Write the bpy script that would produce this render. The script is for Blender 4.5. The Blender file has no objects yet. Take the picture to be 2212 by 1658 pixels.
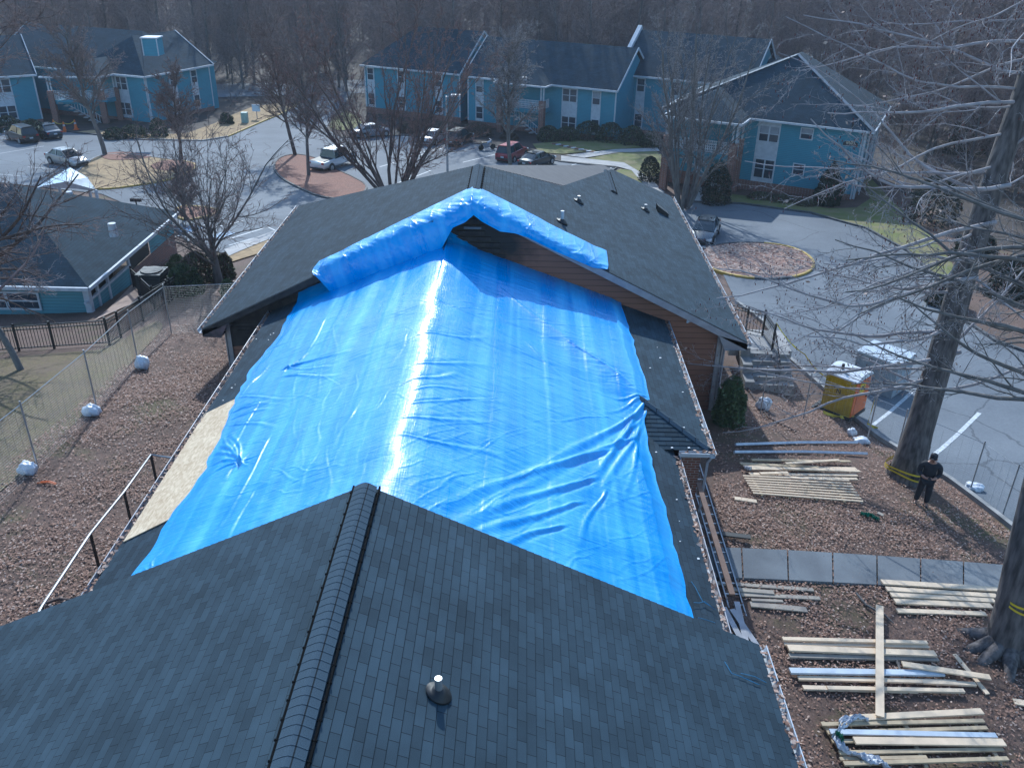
import bpy, bmesh, math, random
import numpy as np
from mathutils import Vector, Matrix
scn = bpy.context.scene
R = math.radians
# ------------------------------------------------------------------ camera, world, sun, exposure
F, PIT, YAW, ROLL = 1900.0, 0.4869, 0.0049, 0.0188     # focal length for an image 2212 wide
CX, CY = 1106.0, 829.0
cp, sp, cyw, syw = math.cos(PIT), math.sin(PIT), math.cos(YAW), math.sin(YAW)
fw = Vector((-syw*cp, cyw*cp, -sp)); r0 = Vector((cyw, syw, 0)); u0 = r0.cross(fw)
cr, sr = math.cos(ROLL), math.sin(ROLL)
rv = r0*cr + u0*sr; uv_ = u0*cr - r0*sr
cam = bpy.data.cameras.new('camera'); camo = bpy.data.objects.new('camera', cam); scn.collection.objects.link(camo)
camo.matrix_world = Matrix(((rv.x, uv_.x, -fw.x, 0), (rv.y, uv_.y, -fw.y, 0), (rv.z, uv_.z, -fw.z, 0), (0, 0, 0, 1)))
cam.sensor_width = 36; cam.lens = 36*F/2212; cam.clip_start = 0.2; cam.clip_end = 3000
scn.camera = camo
SUN_AZ, SUN_EL = R(-8), R(34)       # azimuth clockwise from +Y, elevation
w = bpy.data.worlds.new('World'); scn.world = w; w.use_nodes = True
nt = w.node_tree; bg = nt.nodes['Background']
sky = nt.nodes.new('ShaderNodeTexSky'); sky.sky_type = 'NISHITA'; sky.sun_disc = False
sky.sun_elevation = SUN_EL; sky.sun_rotation = SUN_AZ; sky.air_density = 1.2; sky.dust_density = 0.6; sky.ozone_density = 2.5
nt.links.new(sky.outputs[0], bg.inputs[0]); bg.inputs[1].default_value = 0.15
sl = bpy.data.lights.new('sun', 'SUN'); sl.energy = 2.9; sl.angle = R(0.53); sl.color = (1, .95, .88)
so = bpy.data.objects.new('sun', sl); scn.collection.objects.link(so)
tosun = Vector((math.sin(SUN_AZ)*math.cos(SUN_EL), math.cos(SUN_AZ)*math.cos(SUN_EL), math.sin(SUN_EL)))
so.rotation_euler = tosun.to_track_quat('Z', 'Y').to_euler(); so.location = (-20, 60, 60)
scn.view_settings.view_transform = 'Standard'; scn.view_settings.look = 'None'; scn.view_settings.gamma = 1
scn.view_settings.exposure = 0.7
scn.view_settings.use_white_balance = True; scn.view_settings.white_balance_temperature = 5650; scn.view_settings.white_balance_tint = 4
# ------------------------------------------------------------------ helpers: rays
def ray(u, v):
    a, b = u-CX, v-CY
    x = (cr*a+sr*b)/F; dn = (-sr*a+cr*b)/F
    dx, dy, dz = x, cp-dn*sp, -sp-dn*cp
    return np.array([cyw*dx-syw*dy, syw*dx+cyw*dy, dz])
def atz(u, v, z): d = ray(u, v); return d*(z/d[2])
def aty(u, v, y): d = ray(u, v); return d*(y/d[1])
def atx(u, v, x): d = ray(u, v); return d*(x/d[0])
def plane(u, v, p0, n): d = ray(u, v); return d*(np.dot(p0, n)/np.dot(d, n))
def surf(u, v, f, t0=5., t1=260.):
    """first point where the ray through (u,v) meets the height surface f(x,y)"""
    d = ray(u, v); t = t0; p = t
    while t < t1:
        if d[2]*t < f(d[0]*t, d[1]*t): break
        p = t; t *= 1.012
    else: return d*t1
    lo, hi = p, t
    for _ in range(26):
        m = (lo+hi)/2
        if d[2]*m < f(d[0]*m, d[1]*m): hi = m
        else: lo = m
    return d*hi
def vtop(base, v):
    """height of the point above `base` that projects to image row v"""
    lo, hi = base[2], base[2]+40
    for _ in range(40):
        m = (lo+hi)/2; q = Vector((base[0], base[1], m))
        dd = q.dot(fw); vv = CY - F*q.dot(uv_)/dd
        if vv > v: lo = m
        else: hi = m
    return lo
# ------------------------------------------------------------------ terrain
CTRL = [(66,1010,-13.3),(211,887,-13.3),(300,786,-13.7),(371,721,-14.2),(0,1250,-13),(150,1300,-13),(-300,900,-13.6),(-200,1500,-12.8),(20,800,-14.2),
 (194,694,-16),(16,698,-16),(289,619,-16.2),(-300,650,-16.5),(480,610,-15.8),(560,560,-16.6),(430,720,-14.4),
 (1533,1039,-13.9),(1600,1190,-14.1),(1600,1250,-14.1),(1580,870,-15.0),(1640,880,-15.4),(1720,800,-16.3),(1700,700,-17.2),(1760,840,-16.9),
 (1840,908,-17.0),(1900,960,-16.6),(2050,1050,-15.9),(2212,1170,-15.5),(1990,1095,-15.2),(1850,1020,-15.0),(1700,1000,-14.8),(1850,1090,-14.8),(2200,1260,-14.9),
 (2130,1400,-14.8),(1700,1300,-14.4),(1900,1450,-14.6),(2150,1600,-14.7),(1750,1640,-14.5),(2400,1300,-15.4),(2400,1700,-15),(2212,900,-17),(2400,900,-17),
 (1950,750,-18),(1660,640,-18),(1640,600,-18.8),(1640,530,-20),(1520,530,-20.3),(2100,640,-19),(2300,640,-18.5),(1838,435,-20.5),(1600,420,-20.8),(1480,400,-21.2),(2050,450,-20.2),(2300,450,-19.5),(1250,370,-21.6),(800,400,-20.8),(680,420,-20),
 (560,500,-18.2),(430,500,-17.6),(350,440,-19.3),(350,400,-20),(150,370,-20.7),(-100,370,-20.5),(50,300,-21.6),(430,330,-21.3),(463,246,-22),(-100,270,-22),(600,240,-22.6),(850,290,-22.3),
 (1100,300,-22.4),(1400,310,-22.2),(500,190,-23.2),(800,190,-23.4),(1900,120,-24),(2200,110,-24),(1200,150,-24),(200,150,-23.5)]
cxy = np.array([list(atz(u, v, z)[:2]) for u, v, z in CTRL] + [(-80,150),(0,230),(100,230),(-150,230),(170,120),(-130,60),(120,40),(60,0),(-60,0),(0,0),(0,20),(0,32),(0,-60),(-300,600),(300,600),(0,1000)], float)
cz = np.array([z for _, _, z in CTRL] + [-24,-25,-25,-25,-23,-20,-19,-17,-14,-14,-14,-16,-14,-27,-27,-30], float)
_n = len(cxy)
A = np.sqrt(((cxy[:, None]-cxy[None])**2).sum(2)+9) - 2.5*np.eye(_n)
M_ = np.block([[A, np.ones((_n, 1))], [np.ones((1, _n)), np.zeros((1, 1))]])
_w = np.linalg.solve(M_, np.append(cz, 0))
def Gv(xy):
    d = np.sqrt(((xy[:, None, :]-cxy[None])**2).sum(2)+9)
    return d@_w[:-1] + _w[-1]
_cache = {}
def G(x, y): return float(np.sqrt(((cxy-(x, y))**2).sum(1)+9)@_w[:-1] + _w[-1])
def gp(u, v, dz=0): p = surf(u, v, G); return Vector((p[0], p[1], p[2]+dz))
# ------------------------------------------------------------------ helpers: objects
col = scn.collection
def tag(o, label=None, cat=None, group=None, kind=None):
    if label: o['label'] = label
    if cat: o['category'] = cat
    if group: o['group'] = group
    if kind: o['kind'] = kind
    return o
def empty(name, loc, label=None, cat=None, group=None, rz=0):
    o = bpy.data.objects.new(name, None); col.objects.link(o); o.location = loc; o.rotation_euler = (0, 0, rz)
    o.empty_display_size = .2
    return tag(o, label, cat, group)
class MB:
    def __init__(s): s.v = []; s.f = []; s.uv = []; s.mi = []
    def face(s, pts, uv=None, mi=0):
        b = len(s.v); s.v += [tuple(p) for p in pts]; s.f.append(tuple(range(b, b+len(pts)))); s.mi.append(mi)
        s.uv.append(uv if uv else [(0, 0)]*len(pts)); return s
    def box(s, c, size, M=None, mi=0, rz=0, top=None):
        hx, hy, hz = size[0]/2, size[1]/2, size[2]/2
        if M is None: M = Matrix.Translation(Vector(c)) @ Matrix.Rotation(rz, 4, 'Z')
        else: M = M @ Matrix.Translation(Vector(c))
        t = top or (1, 1)
        P = [M @ Vector(p) for p in [(-hx,-hy,-hz),(hx,-hy,-hz),(hx,hy,-hz),(-hx,hy,-hz),(-hx*t[0],-hy*t[1],hz),(hx*t[0],-hy*t[1],hz),(hx*t[0],hy*t[1],hz),(-hx*t[0],hy*t[1],hz)]]
        b = len(s.v); s.v += [tuple(p) for p in P]
        for q in ((0,3,2,1),(4,5,6,7),(0,1,5,4),(1,2,6,5),(2,3,7,6),(3,0,4,7)):
            s.f.append(tuple(b+i for i in q)); s.mi.append(mi); s.uv.append([(0,0)]*4)
        return s
    def beam(s, a, b, w, h, mi=0, up=(0,0,1)):
        a = Vector(a); b = Vector(b); d = b-a; L = d.length; d.normalize(); u = Vector(up)
        x = d.cross(u)
        if x.length < 1e-4: x = d.cross(Vector((1,0,0)))
        x.normalize(); z = x.cross(d)
        M = Matrix(((d.x,x.x,z.x,0),(d.y,x.y,z.y,0),(d.z,x.z,z.z,0),(0,0,0,1))); M.translation = (a+b)/2
        return s.box((0,0,0), (L, w, h), M, mi)
    def tube(s, pts, r, n=8, mi=0, cap=True):
        pts = [Vector(p) for p in pts]; rs = r if isinstance(r, (list, tuple)) else [r]*len(pts)
        b = len(s.v); X = None
        for i, p in enumerate(pts):
            d = (pts[min(i+1, len(pts)-1)]-pts[max(i-1, 0)]).normalized()
            if X is None:
                X = d.cross(Vector((0,0,1)))
                if X.length < .05: X = d.cross(Vector((1,0,0)))
            X = (X - d*X.dot(d)).normalized(); Y = d.cross(X)
            for k in range(n):
                a = 2*math.pi*k/n; s.v.append(tuple(p+(X*math.cos(a)+Y*math.sin(a))*rs[i]))
        for i in range(len(pts)-1):
            for k in range(n):
                k2 = (k+1) % n; s.f.append((b+i*n+k, b+i*n+k2, b+(i+1)*n+k2, b+(i+1)*n+k)); s.mi.append(mi); s.uv.append([(0,0)]*4)
        if cap:
            for base, rev in ((b, 1), (b+(len(pts)-1)*n, 0)):
                q = [base+k for k in range(n)]
                s.f.append(tuple(reversed(q)) if rev else tuple(q)); s.mi.append(mi); s.uv.append([(0,0)]*n)
        return s
    def loft(s, rings, mi=0, close=True, caps=True):
        b = len(s.v); n = len(rings[0])
        for rg in rings: s.v += [tuple(p) for p in rg]
        for i in range(len(rings)-1):
            for k in range(n if close else n-1):
                k2 = (k+1) % n; s.f.append((b+i*n+k, b+i*n+k2, b+(i+1)*n+k2, b+(i+1)*n+k)); s.mi.append(mi); s.uv.append([(0,0)]*4)
        if caps and close:
            s.f.append(tuple(b+k for k in reversed(range(n)))); s.mi.append(mi); s.uv.append([(0,0)]*n)
            e = b+(len(rings)-1)*n; s.f.append(tuple(e+k for k in range(n))); s.mi.append(mi); s.uv.append([(0,0)]*n)
        return s
    def build(s, name, mats, parent=None, smooth=False, world=True, uv=False):
        me = bpy.data.meshes.new(name)
        off = Vector(parent_origin(parent)) if (parent and world) else Vector((0,0,0))
        vs = [(x-off.x, y-off.y, z-off.z) for x, y, z in s.v]
        me.from_pydata(vs, [], s.f)
        for m in (mats if isinstance(mats, (list, tuple)) else [mats]): me.materials.append(m)
        me.polygons.foreach_set('material_index', s.mi)
        if uv:
            l = me.uv_layers.new(name='UVMap'); l.data.foreach_set('uv', [c for f in s.uv for t in f for c in t])
        if smooth: me.polygons.foreach_set('use_smooth', [True]*len(s.f))
        me.update()
        o = bpy.data.objects.new(name, me); col.objects.link(o)
        if parent: o.parent = parent
        return o
def parent_origin(o):
    v = Vector((0,0,0))
    while o: v += o.location; o = o.parent
    return v
def npmesh(name, V, Fq, mats, parent=None, smooth=False, mi=None, uvs=None):
    me = bpy.data.meshes.new(name); V = np.asarray(V, np.float32); Fq = np.asarray(Fq, np.int32); k = Fq.shape[1]
    me.vertices.add(len(V)); me.vertices.foreach_set('co', V.ravel())
    me.loops.add(Fq.size); me.loops.foreach_set('vertex_index', Fq.ravel())
    me.polygons.add(len(Fq)); me.polygons.foreach_set('loop_start', np.arange(0, Fq.size, k, dtype=np.int32)); me.polygons.foreach_set('loop_total', np.full(len(Fq), k, np.int32))
    for m in (mats if isinstance(mats, (list, tuple)) else [mats]): me.materials.append(m)
    if mi is not None: me.polygons.foreach_set('material_index', mi)
    if smooth: me.polygons.foreach_set('use_smooth', np.ones(len(Fq), bool))
    if uvs is not None: l = me.uv_layers.new(name='UVMap'); l.data.foreach_set('uv', np.asarray(uvs, np.float32).ravel())
    me.update(); me.validate()
    o = bpy.data.objects.new(name, me); col.objects.link(o)
    if parent: o.parent = parent
    return o
def copy_tree(o, parent=None):
    c = o.copy(); col.objects.link(c); c.parent = parent
    for ch in list(o.children): copy_tree(ch, c)
    return c
# ------------------------------------------------------------------ materials
def new_mat(name):
    m = bpy.data.materials.new(name); m.use_nodes = True; n = m.node_tree
    return m, n, n.nodes['Principled BSDF'], n.nodes.new, n.links.new
def mat(name, c1, c2=None, rough=.8, scale=3, bump=0, bscale=40, metal=0, spec=.5, detail=4, lo=.35, hi=.65, stretch=None, coat=0):
    m, n, b, N, L = new_mat(name)
    b.inputs['Roughness'].default_value = rough; b.inputs['Metallic'].default_value = metal; b.inputs['Specular IOR Level'].default_value = spec
    b.inputs['Coat Weight'].default_value = coat; b.inputs['Coat Roughness'].default_value = .08
    tc = N('ShaderNodeTexCoord'); src = tc.outputs['Object']
    if stretch:
        mp = N('ShaderNodeMapping'); mp.inputs['Scale'].default_value = stretch; L(src, mp.inputs[0]); src = mp.outputs[0]
    if c2 is None: c2 = tuple(x*.82 for x in c1)
    no = N('ShaderNodeTexNoise'); no.inputs['Scale'].default_value = scale; no.inputs['Detail'].default_value = detail; L(src, no.inputs['Vector'])
    mr = N('ShaderNodeMapRange'); mr.inputs[1].default_value = lo; mr.inputs[2].default_value = hi; L(no.outputs[0], mr.inputs[0])
    mx = N('ShaderNodeMix'); mx.data_type = 'RGBA'; mx.inputs[6].default_value = (*c1, 1); mx.inputs[7].default_value = (*c2, 1)
    L(mr.outputs[0], mx.inputs[0]); L(mx.outputs[2], b.inputs['Base Color'])
    if bump:
        n2 = N('ShaderNodeTexNoise'); n2.inputs['Scale'].default_value = bscale; n2.inputs['Detail'].default_value = 3; L(src, n2.inputs['Vector'])
        bp = N('ShaderNodeBump'); bp.inputs['Strength'].default_value = bump; bp.inputs['Distance'].default_value = .02; L(n2.outputs[0], bp.inputs['Height']); L(bp.outputs[0], b.inputs['Normal'])
    return m
def shingle_mat(name, base, var=.5, worn=.0):
    """asphalt shingle tabs: UV in metres, u along the eave, v up the slope"""
    m, n, b, N, L = new_mat(name); b.inputs['Roughness'].default_value = .95; b.inputs['Specular IOR Level'].default_value = .2
    uv = N('ShaderNodeUVMap'); br = N('ShaderNodeTexBrick'); L(uv.outputs[0], br.inputs['Vector'])
    br.inputs['Scale'].default_value = 1; br.inputs['Brick Width'].default_value = .333; br.inputs['Row Height'].default_value = .1435
    br.offset = .5; br.inputs['Mortar Size'].default_value = .0045; br.inputs['Mortar Smooth'].default_value = .1; br.inputs['Bias'].default_value = -.1
    br.inputs['Color1'].default_value = (*[c*(1+var*.38) for c in base], 1); br.inputs['Color2'].default_value = (*[c*(1-var*.42) for c in base], 1)
    br.inputs['Mortar'].default_value = (*[c*.22 for c in base], 1)
    n1 = N('ShaderNodeTexNoise'); n1.inputs['Scale'].default_value = 1.1; n1.inputs['Detail'].default_value = 5; L(uv.outputs[0], n1.inputs['Vector'])
    n2 = N('ShaderNodeTexNoise'); n2.inputs['Scale'].default_value = 160; n2.inputs['Detail'].default_value = 2; L(uv.outputs[0], n2.inputs['Vector'])
    mr = N('ShaderNodeMapRange'); mr.inputs[1].default_value = .3; mr.inputs[2].default_value = .72; mr.inputs[3].default_value = .8; mr.inputs[4].default_value = 1.18; L(n1.outputs[0], mr.inputs[0])
    m2 = N('ShaderNodeMapRange'); m2.inputs[1].default_value = .3; m2.inputs[2].default_value = .7; m2.inputs[3].default_value = .72; m2.inputs[4].default_value = 1.3; L(n2.outputs[0], m2.inputs[0])
    mm = N('ShaderNodeMath'); mm.operation = 'MULTIPLY'; L(mr.outputs[0], mm.inputs[0]); L(m2.outputs[0], mm.inputs[1])
    v = N('ShaderNodeVectorMath'); v.operation = 'SCALE'; L(br.outputs['Color'], v.inputs[0]); L(mm.outputs[0], v.inputs['Scale'])
    L(v.outputs[0], b.inputs['Base Color'])
    bp = N('ShaderNodeBump'); bp.inputs['Strength'].default_value = .5; bp.inputs['Distance'].default_value = .006
    ad = N('ShaderNodeMath'); ad.operation = 'SUBTRACT'; L(n2.outputs[0], ad.inputs[0]); L(br.outputs['Fac'], ad.inputs[1])
    L(ad.outputs[0], bp.inputs['Height']); L(bp.outputs[0], b.inputs['Normal'])
    return m
def siding_mat(name, base, lap=.18, char=None, rough=.65, dark=.75):
    m, n, b, N, L = new_mat(name); b.inputs['Roughness'].default_value = rough
    tc = N('ShaderNodeTexCoord'); sx = N('ShaderNodeSeparateXYZ'); L(tc.outputs['Object'], sx.inputs[0])
    dv = N('ShaderNodeMath'); dv.operation = 'DIVIDE'; dv.inputs[1].default_value = lap; L(sx.outputs[2], dv.inputs[0])
    fr = N('ShaderNodeMath'); fr.operation = 'FRACT'; L(dv.outputs[0], fr.inputs[0])
    ls = N('ShaderNodeMath'); ls.operation = 'LESS_THAN'; ls.inputs[1].default_value = .09; L(fr.outputs[0], ls.inputs[0])
    no = N('ShaderNodeTexNoise'); no.inputs['Scale'].default_value = 1.3; no.inputs['Detail'].default_value = 6; L(tc.outputs['Object'], no.inputs['Vector'])
    mx = N('ShaderNodeMix'); mx.data_type = 'RGBA'; mx.inputs[6].default_value = (*base, 1); mx.inputs[7].default_value = (*[c*dark for c in base], 1); L(no.outputs[0], mx.inputs[0])
    m2 = N('ShaderNodeMix'); m2.data_type = 'RGBA'; m2.inputs[7].default_value = (*[c*.3 for c in base], 1); L(ls.outputs[0], m2.inputs[0]); L(mx.outputs[2], m2.inputs[6])  # dark stripe painted along each lap as its shadow line
    out = m2.outputs[2]
    if char:                     # soot stain around a point of the wall (object coordinates)
        px, pz, rr = char
        vm = N('ShaderNodeVectorMath'); vm.operation = 'DISTANCE'; cb = N('ShaderNodeCombineXYZ'); L(sx.outputs[0], cb.inputs[0]); L(sx.outputs[2], cb.inputs[2])
        L(cb.outputs[0], vm.inputs[0]); vm.inputs[1].default_value = (px, 0, pz)
        n3 = N('ShaderNodeTexNoise'); n3.inputs['Scale'].default_value = 2.2; n3.inputs['Detail'].default_value = 8; L(tc.outputs['Object'], n3.inputs['Vector'])
        ma = N('ShaderNodeMath'); ma.operation = 'MULTIPLY_ADD'; ma.inputs[1].default_value = 1.6; L(n3.outputs[0], ma.inputs[0]); L(vm.outputs['Value'], ma.inputs[2])
        mr = N('ShaderNodeMapRange'); mr.inputs[1].default_value = rr; mr.inputs[2].default_value = rr+1.1; L(ma.outputs[0], mr.inputs[0])
        m3 = N('ShaderNodeMix'); m3.data_type = 'RGBA'; m3.inputs[6].default_value = (.012, .012, .014, 1); L(mr.outputs[0], m3.inputs[0]); L(out, m3.inputs[7]); out = m3.outputs[2]
    L(out, b.inputs['Base Color'])
    bp = N('ShaderNodeBump'); bp.inputs['Strength'].default_value = .6; bp.inputs['Distance'].default_value = .02; L(fr.outputs[0], bp.inputs['Height']); bp.invert = True; L(bp.outputs[0], b.inputs['Normal'])
    return m
def brick_mat(name, c1, c2, mortar=(.3, .27, .25)):
    m, n, b, N, L = new_mat(name); b.inputs['Roughness'].default_value = .85
    tc = N('ShaderNodeTexCoord'); sx = N('ShaderNodeSeparateXYZ'); L(tc.outputs['Object'], sx.inputs[0])
    ad = N('ShaderNodeMath'); L(sx.outputs[0], ad.inputs[0]); L(sx.outputs[1], ad.inputs[1]); cb = N('ShaderNodeCombineXYZ'); L(ad.outputs[0], cb.inputs[0]); L(sx.outputs[2], cb.inputs[1])
    br = N('ShaderNodeTexBrick'); L(cb.outputs[0], br.inputs['Vector']); br.inputs['Scale'].default_value = 1; br.inputs['Brick Width'].default_value = .21; br.inputs['Row Height'].default_value = .075
    br.inputs['Mortar Size'].default_value = .008; br.inputs['Color1'].default_value = (*c1, 1); br.inputs['Color2'].default_value = (*c2, 1); br.inputs['Mortar'].default_value = (*mortar, 1)
    L(br.outputs['Color'], b.inputs['Base Color'])
    return m
def litter_mat(name, cols, scale=14, moss=None, soil=(.05, .035, .03), patch=.5, rough=.9):
    """ground strewn with leaf or bark pieces: random tint per cell over soil"""
    m, n, b, N, L = new_mat(name); b.inputs['Roughness'].default_value = rough
    tc = N('ShaderNodeTexCoord')
    wn = N('ShaderNodeTexNoise'); wn.inputs['Scale'].default_value = scale*.8; L(tc.outputs['Object'], wn.inputs['Vector'])
    wv = N('ShaderNodeVectorMath'); wv.operation = 'MULTIPLY_ADD'; wv.inputs[1].default_value = (.12,)*3; L(wn.outputs['Color'], wv.inputs[0]); L(tc.outputs['Object'], wv.inputs[2])
    vo = N('ShaderNodeTexVoronoi'); vo.inputs['Scale'].default_value = scale; L(wv.outputs[0], vo.inputs['Vector'])
    sx = N('ShaderNodeSeparateColor'); L(vo.outputs['Color'], sx.inputs[0])
    cr_ = N('ShaderNodeValToRGB'); e = cr_.color_ramp; e.elements[0].color = (*cols[0], 1); e.elements[1].color = (*cols[-1], 1)
    for i, c in enumerate(cols[1:-1]): el = e.elements.new((i+1)/(len(cols)-1)); el.color = (*c, 1)
    L(sx.outputs[0], cr_.inputs[0])
    n1 = N('ShaderNodeTexNoise'); n1.inputs['Scale'].default_value = .55; n1.inputs['Detail'].default_value = 7; n1.inputs['Roughness'].default_value = .65; L(tc.outputs['Object'], n1.inputs['Vector'])
    mr = N('ShaderNodeMapRange'); mr.inputs[1].default_value = patch-.08; mr.inputs[2].default_value = patch+.16; mr.inputs[4].default_value = .75; L(n1.outputs[0], mr.inputs[0])
    mx = N('ShaderNodeMix'); mx.data_type = 'RGBA'; L(mr.outputs[0], mx.inputs[0]); L(cr_.outputs[0], mx.inputs[6]); mx.inputs[7].default_value = (*soil, 1); out = mx.outputs[2]
    if moss:
        n3 = N('ShaderNodeTexNoise'); n3.inputs['Scale'].default_value = .38; n3.inputs['Detail'].default_value = 8; n3.inputs['Roughness'].default_value = .7
        mp = N('ShaderNodeMapping'); mp.inputs['Location'].default_value = (13, 7, 0); L(tc.outputs['Object'], mp.inputs[0]); L(mp.outputs[0], n3.inputs['Vector'])
        m3 = N('ShaderNodeMapRange'); m3.inputs[1].default_value = .55; m3.inputs[2].default_value = .68; m3.inputs[4].default_value = .8; L(n3.outputs[0], m3.inputs[0])
        mx2 = N('ShaderNodeMix'); mx2.data_type = 'RGBA'; L(m3.outputs[0], mx2.inputs[0]); L(out, mx2.inputs[6]); mx2.inputs[7].default_value = (*moss, 1); out = mx2.outputs[2]
    L(out, b.inputs['Base Color'])
    bp = N('ShaderNodeBump'); bp.inputs['Strength'].default_value = .45; bp.inputs['Distance'].default_value = .012; L(vo.outputs['Distance'], bp.inputs['Height']); L(bp.outputs[0], b.inputs['Normal'])
    return m
def glass_mat(name, c, rough=.06):
    m, n, b, N, L = new_mat(name); b.inputs['Base Color'].default_value = (*c, 1); b.inputs['Roughness'].default_value = rough; b.inputs['Specular IOR Level'].default_value = .8
    return m
def asphalt_mat():
    m, n, b, N, L = new_mat('asphalt'); b.inputs['Roughness'].default_value = .8; b.inputs['Specular IOR Level'].default_value = .2
    tc = N('ShaderNodeTexCoord')
    a = N('ShaderNodeTexNoise'); a.inputs['Scale'].default_value = .12; a.inputs['Detail'].default_value = 8; a.inputs['Roughness'].default_value = .6; L(tc.outputs['Object'], a.inputs['Vector'])
    c = N('ShaderNodeTexNoise'); c.inputs['Scale'].default_value = 9; c.inputs['Detail'].default_value = 5; L(tc.outputs['Object'], c.inputs['Vector'])
    ad = N('ShaderNodeMath'); ad.operation = 'MULTIPLY_ADD'; ad.inputs[1].default_value = .35; L(c.outputs[0], ad.inputs[0]); L(a.outputs[0], ad.inputs[2])
    mr = N('ShaderNodeMapRange'); mr.inputs[1].default_value = .48; mr.inputs[2].default_value = .88; L(ad.outputs[0], mr.inputs[0])
    mx = N('ShaderNodeMix'); mx.data_type = 'RGBA'; mx.inputs[6].default_value = (.108, .122, .142, 1); mx.inputs[7].default_value = (.19, .207, .228, 1); L(mr.outputs[0], mx.inputs[0])
    # tar-sealed cracks
    vo = N('ShaderNodeTexVoronoi'); vo.feature = 'DISTANCE_TO_EDGE'; vo.inputs['Scale'].default_value = .11
    wv = N('ShaderNodeVectorMath'); wv.operation = 'MULTIPLY_ADD'; wv.inputs[1].default_value = (2.5,)*3; L(a.outputs['Color'], wv.inputs[0]); L(tc.outputs['Object'], wv.inputs[2]); L(wv.outputs[0], vo.inputs['Vector'])
    ls = N('ShaderNodeMath'); ls.operation = 'LESS_THAN'; ls.inputs[1].default_value = .0035; L(vo.outputs['Distance'], ls.inputs[0])
    m2 = N('ShaderNodeMath'); m2.operation = 'MULTIPLY'; m2.inputs[1].default_value = .45; L(ls.outputs[0], m2.inputs[0])
    mx2 = N('ShaderNodeMix'); mx2.data_type = 'RGBA'; mx2.inputs[7].default_value = (.03, .033, .04, 1); L(m2.outputs[0], mx2.inputs[0]); L(mx.outputs[2], mx2.inputs[6]); L(mx2.outputs[2], b.inputs['Base Color'])
    bp = N('ShaderNodeBump'); bp.inputs['Strength'].default_value = .25; bp.inputs['Distance'].default_value = .01; L(c.outputs[0], bp.inputs['Height']); L(bp.outputs[0], b.inputs['Normal'])
    return m
def tarp_mat(name='tarp_blue', rough=.3):
    m, n, b, N, L = new_mat(name); b.inputs['Specular IOR Level'].default_value = .75
    uv = N('ShaderNodeUVMap')
    a = N('ShaderNodeTexNoise'); a.inputs['Scale'].default_value = .5; a.inputs['Detail'].default_value = 5; L(uv.outputs[0], a.inputs['Vector'])
    mx = N('ShaderNodeMix'); mx.data_type = 'RGBA'; mx.inputs[6].default_value = (.003, .23, .64, 1); mx.inputs[7].default_value = (.006, .315, .80, 1); L(a.outputs[0], mx.inputs[0]); L(mx.outputs[2], b.inputs['Base Color'])
    # fine crinkles across the cloth and woven ribs along it
    def nz(sc, st, det=4, loc=(0,0,0)):
        mp = N('ShaderNodeMapping'); mp.inputs['Scale'].default_value = st; mp.inputs['Location'].default_value = loc; L(uv.outputs[0], mp.inputs[0])
        t = N('ShaderNodeTexNoise'); t.inputs['Scale'].default_value = sc; t.inputs['Detail'].default_value = det; t.inputs['Distortion'].default_value = .6; L(mp.outputs[0], t.inputs['Vector']); return t.outputs[0]
    n1 = nz(1.6, (.8, 5, 1)); n2 = nz(9, (1, 2.6, 1), 5, (3, 1, 0)); n3 = nz(5, (7, .35, 1), 2)
    def madd(x, k, y):
        q = N('ShaderNodeMath'); q.operation = 'MULTIPLY_ADD'; L(x, q.inputs[0]); q.inputs[1].default_value = k
        if y is None: q.inputs[2].default_value = 0
        else: L(y, q.inputs[2])
        return q.outputs[0]
    band = nz(1.0, (2.2, .06, 1), 3, (1, 4, 0)); rm = N('ShaderNodeMapRange'); rm.inputs[1].default_value = .35; rm.inputs[2].default_value = .68; rm.inputs[3].default_value = .27; rm.inputs[4].default_value = .52; L(band, rm.inputs[0]); L(rm.outputs[0], b.inputs['Roughness'])
    c2 = N('ShaderNodeMix'); c2.data_type = 'RGBA'; c2.inputs[7].default_value = (.08, .46, .88, 1); m4 = N('ShaderNodeMapRange'); m4.inputs[1].default_value = .42; m4.inputs[2].default_value = .7; m4.inputs[4].default_value = .75; L(band, m4.inputs[0]); L(m4.outputs[0], c2.inputs[0]); L(mx.outputs[2], c2.inputs[6]); L(c2.outputs[2], b.inputs['Base Color'])
    h = madd(n1, .6, madd(n2, .26, madd(n3, .16, None)))
    bp = N('ShaderNodeBump'); bp.inputs['Strength'].default_value = .75; bp.inputs['Distance'].default_value = .035; L(h, bp.inputs['Height']); L(bp.outputs[0], b.inputs['Normal'])
    return m
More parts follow.
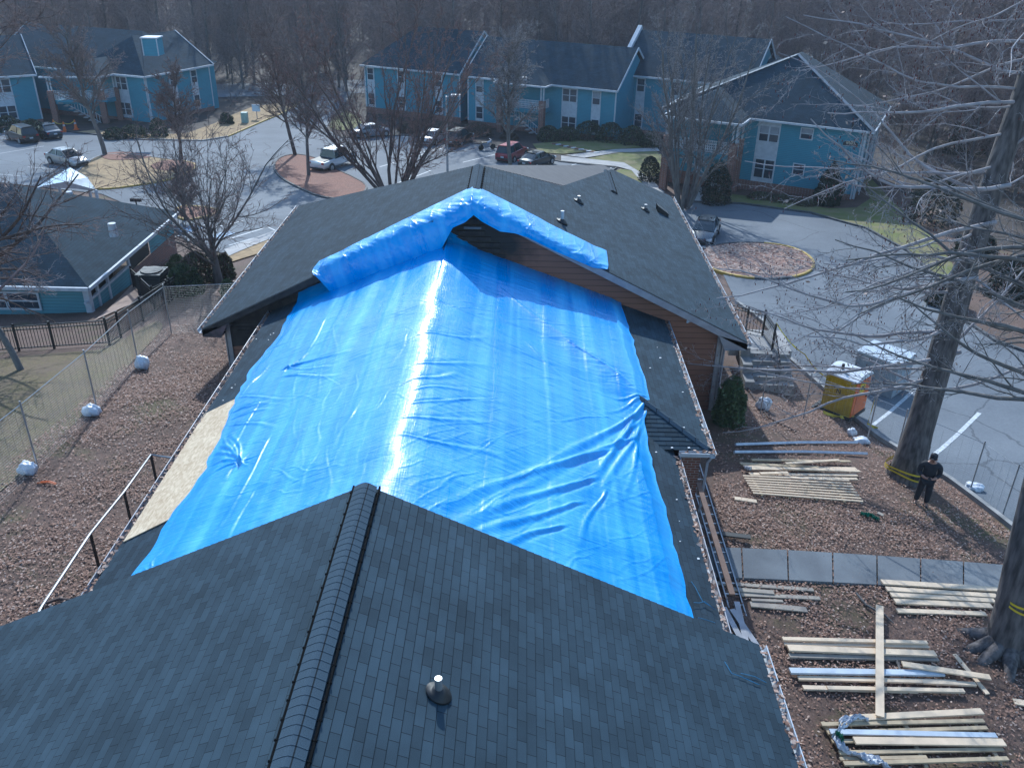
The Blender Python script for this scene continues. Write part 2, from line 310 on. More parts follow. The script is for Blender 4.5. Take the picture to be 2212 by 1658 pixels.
def osb_mat():
    m, n, b, N, L = new_mat('osb_board'); b.inputs['Roughness'].default_value = .8
    tc = N('ShaderNodeTexCoord'); mp = N('ShaderNodeMapping'); mp.inputs['Scale'].default_value = (1, .45, 1); L(tc.outputs['Object'], mp.inputs[0])
    vo = N('ShaderNodeTexVoronoi'); vo.inputs['Scale'].default_value = 22; L(mp.outputs[0], vo.inputs['Vector'])
    no = N('ShaderNodeTexNoise'); no.inputs['Scale'].default_value = 2; no.inputs['Detail'].default_value = 6; L(tc.outputs['Object'], no.inputs['Vector'])
    sx = N('ShaderNodeSeparateColor'); L(vo.outputs['Color'], sx.inputs[0])
    r = N('ShaderNodeValToRGB'); r.color_ramp.elements[0].color = (.42, .29, .17, 1); r.color_ramp.elements[1].color = (.72, .58, .40, 1)
    q = N('ShaderNodeMath'); q.operation = 'MULTIPLY_ADD'; q.inputs[1].default_value = .6; L(sx.outputs[0], q.inputs[0]); L(no.outputs[0], q.inputs[2])
    q2 = N('ShaderNodeMath'); q2.operation = 'SUBTRACT'; q2.inputs[1].default_value = .25; L(q.outputs[0], q2.inputs[0]); L(q2.outputs[0], r.inputs[0]); L(r.outputs[0], b.inputs['Base Color'])
    return m
def mesh_wire_mat(): return mat('fence_wire', (.42, .44, .46), rough=.45, metal=.7)
Mt = dict(
 shingle=shingle_mat('asphalt_shingle', (.034, .056, .076), .5), shingle_far=shingle_mat('weathered_shingle', (.026, .048, .068), .35),
 shingle_old=shingle_mat('older_shingle', (.028, .046, .064), .5),
 brown=siding_mat('brown_siding', (.25, .125, .088), .2, char=None), turq=siding_mat('turquoise_siding', (.065, .28, .385), .15), turq2=siding_mat('pale_turquoise_siding', (.11, .30, .36), .15),
 white=mat('white_paint', (.52, .56, .61), (.42, .46, .51), .5), offwhite=mat('weathered_trim', (.34, .33, .34), (.27, .26, .27), .6, scale=4),
 brick=brick_mat('red_brick', (.20, .07, .045), (.13, .05, .035)), black=mat('black_iron', (.015, .017, .02), rough=.5), dark=mat('dark_plastic', (.02, .022, .025), rough=.6),
 glass=glass_mat('window_glass', (.035, .05, .07)), curtain=mat('window_blind', (.30, .33, .38), rough=.5), carglass=glass_mat('car_glass', (.02, .03, .035), .04),
 asphalt=asphalt_mat(), concrete=mat('concrete', (.40, .38, .36), (.29, .28, .28), .85, scale=1.4, bump=.2, detail=8), walk=mat('sidewalk_concrete', (.17, .185, .20), (.115, .125, .14), .85, scale=.9, bump=.2, detail=9),
 kerb=mat('kerb_concrete', (.34, .33, .32), (.2, .2, .2), .85, scale=2), kerbdark=mat('blackened_kerb', (.045, .05, .06), (.08, .085, .09), .8), kerbyel=mat('yellow_kerb_paint', (.50, .33, .05), (.33, .22, .06), .7, scale=5),
 line=mat('road_paint', (.62, .64, .66), (.4, .42, .45), .6, scale=6), blueline=mat('blue_road_paint', (.16, .33, .55), (.12, .2, .3), .6, scale=5),
 ground=litter_mat('leaf_litter', [(.055,.034,.027),(.12,.066,.048),(.16,.095,.070),(.085,.050,.038),(.22,.14,.108),(.062,.040,.032)], 34, moss=(.085,.080,.028), soil=(.075,.046,.033), patch=.46),
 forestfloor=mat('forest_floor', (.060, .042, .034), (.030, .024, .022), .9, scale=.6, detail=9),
 mulch=litter_mat('bark_mulch', [(.12,.048,.03),(.24,.10,.065),(.17,.07,.045),(.30,.15,.10)], 16, soil=(.12,.06,.042), patch=.6),
 islandleaf=litter_mat('island_leaves', [(.13,.06,.042),(.24,.12,.085),(.34,.21,.16),(.18,.085,.06),(.48,.36,.30)], 9, soil=(.16,.09,.07), patch=.6),
 tan=mat('dormant_lawn', (.38, .26, .135), (.26, .18, .095), .95, scale=2.2, detail=10, bump=.3), green=mat('winter_lawn', (.135, .15, .035), (.20, .17, .08), .95, scale=.8, detail=10, bump=.3),
 tarp=tarp_mat(), osb=osb_mat(), gutter=mat('gutter_metal', (.40, .40, .43), (.30, .3, .32), .4, metal=.2),
 leaf1=mat('fallen_leaf', (.36, .205, .14), (.13, .066, .046), .8, scale=9), leaf2=mat('pale_fallen_leaf', (.50, .38, .31), (.34, .22, .17), .8, scale=9),
 lumber=mat('cream_board', (.74, .57, .40), (.60, .465, .325), .6, scale=3, stretch=(1, 1, 1)), lumber2=mat('raw_lumber', (.50, .39, .25), (.38, .29, .19), .75, scale=4), lumber3=mat('weathered_board', (.36, .31, .25), (.26, .22, .19), .8, scale=4),
 bark=mat('dark_bark', (.135, .098, .085), (.07, .052, .048), .95, scale=6, bump=1, bscale=14, stretch=(1, 1, .3)), barkgrey=mat('grey_bark', (.17, .155, .145), (.095, .088, .085), .95, scale=5, bump=.8, bscale=12, stretch=(1, 1, .3)),
 barkbig=mat('furrowed_bark', (.155, .135, .13), (.05, .044, .044), .95, scale=9, bump=1, bscale=10, stretch=(1, 1, .18)),
 twig=mat('twig', (.26, .18, .165), (.16, .11, .105), .9), twigpale=mat('pale_twig', (.36, .33, .34), (.24, .215, .22), .8), twigred=mat('reddish_twig', (.28, .15, .13), (.17, .095, .09), .9),
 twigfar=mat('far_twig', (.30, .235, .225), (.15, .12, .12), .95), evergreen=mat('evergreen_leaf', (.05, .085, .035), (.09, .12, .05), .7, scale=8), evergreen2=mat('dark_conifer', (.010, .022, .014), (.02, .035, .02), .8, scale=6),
 shrubbrown=mat('dormant_shrub', (.10, .07, .055), (.07, .06, .04), .9, scale=5), plastic=mat('white_plastic_bag', (.68, .70, .74), (.5, .53, .6), .4, scale=6, bump=.4, bscale=12),
 yellow=mat('caution_tape', (.75, .58, .03), (.6, .45, .03), .45), orange=mat('orange_plastic', (.75, .16, .02), (.6, .12, .02), .45), pyellow=mat('mustard_plastic', (.55, .37, .02), (.42, .28, .02), .45, scale=2),
 ivory=mat('translucent_roof_plastic', (.72, .74, .78), (.62, .64, .68), .4), greybox=mat('grey_box_paint', (.30, .34, .38), (.22, .25, .29), .5), whitebox=mat('pale_box_lid', (.55, .6, .66), (.45, .5, .56), .45),
 wire=mesh_wire_mat(), galv=mat('galvanised_pipe', (.42, .43, .45), (.33, .34, .36), .4, metal=.6), navy=mat('dark_uniform', (.012, .014, .022), (.02, .022, .03), .8, scale=8), skin=mat('skin', (.38, .21, .15), (.33, .18, .13), .5),
 tyre=mat('tyre_rubber', (.02, .02, .021), rough=.85), rim=mat('wheel_rim', (.45, .46, .48), rough=.3, metal=.8), lamp=mat('headlamp', (.7, .72, .75), rough=.15), tail=mat('tail_lamp', (.35, .01, .01), rough=.25),
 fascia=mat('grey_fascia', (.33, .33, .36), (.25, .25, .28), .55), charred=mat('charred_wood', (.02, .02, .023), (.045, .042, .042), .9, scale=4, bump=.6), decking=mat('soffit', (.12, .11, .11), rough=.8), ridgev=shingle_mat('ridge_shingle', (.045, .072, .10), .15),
 metalroof=mat('glossy_metal_roof', (.62, .66, .72), (.5, .54, .6), .16, metal=.5), stone=mat('grey_stone', (.3, .29, .28), (.2, .2, .2), .9), green_p=mat('green_plastic', (.02, .2, .11), rough=.5), cord=mat('blue_cord', (.03, .2, .38), rough=.5))
def paint(name, c, metal=.4, rough=.3): return mat('car_paint_'+name, c, c, rough, metal=metal, coat=.8)
# ------------------------------------------------------------------ ground sheets
from mathutils.geometry import tessellate_polygon
def axis(a, b, st, far):
    c = list(np.arange(a, b+st, st)); g = st; lo = a; hi = b
    while hi < far: g *= 1.35; hi += g; lo -= g; c = [lo]+c+[hi]
    return np.array(c)
gx = axis(-62, 62, .8, 700); gy = axis(-6, 128, .8, 1100)
XX, YY = np.meshgrid(gx, gy); P = np.stack([XX.ravel(), YY.ravel()], 1)
Z = np.concatenate([Gv(P[i:i+4000]) for i in range(0, len(P), 4000)])
nx, ny = len(gx), len(gy); idx = np.arange(nx*ny).reshape(ny, nx)
Q = np.stack([idx[:-1,:-1].ravel(), idx[:-1,1:].ravel(), idx[1:,1:].ravel(), idx[1:,:-1].ravel()], 1)
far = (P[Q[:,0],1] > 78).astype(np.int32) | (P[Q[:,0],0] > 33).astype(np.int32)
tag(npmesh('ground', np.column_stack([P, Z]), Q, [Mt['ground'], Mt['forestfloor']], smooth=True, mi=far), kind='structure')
def px2xy(poly): return [(p[0], p[1]) for p in (surf(u, v, G) for u, v in poly)]
def smooth_closed(pts, k=2):
    for _ in range(k):
        pts = [q for i in range(len(pts)) for q in ((pts[i][0]*.75+pts[(i+1)%len(pts)][0]*.25, pts[i][1]*.75+pts[(i+1)%len(pts)][1]*.25), (pts[i][0]*.25+pts[(i+1)%len(pts)][0]*.75, pts[i][1]*.25+pts[(i+1)%len(pts)][1]*.75))]
    return pts
def sheet(name, xy, off, m, step=1.0, kind='structure'):
    tris = tessellate_polygon([[Vector((x, y, 0)) for x, y in xy]])
    bm = bmesh.new(); vs = [bm.verts.new((x, y, 0)) for x, y in xy]
    for t in tris:
        try: bm.faces.new([vs[i] for i in t])
        except ValueError: pass
    xs = [x for x, y in xy]; ys = [y for x, y in xy]
    for ax, lo, hi in ((0, min(xs), max(xs)), (1, min(ys), max(ys))):
        c = math.floor(lo/step)*step+step
        while c < hi:
            co = (c, 0, 0) if ax == 0 else (0, c, 0); no = (1, 0, 0) if ax == 0 else (0, 1, 0)
            bmesh.ops.bisect_plane(bm, geom=bm.verts[:]+bm.edges[:]+bm.faces[:], plane_co=co, plane_no=no, dist=1e-5); c += step
    bm.verts.ensure_lookup_table()
    zz = Gv(np.array([(v.co.x, v.co.y) for v in bm.verts]))
    for v, z in zip(bm.verts, zz): v.co.z = z+off
    bmesh.ops.recalc_face_normals(bm, faces=bm.faces[:])
    if bm.faces[:] and sum(f.normal.z for f in bm.faces) < 0: bmesh.ops.reverse_faces(bm, faces=bm.faces[:])
    me = bpy.data.meshes.new(name); bm.to_mesh(me); bm.free(); me.materials.append(m)
    for p in me.polygons: p.use_smooth = True
    o = bpy.data.objects.new(name, me); col.objects.link(o)
    return tag(o, kind=kind)
def resample(pts, st, closed=False):
    if closed: pts = pts+[pts[0]]
    out = [pts[0]]
    for a, b in zip(pts[:-1], pts[1:]):
        d = math.hypot(b[0]-a[0], b[1]-a[1]); n = max(1, int(d/st))
        out += [(a[0]+(b[0]-a[0])*i/n, a[1]+(b[1]-a[1])*i/n) for i in range(1, n+1)]
    return out
def kerb(xy, m, closed=False, h=.15, wd=.16, st=.7, base=.03, name='kerb', mi=None):
    p = resample(xy, st, closed); rings = []
    zz = Gv(np.array(p))
    for i, (x, y) in enumerate(p):
        a = p[max(i-1, 0)]; b = p[min(i+1, len(p)-1)]
        if closed and i in (0, len(p)-1): a = p[-2]; b = p[1]
        dx, dy = b[0]-a[0], b[1]-a[1]; l = math.hypot(dx, dy) or 1; n = (-dy/l*wd/2, dx/l*wd/2); z = zz[i]
        rings.append([(x-n[0], y-n[1], z-.1), (x+n[0], y+n[1], z-.1), (x+n[0], y+n[1], z+base+h), (x-n[0], y-n[1], z+base+h)])
    mb = MB(); mb.loft(rings); ms = m if isinstance(m, (list, tuple)) else [m]
    if mi: mb.mi = [mi(i//4, len(rings)-1) for i in range(len(mb.mi))]
    return tag(mb.build(name, ms), kind='structure')
ROAD = [(-150,270),(0,272),(153,287),(301,303),(438,306),(492,297),(605,249),(650,222),(680,206),(760,200),(745,225),(715,255),(705,280),(740,299),(874,294),(1038,313),(1212,351),(1332,364),(1295,386),(1275,400),(1330,432),(1470,437),(1600,442),(1750,462),(1870,495),(1960,545),(2030,610),(2075,690),(2150,740),(2320,800),(2340,1240),(2212,1165),(2050,1040),(1900,950),(1790,852),(1700,775),(1650,700),(1590,655),(1560,590),(1300,470),(1000,455),(800,460),(600,505),(480,548),(405,522),(345,470),(220,420),(0,395),(-150,400)]
sheet('road', px2xy(ROAD), .05, Mt['asphalt'], 1.5)
sheet('street', px2xy([(200,188),(480,182),(660,178),(850,170),(1000,165),(1000,188),(850,200),(660,206),(480,211),(200,216)]), .06, Mt['asphalt'], 3)
sheet('street', px2xy([(1560,128),(1780,112),(2060,92),(2330,80),(2330,110),(2060,128),(1790,147),(1560,160)]), .06, Mt['asphalt'], 3)
K = px2xy
kerb(K([(-150,270),(0,272),(153,287),(301,303)]), Mt['kerbdark']); kerb(K([(301,303),(438,306),(492,297)]), Mt['kerb']); kerb(K([(492,297),(605,249),(650,222)]), Mt['kerbyel'])
kerb(K([(740,299),(874,294),(1038,313),(1212,351),(1332,364),(1295,386)]), Mt['kerbdark'], h=.12)
kerb(K([(1470,437),(1600,442),(1750,462),(1870,495),(1960,545),(2030,610),(2075,690),(2150,740),(2320,800)]), Mt['kerbdark'])
kerb(K([(2340,1240),(2212,1165),(2050,1040),(1900,950),(1790,852),(1700,775),(1650,700),(1590,655)]), Mt['kerb'])
def island(px, m, km, sm=2, mi=None, lift=.13, st=1.0):
    xy = smooth_closed(K(px), sm); kerb(xy, km, True, mi=mi); sheet('island', xy, lift, m, st)
island([(1490,560),(1530,533),(1600,526),(1680,530),(1735,546),(1762,572),(1745,594),(1690,606),(1620,605),(1550,592)], Mt['islandleaf'], [Mt['kerbdark'], Mt['kerbyel']], mi=lambda i, n: 1 if .22 < i/n < .95 and not (.60 < i/n < .75) else 0)
island([(590,365),(600,343),(640,334),(690,345),(720,366),(760,383),(800,405),(770,432),(700,432),(645,408),(605,386)], Mt['mulch'], [Mt['kerbdark']])
island([(138,396),(165,375),(200,344),(235,335),(300,337),(350,345),(405,351),(428,360),(408,376),(370,391),(300,403),(225,412),(170,410)], Mt['tan'], [Mt['kerb'], Mt['kerbyel']], mi=lambda i, n: 1 if i/n > .45 else 0)
sheet('island', smooth_closed(K([(212,338),(250,330),(310,335),(335,342),(290,348),(235,350)])), .165, Mt['mulch'])
sheet('island', smooth_closed(K([(318,362),(360,347),(420,352),(428,362),(395,372),(345,372)])), .165, Mt['mulch'])
island([(378,468),(385,449),(420,448),(468,455),(476,463),(440,473),(400,480)], Mt['mulch'], [Mt['kerbyel']])
# lawns and paths
sheet('lawn', K([(153,287),(301,303),(438,306),(492,297),(605,249),(640,232),(600,224),(545,232),(500,250),(463,268),(400,290),(300,292),(200,282)]), .07, Mt['tan'], 1.5)
sheet('lawn', K([(717,258),(748,240),(770,250),(790,275),(735,284),(712,276)]), .07, Mt['green'], 1.5)
sheet('lawn', K([(1150,312),(1250,303),(1420,308),(1428,318),(1330,323),(1215,334),(1165,330)]), .07, Mt['green'], 1.5)
sheet('lawn', K([(1262,345),(1335,331),(1420,328),(1440,345),(1420,380),(1400,383),(1348,352)]), .07, Mt['green'], 1.5)
sheet('lawn', K([(1340,366),(1365,370),(1395,405),(1415,422),(1330,428),(1280,400),(1300,388)]), .07, Mt['green'], 1.5)
sheet('lawn', K([(1530,436),(1600,439),(1750,459),(1872,492),(1965,542),(2035,607),(2075,600),(2040,545),(1990,490),(1930,440),(1880,385),(1860,392),(1880,430),(1850,450),(1790,452),(1700,437),(1600,423),(1530,415)]), .07, Mt['green'], 1.5)
sheet('lawn', K([(583,512),(597,528),(565,548),(500,568),(490,552)]), .07, Mt['tan'], 1)
def path(px, m='concrete', off=.1, st=.8): return sheet('path', K(px), off, Mt[m], st)
path([(1212,338),(1262,344),(1348,353),(1402,385),(1436,418),(1412,424),(1394,404),(1364,370),(1330,361),(1212,349)])
path([(1222,337),(1330,324),(1420,321),(1425,328),(1335,331),(1262,343)], off=.095)
path([(1488,439),(1500,408),(1532,405),(1527,441)])
path([(485,542),(596,500),(610,508),(583,519),(495,556)])
sheet('lawn', smooth_closed(K([(-160,800),(60,768),(150,762),(240,755),(300,712),(345,690),(355,712),(290,780),(200,880),(75,1000),(-30,1090),(-160,1180)])), .03, litter_mat('patchy_grass', [(.13,.095,.035),(.10,.085,.03),(.17,.12,.06),(.075,.05,.03),(.12,.10,.035)], 16, soil=(.13,.09,.06), patch=.5), .8)
# pavement near the entrance: separate slabs, joints open between them
def slabs():
    top = [(1500,1186),(2260,1232)]; bot = [(1505,1250),(2260,1290)]; n = 8
    xt = [1532-62, 1532+68, 1532+165, 1840-20-0, 1900+22, 2010+30, 2120+30, 2240+20]
    a0, a1 = K(top); b0, b1 = K(bot)
    for i in range(n):
        t0, t1 = i/n+.0022, (i+1)/n-.0022
        L_ = lambda p, q, t: (p[0]+(q[0]-p[0])*t, p[1]+(q[1]-p[1])*t)
        q = [L_(a0,a1,t0), L_(a0,a1,t1), L_(b0,b1,t1), L_(b0,b1,t0)]
        cx_ = sum(p[0] for p in q)/4; cy_ = sum(p[1] for p in q)/4; mb = MB(); z = Gv(np.array(q))
        T = [(p[0], p[1], zz+.085) for p, zz in zip(q, z)]; B = [(p[0], p[1], zz-.05) for p, zz in zip(q, z)]
        mb.face(T[::-1] if False else T[::-1])
        for k in range(4): mb.face([T[k], T[(k+1)%4], B[(k+1)%4], B[k]])
        yield mb
allm = MB()
for mb in slabs():
    b = len(allm.v); allm.v += mb.v; allm.f += [tuple(b+i for i in f) for f in mb.f]; allm.mi += mb.mi; allm.uv += mb.uv
tag(allm.build('pavement', Mt['walk']), kind='structure')
# painted lines
def stripe(a, b, wd, m='line', off=.062):
    p, q = K([a, b]); d = Vector((q[0]-p[0], q[1]-p[1])).normalized(); n = (-d.y*wd/2, d.x*wd/2)
    sheet('road_marking', [(p[0]-n[0], p[1]-n[1]), (q[0]-n[0], q[1]-n[1]), (q[0]+n[0], q[1]+n[1]), (p[0]+n[0], p[1]+n[1])], off, Mt[m], 1.5)
for a, b, wd in [((1163,377),(1250,354),.11),((1250,393),(1322,363),.11),((1000,352),(1100,327),.11),((905,332),(1000,309),.11),((820,362),(960,320),.11),((700,367),(790,345),.11),((850,400),(930,370),.11),
  ((0,333),(95,317),.11),((0,378),(60,383),.11),((60,362),(160,370),.11),((-30,320),(80,311),.11),((378,513),(525,479),.12),((490,520),(578,492),.12),((578,492),(596,500),.1),((495,532),(560,513),.1),((510,540),(580,505),.1),((400,500),(500,470),.1),
  ((1878,925),(1977,842),.14),((2016,985),(2115,894),.16)]: stripe(a, b, wd)
for c in [((385,498),(425,486),(440,494),(400,507)), ((455,512),(490,500),(510,506),(472,521))]: sheet('road_marking', K(c), .066, Mt['blueline'], 1)
# ------------------------------------------------------------------ roof helper
def clip(poly, ax, val, keep_ge):
    out = []
    for i in range(len(poly)):
        a, b = poly[i], poly[(i+1) % len(poly)]
        ia = (a[ax] >= val-1e-9) if keep_ge else (a[ax] <= val+1e-9); ib = (b[ax] >= val-1e-9) if keep_ge else (b[ax] <= val+1e-9)
        if ia: out.append(a)
        if ia != ib:
            t = (val-a[ax])/(b[ax]-a[ax]); out.append(tuple(a[k]+(b[k]-a[k])*t for k in range(2)))
    return out
def roof_face(mb, pts, courses=True, expo=.1435, lift=.009, u0_=0., mi=0):
    """pts: planar convex polygon seen from above, counter-clockwise; the first two points are on the eave"""
    pts = [Vector(p) for p in pts]; e = (pts[1]-pts[0]).normalized(); n = (pts[1]-pts[0]).cross(pts[2]-pts[0]).normalized()
    if n.z < 0: n = -n
    up = n.cross(e).normalized()
    if up.z < 0: up = -up
    o = pts[0]; loc = [((p-o).dot(e), (p-o).dot(up)) for p in pts]
    W = lambda s, t, h=0: o+e*s+up*t+n*h
    if not courses:
        mb.face([W(*q) for q in loc], [(s+u0_, t) for s, t in loc], mi); return
    T = max(t for s, t in loc); k = 0
    while k*expo < T-1e-4:
        a, b = k*expo, (k+1)*expo
        band = clip(clip(loc, 1, a, True), 1, b, False)
        if len(band) >= 3:
            P = [W(s, t, lift*(1-(t-a)/expo)+.001) for s, t in band]
            mb.face(P, [(s+u0_, t) for s, t in band], mi)
            low = [q for q in band if abs(q[1]-a) < 1e-6]
            if len(low) >= 2:
                lo, hi = min(low), max(low); mb.face([W(lo[0], a, -.002), W(hi[0], a, -.002), W(hi[0], a, lift+.001), W(lo[0], a, lift+.001)], [(0.01, a+.003)]*4, mi)
        k += 1
def deck(mb, pts, th=.16, mi=0):
    """solid deck under a roof face"""
    top = [Vector(p)-Vector((0,0,.012)) for p in pts]; bot = [p-Vector((0,0,th)) for p in top]; n = len(top)
    mb.face(bot[::-1], mi=mi); mb.face(top, mi=mi)
    for k in range(n): mb.face([top[k], bot[k], bot[(k+1)%n], top[(k+1)%n]], mi=mi)
# ------------------------------------------------------------------ the main building
LABEL_B = 'long brown-sided building with dark shingle roofs in the middle, half under blue tarpaulins'
bld = empty('building', (0, 26.8, G(0, 26.8)), LABEL_B, 'building')
SS = 1.45
UX, UZ, US = -1.4655, -7.6834, .4985; URW, ULW = 9.062, 8.903; UY0, UYC, UYR = 26.287, 40.38, 30.914
ez = lambda wdt: UZ-US*wdt
A0 = (UX-ULW, UY0, ez(ULW)); A1 = (UX-ULW, UYC, ez(ULW)); B0 = (UX+URW, UY0, ez(URW)); B1 = (UX+URW, 43.47, ez(URW)); R0 = (UX, UY0, UZ); R1 = (UX, UYR, UZ)
shM = [Mt['shingle_old'], Mt['shingle']]
mb = MB(); roof_face(mb, [A1, A0, R0, R1], mi=0); hipR = (UX+URW, UYC, ez(URW))
roof_face(mb, [B0, B1, (UX+URW-.9, 39.9, ez(URW-.9)+0), R1, R0][:2]+[(UX+URW-3.2*1.0-0.0, 42.3, ez(URW-3.2)), (UX+3.1, UYR+3.1, ez(3.1)), R1, R0], mi=1)
roof_face(mb, [hipR, A1, R1], mi=0)
# the back extension with its own short ridge
g = atx(1310, 387, UX+URW-3.6); GX = UX+URW-3.6; GZ = ez(URW-3.6)
q = aty(1310, 387, 41.2); GY = 41.2
roof_face(mb, [(GX-3.4, GY, GZ-US*3.4), (GX-3.4, 33.0, GZ-US*3.4), (GX, 33.0, GZ), (GX, GY, GZ)], mi=1)
mb.build('roof', shM, bld, uv=True)
mb = MB()
deck(mb, [A1, A0, R0, R1]); deck(mb, [B0, B1, (GX, 42.3, GZ), R1, R0]); deck(mb, [hipR, A1, R1]); mb.build('roof_deck', Mt['decking'], bld)
# middle roof (under the tarpaulin): M1 narrow near part, M2 wide part against the tall gable
MX, MZ = -2.2817, -9.1156; S1, S2, SF = .43, .36, .36; MXL, MXR, MXW = -8.13, 4.02, 4.90; M2Y = 18.75
def roofM(x, y):
    if x < MX: return MZ-S1*(MX-x)
    z1 = MZ-S1*(x-MX); z2 = MZ-S2*(x-MX); zf = MZ-S2*(MXW-MX)+SF*(y-M2Y)
    return max(z1, min(z2, zf))
mb = MB(); ML = MZ-S1*(MX-MXL); MR = MZ-S1*(MXR-MX); MW = MZ-S2*(MXW-MX); WALLY = UY0+.55
roof_face(mb, [(MXL, WALLY, ML), (MXL, 11.0, ML), (MX, 11.0, MZ), (MX, WALLY, MZ)])
roof_face(mb, [(MXR, 11.0, MR), (MXR, 19.6, MR), (MX, 19.6, MZ), (MX, 11.0, MZ)], mi=0)
hk = (MXW-MX)*S2/SF
roof_face(mb, [(MXW, M2Y, MW), (MXW, WALLY, MW), (MX, WALLY, MZ), (MX, M2Y+hk, MZ)], mi=1)
roof_face(mb, [(MXR-2.2, M2Y, MW), (MXW, M2Y, MW), (MX, M2Y+hk, MZ)], mi=1)
mb.build('roof', shM, bld, uv=True)
mb = MB(); deck(mb, [(MXL, WALLY, ML), (MXL, 11.0, ML), (MX, 11.0, MZ), (MX, WALLY, MZ)]); deck(mb, [(MXR, 11.0, MR), (MXR, 19.6, MR), (MX, 19.6, MZ), (MX, 11.0, MZ)])
deck(mb, [(MXW, M2Y, MW), (MXW, WALLY, MW), (MX, WALLY, MZ), (MX, M2Y+hk, MZ)], .2); mb.build('roof_deck', Mt['decking'], bld)
# hip cap shingles on M2
mb = MB(); a = Vector((MXW-.05, M2Y+.05, MW+.03)); b = Vector((MX, M2Y+hk, MZ+.03)); n = 24
for i in range(n):
    p = a.lerp(b, i/n); q = a.lerp(b, (i+1.15)/n); s_ = Vector((.13, 0, -.13*S2)); s2_ = Vector((0, -.13, -.13*SF))
    mb.face([p+s_+Vector((0,0,.022)), q+s_+Vector((0,0,.008)), q+Vector((0,0,.03)), p+Vector((0,0,.045))], [(0,0),(.14,0),(.14,.1),(0,.1)]); mb.face([p+Vector((0,0,.045)), q+Vector((0,0,.03)), q+s2_+Vector((0,0,.008)), p+s2_+Vector((0,0,.022))], [(0,0),(.14,0),(.14,.1),(0,.1)])
    mb.face([p+s_, p+s_+Vector((0,0,.022)), p+Vector((0,0,.045)), p+s2_+Vector((0,0,.022)), p+s2_], None)
mb.build('hip_cap', Mt['ridgev'], bld, uv=True)
# near roof, seen from right above
FX, FZ, FS, FW, FY = -2.424, -8.271, .4777, 6.938, 11.97
FE = FZ-FS*FW; FYN = -4.0
mb = MB(); roof_face(mb, [(FX-FW-1.5, FY, FE-FS*1.5), (FX-FW-1.5, FYN, FE-FS*1.5), (FX, FYN, FZ), (FX, FY, FZ)], mi=1); roof_face(mb, [(FX+FW, FYN, FE), (FX+FW, FY, FE), (FX, FY, FZ), (FX, FYN, FZ)], mi=1)
mb.build('roof', shM, bld, uv=True)
mb = MB(); deck(mb, [(FX-FW-1.5, FY, FE-FS*1.5), (FX-FW-1.5, FYN, FE-FS*1.5), (FX, FYN, FZ), (FX, FY, FZ)], .2); deck(mb, [(FX+FW, FYN, FE), (FX+FW, FY, FE), (FX, FY, FZ), (FX, FYN, FZ)], .2); mb.build('roof_deck', Mt['decking'], bld)
# ridge vents
def ridge_vent(x, z, s, y0, y1, hw=.185):
    mb = MB(); n = int((y1-y0)/.1435); rnd = random.Random(5)
    base = MB()
    for sd in (-1, 1): base.beam((x+sd*(hw+.03), y0, z-s*(hw+.03)+.03), (x+sd*(hw+.03), y1, z-s*(hw+.03)+.03), .03, .05)
    for i in range(n):
        a = y0+i*.1435; b = a+.155; lf = .006; ring = []
        for yy, dz in ((a, lf), (b, 0)):
            ring.append([(x+k*hw/3*1.0, yy, z+.075-s*abs(k*hw/3)*(.85 if abs(k) > 1 else .6)+dz-(.012 if abs(k) == 3 else 0)) for k in range(-3, 4)])
        u = rnd.random()*3
        for k in range(6): mb.face([ring[0][k], ring[0][k+1], ring[1][k+1], ring[1][k]], [(.05+k*.03, .02), (.08+k*.03, .02), (.08+k*.03, .12), (.05+k*.03, .12)])
        lo = [(p[0], p[1], p[2]-.014) for p in ring[0]]
        for k in range(6): mb.face([lo[k], lo[k+1], ring[0][k+1], ring[0][k]], [(0, 0)]*4)
        if i % 2 == 0:
            for sd in (-1, 1): base.box((x+sd*(hw+.03), a+.03, z-s*(hw+.03)+.045), (.06, .02, .03))
    o = mb.build('ridge_vent', Mt['ridgev'], bld, uv=True)
    base.build('vent_baffle', mat('matt_black_vent', (.008,.009,.01), rough=1, spec=.05), o)
ridge_vent(FX, FZ, FS, FYN, FY+.05); ridge_vent(UX, UZ, US, UY0+.9, UYR); ridge_vent(GX, GZ, US, 37.6, GY)
# plumbing vents
def pipe_vent(pos, s, name='vent_pipe', m='white', h=.32, r=.055, scale=1.):
    mb = MB(); x, y, z = pos; mb.tube([(x, y, z-.05), (x, y, z+h*scale)], r*scale, 14)
    o = mb.build(name, Mt[m], bld)
    fl = MB(); rg = []
    for rr, hh in ((.17, .02), (.165, .05), (.10, .075), (.075, .12)): rg.append([(x+rr*scale*math.cos(a), y+rr*scale*math.sin(a), z+hh*scale-s*rr*scale*math.cos(a)*(1 if hh < .06 else .3)) for a in [i*math.pi/9 for i in range(18)]])
    fl.loft(rg); fl.build('flashing', Mt['black'], o, smooth=True)
def onroof(u, v, x0, z0, s, side=1): return plane(u, v, np.array([x0, 0, z0]), np.array([s*side, 0, 1]))
pipe_vent(onroof(948, 1500, FX, FZ, FS), FS, m='galv', h=.30, r=.05)
for (u, v), m, hh in (((1214, 481), 'white', .36), ((1250, 437), 'galv', .22), ((1394, 455), 'galv', .24)): pipe_vent(onroof(u, v, UX, UZ, US), US, m=m, h=hh, scale=1.15)
p = onroof(1431, 461, UX, UZ, US); mb = MB(); x, y, z = p
